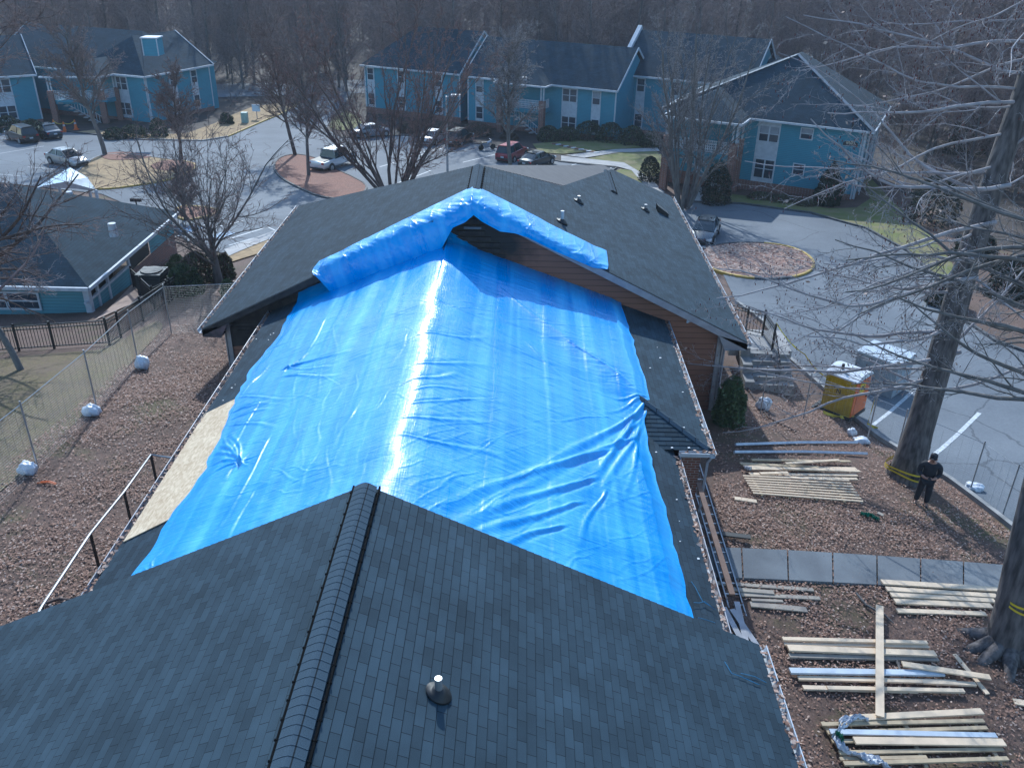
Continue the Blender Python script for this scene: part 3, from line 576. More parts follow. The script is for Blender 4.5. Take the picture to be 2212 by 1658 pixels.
mb.face([(x-.28, y-.22, z+.14+.28), (x+.25, y-.22, z-.125+.16), (x+.25, y+.22, z-.125+.16), (x-.28, y+.22, z+.14+.28)]); mb.face([(x-.28, y-.22, z+.12), (x+.25, y-.22, z-.14), (x+.25, y-.22, z+.03), (x-.28, y-.22, z+.42)]); mb.face([(x+.25, y-.22, z-.14), (x+.25, y+.22, z-.14), (x+.25, y+.22, z+.03), (x+.25, y-.22, z+.03)]); mb.face([(x-.28, y+.22, z+.12), (x-.28, y+.22, z+.42), (x+.25, y+.22, z+.03), (x+.25, y+.22, z-.14)])
mb.build('roof_vent', Mt['black'], bld)
# walls
pr_ = aty(1560, 727, WALLY); pl_ = aty(489, 712, WALLY)
WR, WL = pr_[0], pl_[0]; gz = -17.5
charU = siding_mat('brown_siding_with_soot', (.19, .092, .066), .2, char=(UX-(-0)-.0, 0, 0))
def wallquad(mb, a, b, z0, z1a, z1b): mb.face([(a[0], a[1], z0), (b[0], b[1], z0), (b[0], b[1], z1b), (a[0], a[1], z1a)])
zU = lambda x: UZ-US*abs(x-UX)-.2
mb = MB(); mb.face([(WL, WALLY, gz), (WR, WALLY, gz), (WR, WALLY, zU(WR)), (UX, WALLY, zU(UX)), (WL, WALLY, zU(WL))])
wo = mb.build('wall', siding_mat('brown_siding_with_soot', (.27, .13, .09), .2, char=(UX-0.3, UZ-bld.location.z-1.0, 2.35)), bld)
mb = MB(); wallquad(mb, (WR, WALLY), (WR, 42.9), gz, zU(WR), zU(WR)); wallquad(mb, (WL, 39.8), (WL, WALLY), gz, zU(WL), zU(WL)); wallquad(mb, (WR, 42.9), (WL, 39.8), gz, zU(WR), zU(WR)); mb.build('wall', Mt['brown'], bld)
mb = MB(); mb.face([(MXR-.45, 19.0, gz), (MXR-.45, 8, gz), (MXR-.45, 8, MR+.1), (MXR-.45, 19.0, MR+.1)][::-1]); mb.build('wall', Mt['brown'], bld); mb = MB(); mb.face([(MXL+.45, 8, gz), (MXL+.45, WALLY, gz), (MXL+.45, WALLY, ML+.1), (MXL+.45, 8, ML+.1)]); mb.build('wall', Mt['brown'], bld)
mb = MB(); mb.face([(MXR-1.2, M2Y+1.3, gz), (MXW-.9, M2Y+1.3, gz), (MXW-.9, M2Y+1.3, MW+.1), (MXR-1.2, M2Y+1.3, MW+.1)]); mb.build('wall', Mt['dark'], bld)
mb = MB(); mb.box((MXW-.42, M2Y+.42, (gz+MW)/2), (.5, .5, MW-gz)); mb.box((MXW-.42, (M2Y+WALLY)/2+.3, (gz+MW)/2), (.3, WALLY-M2Y-.7, MW-gz)); mb.build('brick_pier', Mt['brick'], bld)
mb = MB(); mb.face([(FX+FW-.5, FYN, gz), (FX+FW-.5, FY-.5, gz), (FX+FW-.5, FY-.5, FE+.1), (FX+FW-.5, FYN, FE+.1)]); mb.face([(FX+FW-.5, FY-.5, gz), (FX-FW+.5, FY-.5, gz), (FX-FW+.5, FY-.5, FE), (FX, FY-.5, FZ-.2), (FX+FW-.5, FY-.5, FE)]); mb.face([(FX-FW-1, FY-.5, gz), (FX-FW-1, FYN, gz), (FX-FW-1, FYN, FE-.4), (FX-FW-1, FY-.5, FE-.4)]); mb.build('wall', Mt['brown'], bld)
# corner boards, fascia, gutters, downspouts
mb = MB(); mb.box((WR-.06, WALLY-.03, (gz+zU(WR))/2), (.17, .06, zU(WR)-gz)); mb.box((WR+.03, WALLY+.06, (gz+zU(WR))/2), (.06, .24, zU(WR)-gz)); mb.build('corner_board', Mt['offwhite'], bld)
mb = MB(); mb.box((WL+.06, WALLY-.03, (gz+zU(WL))/2), (.17, .06, zU(WL)-gz)); mb.box((WL-.03, WALLY+.06, (gz+zU(WL))/2), (.06, .24, zU(WL)-gz)); mb.build('corner_board', Mt['offwhite'], bld)
def rake(a, b, h, m, off=.03, yy=-.02, name='fascia'):
    a = Vector(a); b = Vector(b); mb = MB()
    mb.face([a+Vector((0,yy,-h)), b+Vector((0,yy,-h)), b+Vector((0,yy,-off)), a+Vector((0,yy,-off))]); mb.face([a+Vector((0,yy,-off)), b+Vector((0,yy,-off)), b+Vector((0,.02,-off+.005)), a+Vector((0,.02,-off+.005))]); mb.face([a+Vector((0,yy,-h)), a+Vector((0,.5,-h)), b+Vector((0,.5,-h)), b+Vector((0,yy,-h))][::1])
    return mb.build(name, Mt[m], bld)
rake(R0, (B0[0], UY0, B0[2]), .26, 'fascia'); rake(A0, R0, .22, 'charred')
mb = MB(); mb.face([(B0[0], UY0-.02, B0[2]-.03), (B0[0], UY0-.02, B0[2]-.27), (WR, WALLY-.5, B0[2]-.29), (WR-.25, UY0-.02, zU(WR-.25)-.05)][::-1]); mb.face([(B0[0], UY0-.02, B0[2]-.27), (B0[0], 43.4, B0[2]-.27), (WR, 43.4, B0[2]-.29), (WR, UY0-.02, B0[2]-.29)][::-1]); mb.build('soffit', Mt['fascia'], bld)
mb = MB(); mb.face([(A0[0], UY0-.02, A0[2]-.03), (A0[0], UY0-.02, A0[2]-.27), (WL, UY0-.02, A0[2]-.29), (WL+.25, UY0-.02, zU(WL+.25)-.05)]); mb.face([(A0[0], UY0-.02, A0[2]-.27), (A0[0], 40, A0[2]-.27), (WL, 40, A0[2]-.29), (WL, UY0-.02, A0[2]-.29)]); mb.build('soffit', mat('scorched_soffit', (.15, .10, .11), (.05, .045, .05), .8, scale=3), bld)
def gutter(a, b, name='gutter', m='gutter', side=1, wd=.12, leaves=True, seed=1):
    """open trough along an eave from a to b; side: which side of a->b is outwards"""
    a = Vector(a); b = Vector(b); d = (b-a).normalized(); n = Vector((d.y, -d.x, 0)).normalized()*side; mb = MB(); t = .006
    prof = [(0, 0), (0, -.11), (wd*.75, -.11), (wd, -.02), (wd, .012), (wd+.018, .012), (wd+.018, -.004), (wd+.006, -.03), (wd*.8, -.122), (-t, -.122), (-t, 0)]
    rg = [[p+n*x+Vector((0,0,z)) for x, z in prof] for p in (a, b)]
    mb.loft(rg); o = mb.build(name, Mt[m], bld); o2 = None
    if leaves:
        rnd = random.Random(seed); lm = MB(); L = (b-a).length
        for i in range(int(L*38)):
            if math.sin(i*.037+seed)+math.sin(i*.011) < -.9 and rnd.random() < .7: continue
            p = a+d*rnd.uniform(0, L)+n*rnd.uniform(-.04, wd)+Vector((0, 0, rnd.uniform(-.05, .03)))
            s_ = rnd.uniform(.035, .075); ax = Vector((rnd.uniform(-1,1), rnd.uniform(-1,1), rnd.uniform(-.4,.4))).normalized(); bx = ax.cross(Vector((rnd.uniform(-.5,.5), rnd.uniform(-.5,.5), 1))).normalized()
            lm.face([p-ax*s_, p-bx*s_*.6, p+ax*s_, p+bx*s_*.6], mi=rnd.randint(0, 1))
        lo = lm.build('gutter_leaves', [Mt['leaf1'], Mt['leaf2']], o); lo['kind'] = 'stuff'
    return o
gutter((B0[0], UY0-.05, B0[2]+.0), (B0[0], 43.4, B1[2]), side=1, m='white', seed=2)
gutter((A0[0], UY0-.05, A0[2]), (A0[0], 40.3, A0[2]), side=-1, m='white', seed=3)
gutter((MXR, 9, MR), (MXR, M2Y-.05, MR), side=1, seed=4, m='gutter'); gutter((MXW, M2Y-.16, MW), (MXW, WALLY-.02, MW), side=1, seed=5, m='white')
gutter((MXR+.1, M2Y-.02, MW), (MXW+.1, M2Y-.02, MW), side=1, seed=6, m='white', wd=.13); gutter((MXL, 9, ML), (MXL, WALLY, ML), side=-1, seed=7)
gutter((FX+FW, FYN, FE), (FX+FW, FY-.02, FE), side=1, seed=8, m='white')
def spout(pts, name='downspout', m='fascia', r=.045):
    mb = MB(); mb.tube(pts, r, 4); return mb.build(name, Mt[m], bld)
zg = G(MXW, M2Y); spout([(MXW+.06, M2Y-.08, MW-.1), (MXW-.02, M2Y+.02, MW-.35), (MXW-.05, M2Y+.06, zg+.25), (MXW-.03, M2Y-.02, zg+.12), (MXW+.25, M2Y-.25, zg+.08)])
mb = MB(); mb.beam((MXW+.3, M2Y-.3, zg+.06), (MXW+1.25, M2Y-.42, zg+.03), .16, .04); mb.build('splash_block', Mt['dark'], bld)
spout([(WR+.12, WALLY-.02, B0[2]-.25), (WR+.12, WALLY-.02, -16.4)]); spout([(MXR+.15, M2Y+.1, MW-.15), (MXR+.62, M2Y+.2, MW-.18), (MXR+.62, M2Y+.35, MW-.05)]); 
# soffit bracket on the right rake
mb = MB(); bx = aty(1487, 690, UY0+.2); mb.tube([(bx[0], UY0+.1, zU(bx[0])+.05), (bx[0]-.05, UY0+.05, zU(bx[0])-.12), (bx[0]+.12, UY0+.15, zU(bx[0])-.08)], .05, 6); mb.build('bracket', Mt['white'], bld)
# torn, charred boards at the burnt gable top
mb = MB(); rnd = random.Random(3)
for i in range(9):
    z = UZ-.75-i*.19; hw_ = max(.25, (i*.19+.35)/US*.62); mb.box((UX+.05+rnd.uniform(-.1,.1), WALLY-.04-rnd.random()*.03, z), (hw_*1.15*rnd.uniform(.8,1), .03, .13))
mb.build('charred_boards', Mt['charred'], bld)
mb = MB(); mb.box((UX+.0, WALLY-.1, UZ-.95), (.55, .05, .07), rz=.02); mb.build('gable_vent_slat', mat('scorched_metal', (.13,.16,.2), (.06,.08,.1), .4), bld)
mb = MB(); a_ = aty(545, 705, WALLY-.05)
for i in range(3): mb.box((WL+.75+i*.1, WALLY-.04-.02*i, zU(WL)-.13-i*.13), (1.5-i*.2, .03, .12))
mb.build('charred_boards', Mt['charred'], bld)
mb = MB(); mb.face([(WL+.05, WALLY-.035, zU(WL+.05)+.0-1.0), (UX-1.6, WALLY-.035, zU(WL)-.2), (UX-1.6, WALLY-.035, zU(UX-1.6)), (WL+.05, WALLY-.035, zU(WL+.05))]); mb.build('charred_shaded_siding', Mt['charred'], bld)  # one dark panel: charred siding plus painted shadow below the tarpaulin roll
# OSB decking patch on the left slope
nL = np.array([-S1, 0, 1]); pL = np.array([MX, 0, MZ]); nv = Vector((-S1, 0, 1)).normalized()
o_ = [Vector(plane(u, v, pL, nL)) for u, v in ((536, 850), (437, 896), (268, 1172), (405, 1105))]
o_[1].x = max(o_[1].x, MXL-.02); o_[2].x = max(o_[2].x, MXL-.02)
mb = MB(); T = [p+nv*.034 for p in o_]; Bm = [p+nv*.016 for p in o_]; mb.face(T); mb.face(Bm[::-1])
for k in range(4): mb.face([Bm[k], Bm[(k+1)%4], T[(k+1)%4], T[k]])
org = o_[2].copy()
osb = mb.build('osb_sheathing', Mt['osb']); tag(osb, 'bare tan strand-board sheathing on the left roof slope beside the blue tarpaulin', 'board')
# ------------------------------------------------------------------ tarpaulins
def seg_d(px, py, a, b):
    ax, ay = a; bx, by = b; dx, dy = bx-ax, by-ay; L2 = dx*dx+dy*dy; t = np.clip(((px-ax)*dx+(py-ay)*dy)/L2, 0, 1)
    s = (dx*(py-ay)-dy*(px-ax))/math.sqrt(L2); d = np.hypot(px-ax-t*dx, py-ay-t*dy)
    return d, t, s
rf = lambda u, v: surf(u, v, lambda x, y: roofM(x, y)+.05, 8, 60)
left = [rf(*p) for p in ((632,668),(621,684),(588,745),(541,800),(505,866),(476,945),(448,986),(447,1008),(405,1068),(372,1110),(330,1180),(292,1238))]
right = [rf(*p) for p in ((1344,668),(1352,690),(1378,770),(1398,835),(1403,862),(1391,905),(1398,960),(1423,1060),(1450,1150),(1478,1255),(1497,1336))]
def edge(pts):
    ys = np.array([p[1] for p in pts])[::-1]; xs = np.array([p[0] for p in pts])[::-1]; o = np.argsort(ys); return ys[o], xs[o]
ly, lx = edge(left); ry, rx = edge(right)
NV, NU = 620, 460
yb = WALLY-.02; ya = 11.2
ts = np.linspace(0, 1, NV); us = np.linspace(0, 1, NU)
yv = ya+(yb-ya)*ts; rndn = np.random.RandomState(4)
def wob(n, amp, k):
    c = rndn.randn(k); x = np.linspace(0, 1, n); return amp*np.interp(x, np.linspace(0, 1, k), c)
xl = np.interp(yv, ly, lx)+wob(NV, .03, 45); xr = np.interp(yv, ry, rx)+wob(NV, .02, 50)
Xg = xl[:, None]+(xr-xl)[:, None]*us[None]; Yg = np.repeat(yv[:, None], NU, 1)
d_ = Xg-MX; z1 = MZ-S1*np.abs(d_); z2 = MZ-S2*d_; zf = MW+SF*(Yg-M2Y)
def smax(a, b, k=.08): return .5*(a+b+np.sqrt((a-b)**2+k*k))
def smin(a, b, k=.08): return .5*(a+b-np.sqrt((a-b)**2+k*k))
z1s = MZ-S1*(np.sqrt((d_+.05*np.sin(Yg*1.7+np.sin(Yg*.9)*2))**2+.045)-.10); zz2 = MZ-S2*(np.sqrt((d_+.05*np.sin(Yg*1.7+np.sin(Yg*.9)*2))**2+.045)-.10)
Zg = np.where(d_ < 0, z1s, smax(z1s, smin(zz2, zf, .22), .2))
# big soft billow, crosswise crinkles, and folds read off the photograph
def fbm(X, Y, sx, sy, seed, oc=4):
    r = np.random.RandomState(seed); out = 0; amp = 1
    for o in range(oc):
        for _ in range(3):
            th = r.uniform(0, 2*np.pi); ph = r.uniform(0, 6.28); out = out+amp/3*np.sin((X*sx*np.cos(th)+Y*sy*np.sin(th))*2**o*1.0+ph+1.3*np.sin(X*sx*.7*2**o+ph*2)+1.1*np.sin(Y*sy*.6*2**o+ph))
        amp *= .5
    return out
W_ = .018*fbm(Xg, Yg, 1.2, 1.8, 1)+.055
side = np.clip(d_/1.0, 0, 1)
pat = np.clip(.5+.55*fbm(Xg, Yg, .55, .5, 31, 2), 0, 1); W_ += .010*fbm(Xg, Yg, 1.6, 8, 2, 4)*(.25+.75*side)*pat; W_ += .006*fbm(Xg, Yg, 9, 11, 37, 2)*(1-pat)
W_ += .006*np.abs(fbm(Xg, Yg, 2.5, 16, 8, 2))*side*pat
W_ += .009*fbm(Xg*1, Yg, 4, 2.2, 5, 3)*(1-side)
FOLDS = [(1398,862,1130,1045,.075,.10),(1398,862,1200,1000,.05,.07),(1396,868,1265,1045,.09,.09),(1394,880,1262,1075,.06,.07),(1392,895,1300,1080,.07,.08),(1390,905,1345,1090,.05,.06),(1402,855,1300,900,.04,.05),(1402,858,1320,870,.04,.05),
 (1350,960,1060,1085,.09,.12),(1300,985,900,1112,.075,.11),(1262,1045,950,1150,.085,.12),(1235,1095,1000,1168,.07,.10),(1200,1150,1040,1195,.06,.09),(1300,1080,1240,1200,.05,.07),(1240,745,1396,858,.05,.07),
 (960,660,1065,700,.045,.08),(905,785,1060,800,.05,.09),(910,724,1057,739,.05,.08),(885,824,995,818,.06,.08),(895,842,1020,850,.04,.06),(880,900,1080,930,.045,.09),(880,940,1100,1000,.05,.09),(900,870,1100,880,.035,.07),(1100,640,1260,760,.025,.1),(1150,760,1250,860,.03,.09),
 (626,799,760,761,.10,.09),(628,800,720,800,.05,.06),(627,798,690,740,.05,.06),(532,846,585,783,.07,.07),(620,820,740,812,.05,.07),(560,760,655,735,.05,.06),(500,862,640,862,.04,.06),
 (487,896,590,866,.08,.08),(485,905,590,885,.05,.06),(492,915,600,925,.05,.06),(521,999,455,947,.06,.06),(521,999,456,972,.06,.06),(521,999,450,1000,.05,.06),(521,999,440,1030,.05,.06),(521,999,470,925,.05,.05),(521,999,500,930,.05,.05),(521,999,478,1040,.04,.06),(470,930,520,985,.06,.05),
 (560,880,470,1010,.03,.05),(700,700,640,800,.03,.05),(580,960,450,1180,.035,.05),(540,1080,470,1220,.03,.06),(330,1225,345,1190,.05,.04),(310,1238,322,1205,.05,.04),
 (1380,770,1395,850,.05,.06),(1425,1000,1492,1310,.05,.06),(760,900,700,1000,.02,.1),(1395,935,1440,1100,.06,.06)]
rq = random.Random(44)
for i in range(150):
    if i < 95:
        u_, v_ = rq.uniform(860, 1440), rq.uniform(640, 1280)
        if v_ < 520+(u_-985)*.45: continue
        sl_ = -.42 if v_ > 960 else (.12 if v_ < 860 else -.12); ln = rq.uniform(40, 170); FOLDS.append((u_+ln/2, v_+sl_*ln/2, u_-ln/2, v_-sl_*ln/2, rq.uniform(.006, .018), rq.uniform(.018, .045)))
    elif i < 125: u_, v_ = rq.uniform(470, 700), rq.uniform(700, 1130); ln = rq.uniform(25, 90); a_ = rq.uniform(-.6, .3); FOLDS.append((u_, v_, u_+ln*math.cos(a_), v_+ln*math.sin(a_), rq.uniform(.01, .022), rq.uniform(.02, .04)))
    else: u_, v_ = rq.uniform(640, 900), rq.uniform(700, 1000); ln = rq.uniform(40, 120); a_ = rq.uniform(1.6, 2.2); FOLDS.append((u_, v_, u_+ln*math.cos(a_), v_+ln*math.sin(a_), rq.uniform(.006, .014), rq.uniform(.03, .06)))
for (u0_, v0_, u1_, v1_, h, wd) in FOLDS:
    a = rf(u0_, v0_); b = rf(u1_, v1_); D, T_, S_ = seg_d(Xg, Yg, a[:2], b[:2])
    bend = .06*np.sin(T_*5+u0_); w2 = wd*(.45+.9*T_)
    h *= .72; w2 = w2*.85; W_ += h*(1-T_)**.6*np.exp(-((S_+bend)/w2)**2)*np.exp(-np.maximum(0, D-np.abs(S_))**2/.05)
    W_ -= .45*h*(1-T_)**.6*np.exp(-((S_+bend-1.6*w2)/w2)**2)*np.exp(-np.maximum(0, D-np.abs(S_))**2/.05)
# panel seams along the slope
for sx_ in (-6.6, -5.2, -3.6, -.55, .75, 1.9, 2.75): W_ += .012/(1+np.exp(-(Xg-sx_-.03*np.sin(Yg*.8))*70))-.006*0
ed = np.minimum(Xg-xl[:, None], xr[:, None]-Xg); W_ *= np.clip(ed/.35, .18, 1)
W_ = W_*(1-.45*np.exp(-((Xg-MX)/.4)**2))+.03*np.exp(-((Xg-MX)/.4)**2)
up = np.clip((Yg-(yb-.5))/.5, 0, 1)**2*.22; W_ = W_*(1-.6*np.clip((Yg-(yb-1.5))/1.5, 0, 1)*side); Zt = Zg+np.maximum(W_, .02)+up*(1-side)
V = np.stack([Xg, Yg, Zt], 2).reshape(-1, 3); ii = np.arange(NU*NV).reshape(NV, NU)
Qt = np.stack([ii[:-1,:-1].ravel(), ii[:-1,1:].ravel(), ii[1:,1:].ravel(), ii[1:,:-1].ravel()], 1)
uvl = np.stack([(Xg).ravel()[Qt], (Yg).ravel()[Qt]], 2)
tp = npmesh('tarpaulin', V, Qt, Mt['tarp'], smooth=True, uvs=uvl)
tag(tp, 'huge wrinkled blue tarpaulin spread over both slopes of the middle roof', 'tarpaulin')
def roll(top, bot, name, label, puff, seed, nu=260, nv=70):
    """tarpaulin wrapped over the rake: top edge on the roof, bottom edge hanging before the wall"""
    Tp = [plane(u, v, np.array([UX, 0, UZ+.03]), np.array([US*(1 if u > 1022 else -1), 0, 1])) for u, v in top]; Bp = [aty(u, v, yy) for u, v, yy in bot]
    def rs(P, n):
        P = np.array(P); d = np.r_[0, np.cumsum(np.linalg.norm(np.diff(P, axis=0), axis=1))]; t = np.linspace(0, d[-1], n); return np.stack([np.interp(t, d, P[:, k]) for k in range(3)], 1)
    T2, B2 = rs(Tp, nu), rs(Bp, nu); s = np.linspace(0, 1, nv); r = np.random.RandomState(seed)
    t = np.linspace(0, 1, nu); pf = np.interp(t, np.linspace(0, 1, len(puff)), puff)
    Vv = np.zeros((nu, nv, 3))
    ctl = (T2*.45+B2*.55); ctl[:, 1] = UY0-.12-pf*.75; ctl[:, 2] = UZ-US*np.abs(ctl[:, 0]-UX)+.10+pf*.9
    ct0 = T2*.6+B2*.4; ct0[:, 1] = UY0+.25; ct0[:, 2] = UZ-US*np.abs(ct0[:, 0]-UX)+.06+pf*.9
    for k in range(nv):
        a = s[k]; Vv[:, k] = T2*(1-a)**3+3*ct0*a*(1-a)**2+3*ctl*a*a*(1-a)+B2*a**3
    Tm, Sm = np.meshgrid(t, s, indexing='ij'); Lr = np.linalg.norm(T2[-1]-T2[0])
    n1 = fbm(Tm*Lr, Sm, 2.2, 3.5, seed, 4); n2 = fbm(Tm*Lr+Sm*1.5, Sm, 7, 2.5, seed+3, 3)
    damp = np.sin(np.pi*np.clip(Sm, .03, 1))**.5
    cz_ = (1-np.abs(np.sin(2.3*Tm*Lr+2.6*Sm+1.2*np.sin(3*Tm*Lr))))**5*.024+(1-np.abs(np.sin(5.1*Tm*Lr-3.4*Sm+n1)))**6*.018; dz = (.045*n1+.028*n2+cz_)*damp
    Vv[:, :, 1] -= dz*.7; Vv[:, :, 2] += dz*.8
    v = Vv.reshape(-1, 3); i2 = np.arange(nu*nv).reshape(nu, nv); q = np.stack([i2[:-1,:-1].ravel(), i2[1:,:-1].ravel(), i2[1:,1:].ravel(), i2[:-1,1:].ravel()], 1)
    uvp = np.stack([(Tm*Lr).ravel()[q], (Sm*1.6).ravel()[q]], 2)
    o = npmesh(name, v, q, Mt['tarp'], smooth=True, uvs=uvp); return tag(o, label, 'tarpaulin')
YB = UY0-.1
roll([(1021,402),(960,432),(860,480),(740,540),(690,563),(678,578)], [(1026,462,YB-.1),(1005,480,YB-.05),(978,492,YB-.1),(948,548,YB-.1),(900,575,YB-.1),(800,612,YB-.12),(712,629,YB-.1),(682,596,YB-.05)], 'tarpaulin', 'blue tarpaulin bundled thick over the left rake of the tall gable', [.25,.12,.22,.34,.36,.36,.34,.3,.12], 11)
roll([(1021,402),(1040,407),(1120,447),(1200,489),(1285,531),(1310,541)], [(1020,462,YB-.1),(1040,478,YB-.12),(1080,500,YB-.12),(1112,504,YB-.1),(1140,513,YB-.05),(1200,543,YB-.03),(1280,578,YB-.03),(1309,582,YB)], 'tarpaulin', 'blue tarpaulin wrapped thin over the right rake of the tall gable', [.25,.22,.24,.16,.12,.10,.08,.04], 23)
# ------------------------------------------------------------------ neighbouring buildings
def wallseg(mb, a, b, z0, z1): mb.face([(a[0], a[1], z0), (b[0], b[1], z0), (b[0], b[1], z1), (a[0], a[1], z1)])
class Wall:
    """vertical wall plane through a and b (seen from the camera a is left): helpers to put things at image positions on it"""
    def __init__(s, a, b):
        s.a = Vector((a[0], a[1], 0)); s.d = (Vector((b[0], b[1], 0))-s.a).normalized(); s.n = Vector((s.d.y, -s.d.x, 0)); s.L = (Vector((b[0], b[1], 0))-s.a).length
    def at(s, u, v):
        p = Vector(plane(u, v, np.array(s.a), np.array(s.n))); return (p-s.a).dot(s.d), p.z
    def P(s, t, z, off=0): q = s.a+s.d*t+s.n*off; return Vector((q.x, q.y, z))
    def panel(s, mb, t0, t1, z0, z1, off, th=.04):
        o = [s.P(t0, z0, off), s.P(t1, z0, off), s.P(t1, z1, off), s.P(t0, z1, off)]; i = [p-s.n*th for p in o]
        mb.face(o); [mb.face([o[k], i[k], i[(k+1)%4], o[(k+1)%4]]) for k in range(4)]
def window(W, par, t0, t1, z0, z1, n=1, fr=.09, blind=False):
    mb = MB(); W.panel(mb, t0-fr, t1+fr, z0-fr, z0, .07); W.panel(mb, t0-fr, t1+fr, z1, z1+fr, .07); W.panel(mb, t0-fr, t0, z0, z1, .07); W.panel(mb, t1, t1+fr, z0, z1, .07)
    for i in range(1, n): c = t0+(t1-t0)*i/n; W.panel(mb, c-fr*.7, c+fr*.7, z0, z1, .068)
    W.panel(mb, t0, t1, (z0+z1)/2-.03, (z0+z1)/2+.03, .064)
    o = mb.build('window', Mt['white'], par)
    for i in range(n):
        m2 = MB(); a = t0+(t1-t0)*i/n; b = t0+(t1-t0)*(i+1)/n; W.panel(m2, a, b, z0, z1, .045, .01); m2.build('pane', Mt['glass'], o)
        if blind: m2 = MB(); W.panel(m2, a+.03, b-.03, (z0+z1)/2+.04, z1, .052, .005); m2.build('blind', Mt['curtain'], o)
def hip(mb, c, z, s, th=.0, uvm=0, apexes=None):
    """c: four eave corners counter-clockwise from above; a hip roof over the rectangle"""
    c = [Vector((p[0], p[1], z)) for p in c]; L = (c[1]-c[0]).length; Wd = (c[2]-c[1]).length
    if L >= Wd: i = 0; h = Wd/2
    else: c = c[1:]+c[:1]; h = L/2
    m0 = (c[0]+c[3])/2; m1 = (c[1]+c[2])/2; d = (m1-m0).normalized(); r0_ = m0+d*h+Vector((0,0,h*s)); r1_ = m1-d*h+Vector((0,0,h*s))
    if (r1_-r0_).length < .05: r1_ = r0_+d*.05
    roof_face(mb, [c[0], c[1], r1_, r0_], False); roof_face(mb, [c[2], c[3], r0_, r1_], False); roof_face(mb, [c[1], c[2], r1_], False); roof_face(mb, [c[3], c[0], r0_], False)
    return r0_, r1_
def eaves(par, c, z, wd=.14, name='gutter'):
    mb = MB(); n = len(c)
    for k in range(n-1 if n != 4 else 4):
        a = Vector((c[k][0], c[k][1], z-.06)); b = Vector((c[(k+1)%n][0], c[(k+1)%n][1], z-.06)); mb.beam(a, b, wd, .16)
    return mb.build(name, Mt['white'], par)
def soffitq(par, c, z): mb = MB(); mb.face([(p[0], p[1], z) for p in c][::-1]); mb.build('soffit', Mt['white'], par)
def wallbox(par, c, z0, z1, m='turq', foot=None):
    n = len(c)
    for k in range(n):
        mb = MB(); wallseg(mb, c[k], c[(k+1)%n], z0+(foot or 0), z1); mb.build('wall', Mt[m], par)
    if foot:
        for k in range(n): mb = MB(); wallseg(mb, c[k], c[(k+1)%n], z0-1.5, z0+foot); mb.build('foundation', Mt['brick'], par)
def shrink(c, d):
    cx_ = sum(p[0] for p in c)/len(c); cy_ = sum(p[1] for p in c)/len(c); out = []
    for i, p in enumerate(c):
        a = Vector(c[i-1][:2])-Vector(p[:2]); b = Vector(c[(i+1)%len(c)][:2])-Vector(p[:2]); a.normalize(); b.normalize(); q = Vector(p[:2])+(a+b)*d; out.append((q.x, q.y))
    return out
def railing(mb, a, b, z, h=1.0, st=.14, th=.045):
    a = Vector((a[0], a[1], z)); b = Vector((b[0], b[1], z)); L = (b-a).length; n = max(2, int(L/st))
    for hh in (.08, h): mb.beam(a+Vector((0,0,hh)), b+Vector((0,0,hh)), .07, .07)
    for i in range(n+1): p = a.lerp(b, i/n); mb.box(p+Vector((0,0,h/2)), (th, th, h))
def lattice(mb, a, b, z, h=.9, st=.17):
    a = Vector((a[0], a[1], z)); b = Vector((b[0], b[1], z)); L = (b-a).length; n = max(2, int(L/st))
    for hh in (.0, .22, .44, .66, h): mb.beam(a+Vector((0,0,hh)), b+Vector((0,0,hh)), .05, .06)
    for i in range(n+1): p = a.lerp(b, i/n); mb.box(p+Vector((0,0,h/2)), (.06, .06, h))
def V2(p): return Vector((p[0], p[1]))
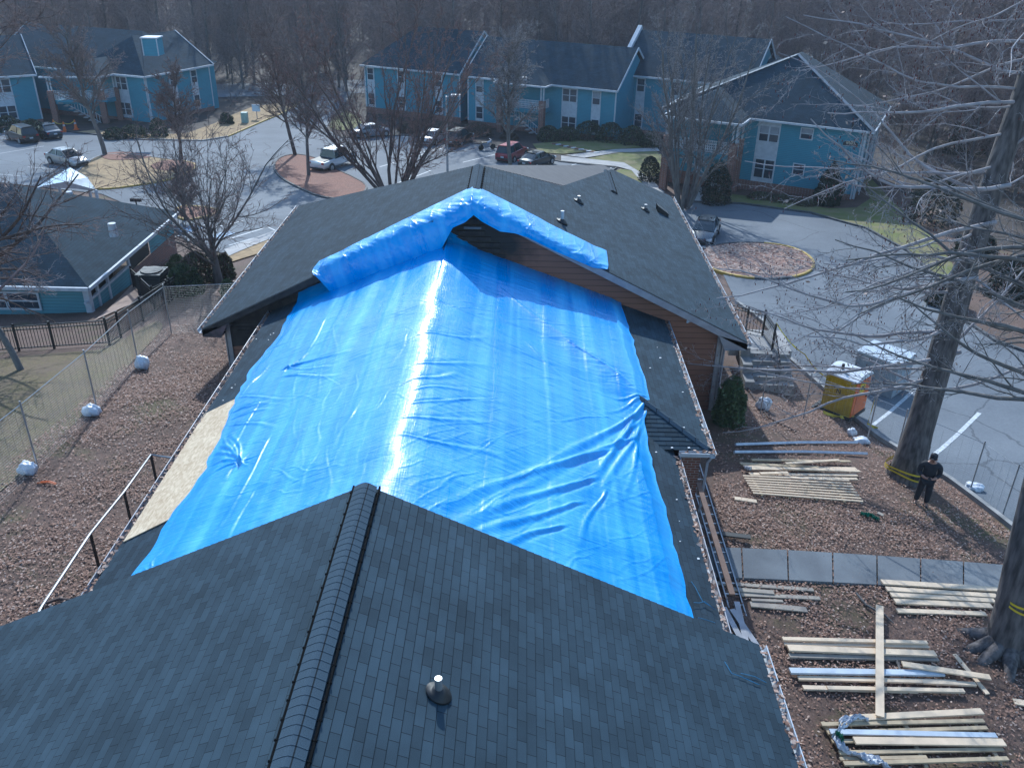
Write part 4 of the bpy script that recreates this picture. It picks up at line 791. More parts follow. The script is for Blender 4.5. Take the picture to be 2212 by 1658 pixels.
def porch(par, p0, p1, back, z0, z1, ridge_s, out_n, stairs=True):
    """two-storey entry porch: p0,p1 the front eave ends, back: depth vector towards the house"""
    bk = Vector((back[0], back[1], 0)); a = Vector((p0[0], p0[1], z1)); b = Vector((p1[0], p1[1], z1)); d = (b-a).normalized(); L = (b-a).length
    mb = MB(); h = L/2*ridge_s; m = (a+b)/2; ap = m+bk.normalized()*L/2+Vector((0,0,h)); r2 = ap+bk*2.2
    roof_face(mb, [a, b, ap], False); roof_face(mb, [b, b+bk*1.9, r2, ap], False); roof_face(mb, [a+bk*1.9, a, ap, r2], False); mb.build('porch_roof', Mt['shingle_far'], par, uv=True)
    mb = MB(); [mb.beam(x-Vector((0,0,.06)), y-Vector((0,0,.06)), .14, .18) for x, y in ((a, b), (b, b+bk), (a, a+bk))]; mb.build('gutter', Mt['white'], par)
    zm = z0+(z1-z0)*.53; A_ = a+d*.55+bk.normalized()*.5; B_ = b-d*.55+bk.normalized()*.5
    for q in (A_, B_, B_+bk*.7):
        mb = MB(); mb.box((q.x, q.y, (z0-.8+zm+1.0)/2), (.62, .62, zm+1.0-z0+.8), rz=math.atan2(d.y, d.x)); mb.build('brick_pier', Mt['brick'], par)
        mb = MB(); [mb.box((q.x+d.x*s_*.16, q.y+d.y*s_*.16, (zm+1.0+z1-.15)/2), (.14, .14, z1-.15-zm-1.0), rz=math.atan2(d.y, d.x)) for s_ in (-1, 1)]; mb.build('post', Mt['white'], par)
    mb = MB(); lattice(mb, A_, B_, zm+.05, .92); lattice(mb, B_, B_+bk*.7, zm+.05, .92); mb.build('balcony_lattice', Mt['white'], par)
    mb = MB(); mb.beam(A_+Vector((0,0,zm-.25-z1)), B_+Vector((0,0,zm-.25-z1)), .12, .45); mb.beam(B_+Vector((0,0,zm-.25-z1)), B_+bk*.7+Vector((0,0,zm-.25-z1)), .12, .45); c_ = (A_+B_)/2+bk*.45; mb.box((c_.x, c_.y, zm-.1), (L-1.1, bk.length, .18), rz=math.atan2(d.y, d.x)); mb.build('balcony_floor', Mt['turq'], par)
    if stairs:
        mb = MB(); s0 = A_+d*.5+bk*.1; n = 9
        for i in range(n): q = s0+d*(i+.5)*(L-2.2)/n; mb.box((q.x, q.y, zm-.2-(zm-z0)*(i+.5)/n), ((L-2.2)/n, 1.0, .08), rz=math.atan2(d.y, d.x))
        st = mb.build('staircase', Mt['concrete'], par); mb = MB()
        e0 = s0+d*.0; e1 = s0+d*(L-2.2)
        for hh in (.1, .95): mb.beam((e0.x, e0.y, zm-.2+hh), (e1.x, e1.y, z0+hh), .07, .07)
        for i in range(15): t = i/14; q = e0.lerp(e1, t); mb.box((q.x, q.y, (zm-.2)*(1-t)+z0*t+.5), (.05, .05, .95))
        mb.build('stair_railing', Mt['white'], st)
# --- building with the number plate
ZE = -14.7; Z0 = -20.4
FR = V2(atz(1889,286,ZE)); FL = V2(atz(1428,234,ZE)); BR = V2(atz(1926,228,ZE)); BL = FL+(BR-FR)
C = empty('apartment_building', (FR.x-9, FR.y+6, Z0), 'two-storey turquoise building at right wearing the number 8601 plate, pyramid roof', 'building')
ap0 = Vector(plane(1724, 118, np.array([*(((FL+FR)/2)+(BR-FR)*.5), 0]), np.array([*(BR-FR).normalized(), 0])))
hC = ap0.z-ZE; mid = [(FL+BR)/2][0]; 
mb = MB(); dr = (FR-FL).normalized(); dd = (BR-FR).normalized(); apx = Vector((ap0.x, ap0.y, ap0.z)); apb = apx+Vector((dd.x, dd.y, 0))*2.2
c4 = [Vector((*p, ZE)) for p in (FL, FR, BR, BL)]
roof_face(mb, [c4[0], c4[1], apx], False); roof_face(mb, [c4[1], c4[2], apb, apx], False); roof_face(mb, [c4[2], c4[3], apb], False); roof_face(mb, [c4[3], c4[0], apx, apb], False)
mb.build('roof', Mt['shingle_far'], C, uv=True); eaves(C, [FL, FR, BR, BL], ZE); soffitq(C, [FL, FR, BR, BL], ZE-.1)
mb = MB(); [mb.beam(c4[1].lerp(apx, k/26)+Vector((0,0,.03)), c4[1].lerp(apx, (k+1)/26)+Vector((0,0,.05)), .34, .03) for k in range(26)]; [mb.beam(c4[0].lerp(apx, k/26)+Vector((0,0,.03)), c4[0].lerp(apx, (k+1)/26)+Vector((0,0,.05)), .34, .03) for k in range(26)]; mb.build('hip_cap', mat('pale_hip_shingle', (.20, .23, .27), (.14, .17, .2), .8), C)
wc = shrink([FL, FR, BR, BL], .6); wallbox(C, wc, Z0, ZE-.1, 'turq', foot=.35)
WC = Wall(wc[0], wc[1])
def win_px(W, par, u0, v0, u1, v1, n=1, blind=False):
    t0, z1 = W.at(u0, v0); t1, z0 = W.at(u1, v1); window(W, par, t0, t1, z0, z1, n, blind=blind)
win_px(WC, C, 1733, 277, 1753, 301, blind=True); win_px(WC, C, 1716, 354, 1734, 378)
tA = WC.at(1628, 380)[0]; tB = WC.at(1668, 380)[0]; zb = WC.at(1640, 352)[1]
mb = MB(); WC.panel(mb, tA-.22, tB+.12, WC.at(1640, 390)[1]-.1, ZE-.15, .02); mb.build('trim_panel', Mt['white'], C)
z_t = WC.at(1650, 345)[1]; z_b = WC.at(1650, 384)[1]; window(WC, C, tA, tB, z_b, z_t, 2); z_t2 = WC.at(1652, 272)[1]; z_b2 = WC.at(1650, 304)[1]; window(WC, C, tA, tB, z_b2, z_t2, 2, blind=True)
mb = MB(); WC.panel(mb, WC.L-.14, WC.L+.05, Z0, ZE-.15, .03); mb.build('corner_board', Mt['white'], C); mb = MB(); WC.panel(mb, -.05, .14, Z0, ZE-.15, .03); mb.build('corner_board', Mt['white'], C)
mb = MB(); q = WC.P(WC.L-.25, 0, .12); mb.tube([(q.x, q.y, ZE-.15), (q.x, q.y, Z0)], .07, 6); mb.build('downspout', Mt['white'], C)
# number plate
t8, z8 = WC.at(1838, 308); mb = MB(); pts = []
for k in range(13): a = math.pi*k/12; pts.append((math.cos(a)*.52, .26+math.sin(a)*.10))
o = [WC.P(t8+x, z8+y-.26, .05) for x, y in [(-.58, 0), (.58, 0), (.58, .26)]+pts+[(-.58, .26)]]; mb.face(o); mb.face([p-WC.n*.04 for p in o][::-1])
for k in range(len(o)): mb.face([o[k], o[k]-WC.n*.04, o[(k+1)%len(o)]-WC.n*.04, o[(k+1)%len(o)]])
pl = mb.build('number_plate', mat('plate_dark', (.03, .035, .04), rough=.5), C)
def text_mesh(name, s, size, M, m, parent, ext=.004):
    cu = bpy.data.curves.new(name, 'FONT'); cu.body = s; cu.size = size; cu.extrude = ext; cu.align_x = 'CENTER'; cu.align_y = 'CENTER'
    ob = bpy.data.objects.new('tmp', cu); col.objects.link(ob); dg = bpy.context.evaluated_depsgraph_get(); me = bpy.data.meshes.new_from_object(ob.evaluated_get(dg)); bpy.data.objects.remove(ob)
    me.transform(M); me.materials.clear(); me.materials.append(m); me.name = name
    o = bpy.data.objects.new(name, me); col.objects.link(o); o.parent = parent; return o
def face_matrix(pos, n, up=Vector((0, 0, 1))):
    n = Vector(n).normalized(); x = up.cross(n).normalized(); y = n.cross(x); M = Matrix(((x.x, y.x, n.x, pos[0]), (x.y, y.y, n.y, pos[1]), (x.z, y.z, n.z, pos[2]), (0, 0, 0, 1))); return M
q = WC.P(t8, z8-.02, .055)-Vector(parent_origin(pl)); text_mesh('numerals', '8601', .36, face_matrix(q, WC.n), mat('plate_numerals', (.7, .6, .42), rough=.5), pl)
# right side: stair bay with posts and rails, a flat dark panel painting its shade
WS = Wall(wc[1], wc[2]); mb = MB(); WS.panel(mb, 2.2, 6.6, Z0, ZE-.2, .03, .02); mb.build('breezeway_shade_panel', Mt['dark'], C)
mb = MB()
for t in (2.1, 6.7, 9.5): q = WS.P(t, 0, .08); mb.box((q.x, q.y, (Z0+ZE)/2), (.14, .14, ZE-Z0-.3))
mb.build('post', Mt['white'], C)
for k, (za, zb_) in enumerate(((ZE-.9, ZE-2.9), (ZE-3.2, ZE-5.2))): mb = MB(); mb.beam(WS.P(6.5, za, .12), WS.P(2.3, zb_, .12), .06, .1); mb.beam(WS.P(6.5, za-.8, .12), WS.P(2.3, zb_-.8, .12), .06, .1); mb.build('stair_railing', Mt['white'], C)
# entry porch of this building
Pa = V2(atz(1430,250,ZE)); Pb = V2(atz(1603,269.5,ZE)); bkv = (BR-FR).normalized()*3.0
porch(C, Pa, Pb, bkv, Z0, ZE, .55, WC.n)
for (u, v) in ((1796, 256), (1841, 276)):
    p = plane(u, v, np.array(c4[0]), np.array((c4[1]-c4[0]).cross(apx-c4[0]))); mb = MB(); mb.tube([p, (p[0], p[1], p[2]+.45)], .07, 8); mb.build('vent_pipe', Mt['dark'], C)
# --- long building in the centre background
ZB = -22.5; EB = -16.8
B = empty('apartment_building', (-2, 112, ZB), 'long turquoise building with a stepped blue-grey roof across the centre background', 'building')
def gable_wing(par, f0, f1, depth, ze, hgt, z0, mwall='turq', hipl=False, hipr=False, parapet=None, foot=.5):
    """wing with its eave towards the camera; f0,f1 eave ends (x,y); ridge parallel"""
    a = Vector((*f0[:2], ze)); b = Vector((*f1[:2], ze)); d = (b-a).normalized(); n = Vector((-d.y, d.x, 0))
    if n.y < 0: n = -n
    D_ = n*depth; r0_ = a+D_/2+Vector((0,0,hgt)); r1_ = b+D_/2+Vector((0,0,hgt))
    if hipl: r0_ += d*depth*.4
    if hipr: r1_ -= d*depth*.4
    mb = MB(); roof_face(mb, [a, b, r1_, r0_], False); roof_face(mb, [b+D_, a+D_, r0_, r1_], False)
    if hipl: roof_face(mb, [a+D_, a, r0_], False)
    if hipr: roof_face(mb, [b, b+D_, r1_], False)
    mb.build('roof', Mt['shingle_far'], par, uv=True)
    mb = MB(); mb.beam(a-Vector((0,0,.08)), b-Vector((0,0,.08)), .16, .2); mb.build('gutter', Mt['white'], par)
    if not hipl or not hipr:
        mb = MB()
        for on, e_, rr_ in ((not hipl, a, r0_), (not hipr, b, r1_)):
            if on: mb = MB(); mb.beam(e_-Vector((0,0,.04)), rr_-Vector((0,0,.04)), .08, .24); mb.beam(e_+D_-Vector((0,0,.04)), rr_-Vector((0,0,.04)), .08, .24); mb.build('rake_board', Mt['white'], par)
    i = n*.5; A_ = a+i+d*.3; B_ = b+i-d*.3; A2 = a+D_-i+d*.3; B2 = b+D_-i-d*.3; mb = MB()
    wallseg(mb, A_, B_, z0+foot, ze-.1); mb.build('wall', Mt[mwall], par)
    mb = MB(); zr = hgt*(1-.12); mA = (A_+A2)/2; mb.face([(A2.x, A2.y, z0), (A_.x, A_.y, z0), (A_.x, A_.y, ze)] + ([] if hipl else [(mA.x, mA.y, ze+zr)])+[(A2.x, A2.y, ze)]); mb.build('wall', Mt[mwall], par)
    mb = MB(); mB_ = (B_+B2)/2; mb.face([(B_.x, B_.y, z0), (B2.x, B2.y, z0), (B2.x, B2.y, ze)] + ([] if hipr else [(mB_.x, mB_.y, ze+zr)])+[(B_.x, B_.y, ze)]); mb.build('wall', Mt[mwall], par)
    mb = MB(); wallseg(mb, B2, A2, z0, ze-.1); mb.build('wall', Mt[mwall], par)
    mb = MB(); wallseg(mb, A_, B_, z0-2, z0+foot); mb.build('foundation', Mt['brick'], par)
    W = Wall(A_, B_); mb = MB(); W.panel(mb, -.02, .14, z0+foot, ze-.15, .03); mb.build('corner_board', Mt['white'], par); mb = MB(); W.panel(mb, W.L-.14, W.L+.02, z0+foot, ze-.15, .03); mb.build('corner_board', Mt['white'], par)
    return W, d, n
def bay(W, par, u, wpx, ze, z0, n=1, vtop_=None, blind=False):
    """full-height white trim strip with an upper and a lower window, centred on image column u"""
    vm = 205
    t = W.at(u, vm)[0]; hw_ = .42*n; mb = MB(); W.panel(mb, t-hw_-.14, t+hw_+.14, z0+.55, ze-.2, .02); mb.build('trim_panel', Mt['white'], par)
    H = ze-z0; window(W, par, t-hw_, t+hw_, z0+.62+.25, z0+.62+1.6, n); window(W, par, t-hw_, t+hw_, ze-1.75, ze-.4, n, blind=blind)
b1 = atz(777,140,EB), atz(994,161,EB); W1, d1, n1 = gable_wing(B, V2(b1[0]), V2(b1[1]), 12.5, EB, 4.3, ZB, hipl=True)
for u in (803, 868, 948): bay(W1, B, u, 14, EB, ZB, 1)
b2 = atz(994,166,EB), atz(1335,193,EB+.2); W2, d2, n2 = gable_wing(B, V2(b2[0])+n1.xy*.8, V2(b2[1]), 12.0, EB, 3.9, ZB)
for u, n in ((1036, 1), (1231, 2), (1289, 1)): bay(W2, B, u, 14, EB, ZB, n, blind=(n == 1))
b3 = atz(1336,160,EB+.9), atz(1470,174,EB+.9); W3, d3, n3 = gable_wing(B, V2(b3[0]), V2(b3[1])+d2.xy*8, 12.5, EB+.9, 4.3, ZB)
for u, n in ((1383, 1), (1458, 1)): bay(W3, B, u, 14, EB+.9, ZB, n)
# parapet between the roofs and the brick chimney wall below it
pa = Vector((*V2(b3[0]), EB+.9)); mb = MB(); n3v = Vector((n3.x, n3.y, 0)); mb.beam(pa-d3*.15+Vector((0,0,.1)), pa-d3*.15+n3v*6.4+Vector((0,0,4.6)), .5, .5); mb.build('parapet', Mt['white'], B)
q = pa-d3*.2-n3v*.1; mb = MB(); mb.box((q.x, q.y, (ZB+EB+1)/2), (1.0, .7, EB+1-ZB), rz=math.atan2(d3.y, d3.x)); mb.build('brick_pier', Mt['brick'], B)
porch(B, V2(atz(1067,177,EB)), V2(atz(1178,188,EB)), n2*3.4, ZB, EB, .55, None)
for u, v in ((1087,98),(1280,118),(1376,106),(1133,170)):
    p = atz(u, v, EB+2.2); mb = MB(); mb.box(p, (.45, .45, .3)); mb.build('roof_vent', Mt['white'], B)
# wing behind the pyramid roof
D = empty('apartment_building', (30, 98, -22), 'turquoise wing with a porch half hidden behind the pyramid-roofed building', 'building')
e0, e1 = atz(1452,181,-16.9), atz(1560,192,-16.9); W4, d4, n4 = gable_wing(D, V2(e0)+V2((0,0)), V2(e1)+(V2(e1)-V2(e0))*1.2, 13, -16.9, 4.4, -22.3, hipr=True)
porch(D, V2(atz(1455,186,-16.9)), V2(atz(1556,197,-16.9)), n4*3.0, -22.3, -16.9, .5, None, stairs=False)
# --- building at the far left
ZA = -22.2; EA = -16.7
Ab = empty('apartment_building', (-52, 108, ZA), 'turquoise two-storey building with brick stair piers at the far left', 'building')
a1 = V2(atz(312,166,EA)); a2 = V2(atz(461,139,EA)); a0 = V2(atz(142,150,EA)); am = V2(atz(79,161,EA)); al = V2(atz(-90,172,EA))
W5, d5, n5 = gable_wing(Ab, a0+(a0-a1).normalized()*12, a1, 13, EA, 4.0, ZA, hipr=True)
for u in (266,): bay(W5, Ab, u, 14, EA, ZA, 2)
dn = (a2-a1); f1_ = a2; Wr, d6, n6 = gable_wing(Ab, a1, a2, 11, EA, 3.6, ZA, hipl=True)
for u in (336, 378, 424): bay(Wr, Ab, u, 14, EA, ZA, 1)
porch(Ab, V2(atz(83,166,EA)), V2(atz(214,166,EA)), n5*3.4, ZA, EA, .45, None)
W7, d7, n7 = gable_wing(Ab, al, am, 13, EA, 3.6, ZA); bay(W7, Ab, 8, 14, EA, ZA, 2)
t = atz(330, 98, EA+4.2); mb = MB(); mb.box((t[0], t[1], EA+4.1), (1.6, 1.6, 1.7)); ch = mb.build('chimney', Mt['turq'], Ab); mb = MB(); mb.box((t[0], t[1], EA+5.0), (1.8, 1.8, .12)); [mb.box((t[0]+sx*.78, t[1]-.82, EA+4.1), (.1, .06, 1.7)) for sx in (-1, 1)]; mb.build('chimney_trim', Mt['white'], ch)
# --- low building at the left with the fenced terrace
ZL = -16; EL = -14.6
Lc = empty('clubhouse', (-27, 41, ZL), 'low dark-roofed turquoise building with a screened porch behind the iron fence', 'building')
KX = atz(191,622,EL)[0]; KY = atz(191,622,EL)[1]; EY = atz(394,457,EL)[1]; LX = KX-34
c4 = [(LX, KY, EL), (KX, KY, EL), (KX, EY, EL), (LX, EY, EL)]
mb = MB(); hip(mb, c4, EL, .52); mb.build('roof', Mt['shingle_far'], Lc, uv=True); eaves(Lc, c4, EL, .16); soffitq(Lc, c4, EL-.12)
wl = [(LX+.5, KY+.35), (KX-.3, KY+.35), (KX-.3, EY-.4), (LX+.5, EY-.4)]
mb = MB(); wallseg(mb, wl[0], (wl[1][0]-.0, wl[1][1]), ZL-.6, EL-.1); mb.build('wall', Mt['turq2'], Lc)
yj = atx(289, 619, KX-.3)[1]; mb = MB(); wallseg(mb, wl[1], (wl[1][0], yj), ZL-.6, ZL+.62); mb.build('wall', Mt['turq2'], Lc)
mb = MB(); wallseg(mb, (wl[1][0]-.9, wl[1][1]), (wl[1][0]-.9, yj), ZL-.6, EL-.1); mb.build('porch_inner_wall', Mt['dark'], Lc)
mb = MB(); wallseg(mb, (wl[1][0], yj+2.6), wl[2], ZL+.3, EL-.1); mb.build('wall', Mt['turq2'], Lc); mb = MB(); wallseg(mb, (wl[1][0], yj), wl[2], ZL-2, ZL+.3); mb.build('foundation', Mt['brick'], Lc)
mb = MB(); wallseg(mb, (wl[1][0]-.05, yj), (wl[1][0]-.05, yj+2.6), ZL+.3, EL-.1); mb.build('dark_screen', Mt['dark'], Lc)
mb = MB()
for y in (KY+.35, KY+1.3, KY+2.4, yj-.1): mb.box((KX-.29, y, (ZL-.6+EL)/2), (.1, .16, EL-ZL+.4))
mb.box((KX-.29, (KY+yj)/2, ZL+.66), (.12, yj-KY, .1)); mb.box((KX-.29, KY+.33, (ZL-.6+EL)/2), (.26, .26, EL-ZL+.4)); mb.build('post', Mt['white'], Lc)
WLc = Wall((LX+.5, KY+.35), (KX-.3, KY+.35)); t0, z1 = WLc.at(8, 655); window(WLc, Lc, t0-1.2, t0+1.6, ZL+.25, ZL+.95, 2)
sheet('terrace', K([(204,694),(262,668),(330,640),(325,616),(290,612)]), .06, mat('tan_terrace', (.34, .25, .2), (.28, .2, .17), .8, scale=4), .8)
# glossy little metal roof behind it
mr_ = [atz(u, v, -15.0) for u, v in ((88,400),(150,374),(196,392),(160,412))]
mb = MB(); a = Vector(atz(82,404,-17.6)); b = Vector(atz(208,410,-17.6)); c_ = Vector(atz(188,383,-17.6)); d_2 = Vector(atz(122,380,-17.6)); rdg0 = (a+b)/2+Vector((0,0,.5)); rdg1 = (c_+d_2)/2+Vector((0,0,.7))
mb.face([a, rdg0, rdg1, d_2]); mb.face([b, c_, rdg1, rdg0][::-1]); mb.face([a, b, rdg0]); mb.face([c_, d_2, rdg1]); mrf = empty('pavilion', (a.x, a.y, -18), 'small pavilion with a glossy pale metal roof behind the clubhouse roof', 'pavilion'); mb.build('roof', Mt['metalroof'], mrf)
for q in (a, b, c_, d_2): m2 = MB(); m2.box((q.x*.98+rdg0.x*.02, q.y*.98+rdg0.y*.02, q.z-1.3), (.16, .16, 2.6)); m2.build('post', Mt['white'], mrf)
for u, v in ((150,423),(243,492),(60,445)):
    p = atz(u, v, EL+1.6); mb = MB(); mb.tube([(p[0], p[1], p[2]-.4), (p[0], p[1], p[2]+.22)], [.2, .18], 10); mb.build('roof_vent', Mt['white'], Lc)
# ------------------------------------------------------------------ trees
def unit(v): return v/max(1e-9, math.sqrt(v[0]*v[0]+v[1]*v[1]+v[2]*v[2]))
class Tree:
    """recursive bare tree; segments are kept per level"""
    def __init__(s, seed, cfg): s.r = np.random.RandomState(seed); s.c = cfg; s.seg = [[] for _ in range(6)]; s.tips = []
    def grow(s, p, d, L, rad, lv):
        c = s.c; n = c['n'][lv]; st = L/n; r = s.r; kids = c['k'][lv] if lv < len(c['k']) else 0; maxlv = len(c['n'])-1
        wob = c['wob'][lv]; tr = c['trop'][lv]; acc = 0.; r0_ = rad; tipf = c.get('tip', .25)
        for i in range(n):
            d = unit(d+r.normal(0, wob, 3)+np.array([0, 0, tr])); q = p+d*st; t = (i+1)/n; r1_ = rad*(1-t*(1-tipf)); s.seg[lv].append((p, q, r0_, r1_)); p = q; r0_ = r1_
            if lv < maxlv and t > c['start'][lv]:
                acc += kids/(n*(1-c['start'][lv]))
                while acc > 0:
                    if r.rand() < acc:
                        ax = np.cross(d, r.normal(0, 1, 3)); ax = unit(ax); a = R(c['ang'][lv]+r.normal(0, 9)); dc = unit(d*math.cos(a)+ax*math.sin(a))
                        s.grow(p-d*st*r.rand(), dc, L*c['len'][lv]*(1-.45*t)*r.uniform(.7, 1.15), max(r0_*c['rad'][lv]*r.uniform(.8, 1.1), c['minr']), lv+1)
                    acc -= 1
        if lv == maxlv: s.tips.append(p)
def tubes(segs, n, scale=1.):
    """all segments as open n-sided tubes in one numpy mesh"""
    if not segs: return np.zeros((0, 3)), np.zeros((0, 4), int)
    a = np.array([x[0] for x in segs]); b = np.array([x[1] for x in segs]); ra = np.array([x[2] for x in segs])*scale; rb = np.array([x[3] for x in segs])*scale
    d = b-a; d /= np.maximum(1e-9, np.linalg.norm(d, axis=1))[:, None]; h = np.where(np.abs(d[:, 2:3]) < .9, np.array([[0, 0, 1.]]), np.array([[1., 0, 0]])); x = np.cross(d, h); x /= np.linalg.norm(x, axis=1)[:, None]; y = np.cross(d, x)
    V = []; m = len(a)
    for c, rr in ((a-d*ra[:, None]*.3, ra), (b, rb)):
        for k in range(n): t = 2*math.pi*k/n; V.append(c+(x*math.cos(t)+y*math.sin(t))*rr[:, None])
    V = np.stack(V, 1).reshape(-1, 3); base = np.arange(m)[:, None]*2*n
    Fq = np.concatenate([np.stack([base[:, 0]+k, base[:, 0]+(k+1) % n, base[:, 0]+n+(k+1) % n, base[:, 0]+n+k], 1) for k in range(n)])
    return V, Fq
def merge(parts):
    V = []; Fq = []; o = 0
    for v, f in parts: V.append(v); Fq.append(f+o); o += len(v)
    return np.concatenate(V), np.concatenate(Fq)
def tree_obj(name, T, loc, label, cat, mats, group=None, split=1, sides=(9, 6, 4, 3, 3, 3), leaves=None, lf=None):
    """mats: (bark, branch material, twig material); split: levels below this are the trunk part"""
    root = empty(name, loc, label, cat, group); mx = max(i for i, x in enumerate(T.seg) if x)
    v, f = merge([tubes(T.seg[l], sides[l]) for l in range(split) if T.seg[l]]); npmesh('trunk', v, f, mats[0], root, smooth=True)
    lv = [l for l in range(split, mx)]
    if lv:
        v, f = merge([tubes(T.seg[l], sides[l]) for l in lv]); npmesh('crown', v, f, mats[1], root, smooth=True)
    v, f = tubes(T.seg[mx], 3); tw = npmesh('twigs', v, f, mats[2], root)
    if leaves: leaf_cloud('clinging_leaves', T, leaves, lf, root)
    return root
def leaf_cloud(name, T, n, m, parent, size=.07, seed=1):
    r = np.random.RandomState(seed); tips = np.array(T.tips); c = tips[r.randint(0, len(tips), n)]+r.normal(0, .08, (n, 3)); u = r.normal(0, 1, (n, 3)); u /= np.linalg.norm(u, axis=1)[:, None]; w2 = r.normal(0, 1, (n, 3)); w2 = np.cross(u, w2); w2 /= np.linalg.norm(w2, axis=1)[:, None]; s = r.uniform(.5, 1.2, (n, 1))*size
    V = np.stack([c-u*s, c-w2*s*.6, c+u*s, c+w2*s*.6], 1).reshape(-1, 3); return npmesh(name, V, np.arange(4*n).reshape(n, 4), m, parent)
WILD = dict(n=[12, 6, 5, 4], k=[20, 8, 5], start=[.35, .2, .15], ang=[52, 42, 38], len=[.34, .5, .5], rad=[.42, .5, .55], wob=[.04, .10, .14, .2], trop=[.02, .07, .05, .03], minr=.016, tip=.2)
def at_px(u, v): p = gp(u, v); return p
def vt(p, v): return vtop((p.x, p.y, p.z), v)-p.z       # height a thing at p must have to reach image row v
# individual trees of the grounds ---------------------------------
def shaped(seed, H, r0_, lean=(0, 0), stems=1, cfg=None, spread=25):
    T = Tree(seed, cfg or WILD); rr = T.r
    for i in range(stems):
        a = 2*math.pi*i/max(1, stems)+rr.rand(); t = R(spread*(rr.uniform(.35, 1.1))) if stems > 1 else 0; d = unit(np.array([math.sin(t)*math.cos(a)+lean[0], math.sin(t)*math.sin(a)+lean[1], math.cos(t)]))
        T.grow(np.array([.25*math.cos(a)*(stems > 1), .25*math.sin(a)*(stems > 1), -.2]), d, H*(rr.uniform(.8, 1.0) if stems > 1 else 1), r0_*(1 if stems == 1 else rr.uniform(.6, 1)), 0)
    return T
BIG = dict(n=[10, 8, 6, 5, 4], k=[8, 7, 5, 4], start=[.22, .15, .12, .12], ang=[24, 28, 32, 36], len=[.62, .6, .5, .5], rad=[.62, .6, .6, .6], wob=[.07, .09, .12, .16, .2], trop=[.03, .03, .02, .01, 0], minr=.011, tip=.25)
# the broad many-stemmed tree behind the gable
p = at_px(850, 436); T = shaped(21, vt(p, 60)*1.08, .16, stems=13, cfg=dict(BIG, k=[11, 9, 8, 6], len=[.5, .5, .48, .45], minr=.015), spread=47)
tree_obj('tree', T, p, 'broad many-stemmed dark bare tree standing right behind the tall gable', 'tree', (Mt['bark'], Mt['bark'], Mt['twigred']), leaves=420, lf=Mt['leaf1'])
# crape myrtle by the air conditioner
p = at_px(474, 612); CM = dict(n=[3, 8, 7, 5, 4], k=[11, 9, 8, 6], start=[.6, .1, .1, .1], ang=[44, 34, 34, 38], len=[3.1, .66, .55, .5], rad=[.5, .55, .6, .6], wob=[.02, .10, .12, .16, .2], trop=[.02, .06, .03, .01, 0], minr=.011, tip=.3)
T = shaped(5, 3.0, .24, (-.05, 0), cfg=CM); tree_obj('tree', T, p, 'bare brown spreading tree between the clubhouse and the tall gabled roof', 'tree', (Mt['barkgrey'], Mt['barkgrey'], Mt['twig']), split=1)
# thin tree in the near left yard, its branches fill the left edge
p = at_px(48, 800); T = shaped(9, 8.5, .12, cfg=dict(BIG, k=[24, 13, 9, 6], start=[.3, .12, .1, .1], ang=[55, 40, 38, 38], len=[.55, .55, .5, .5], trop=[.01, .03, 0, 0, 0], minr=.008)); tree_obj('tree', T, p, 'slender pale-twigged tree in the near left yard before the iron fence', 'tree', (Mt['barkgrey'], Mt['twig'], Mt['twigpale']), leaves=60, lf=Mt['leaf1'])
p = at_px(-70, 760); T = shaped(10, 12, .2, cfg=dict(BIG, k=[24, 13, 9, 6], start=[.25, .12, .1, .1], ang=[55, 40, 38, 38], len=[.6, .55, .5, .5], trop=[.01, .03, 0, 0, 0], minr=.008)); tree_obj('tree', T, p, 'dark bare tree just outside the left edge reaching its branches in over the clubhouse', 'tree', (Mt['bark'], Mt['bark'], Mt['twig']))
MED = dict(BIG, k=[26, 13, 9, 6], start=[.3, .15, .12, .12], ang=[42, 36, 36, 38], len=[.5, .55, .5, .5], minr=.016)
def med(u, v, vtp, seed, r_, label, m='barkgrey', lean=(0, 0), cfg=None, tw='twig', stems=1, spread=20):
    p = at_px(u, v); H = vt(p, vtp); T = shaped(seed, H*.86, r_, lean, stems, cfg or MED, spread); return tree_obj('tree', T, p, label, 'tree', (Mt[m], Mt['barkgrey' if m == 'barkgrey' else 'bark'], Mt[tw]))
med(228, 337, 10, 31, .24, 'tall grey bare tree on the upper mulch patch of the left grass island')
med(395, 360, 120, 32, .16, 'smaller bare tree on the right mulch patch of the left grass island', 'bark')
med(639, 337, 20, 33, .20, 'straight dark-trunked bare tree at the rear of the mulch island behind the pickup tail', 'bark')
med(667, 381, 60, 34, .17, 'grey-trunked bare tree on the mulch island in front of the pickup', lean=(.03, 0))
med(1103, 370, 30, 35, .21, 'pale grey bare tree standing between the black sedan and the rear roof ridge', cfg=dict(MED, ang=[34, 34, 36, 38]), tw='twigpale')
med(400, 478, 330, 36, .10, 'young bare tree on the small yellow-kerbed island', 'bark')
p = at_px(1476, 452); H = vt(p, -40); T = shaped(41, H*.86, .19, stems=9, cfg=dict(BIG, k=[11, 10, 8, 6], ang=[26, 32, 34, 38], len=[.5, .52, .5, .5], trop=[.04, .04, .02, 0, 0], minr=.011), spread=26)
tree_obj('tree', T, p, 'pale grey many-stemmed bare tree in front of the porch of the pyramid-roofed building', 'tree', (Mt['barkgrey'], Mt['barkgrey'], Mt['twigpale']))
# oak with the yellow tape beside the person
base = at_px(1955, 1035); b0 = np.array(base)
axis_px = [(1955, 1035), (1985, 930), (2035, 760), (2092, 560), (2150, 380), (2212, 200), (2290, -60)]
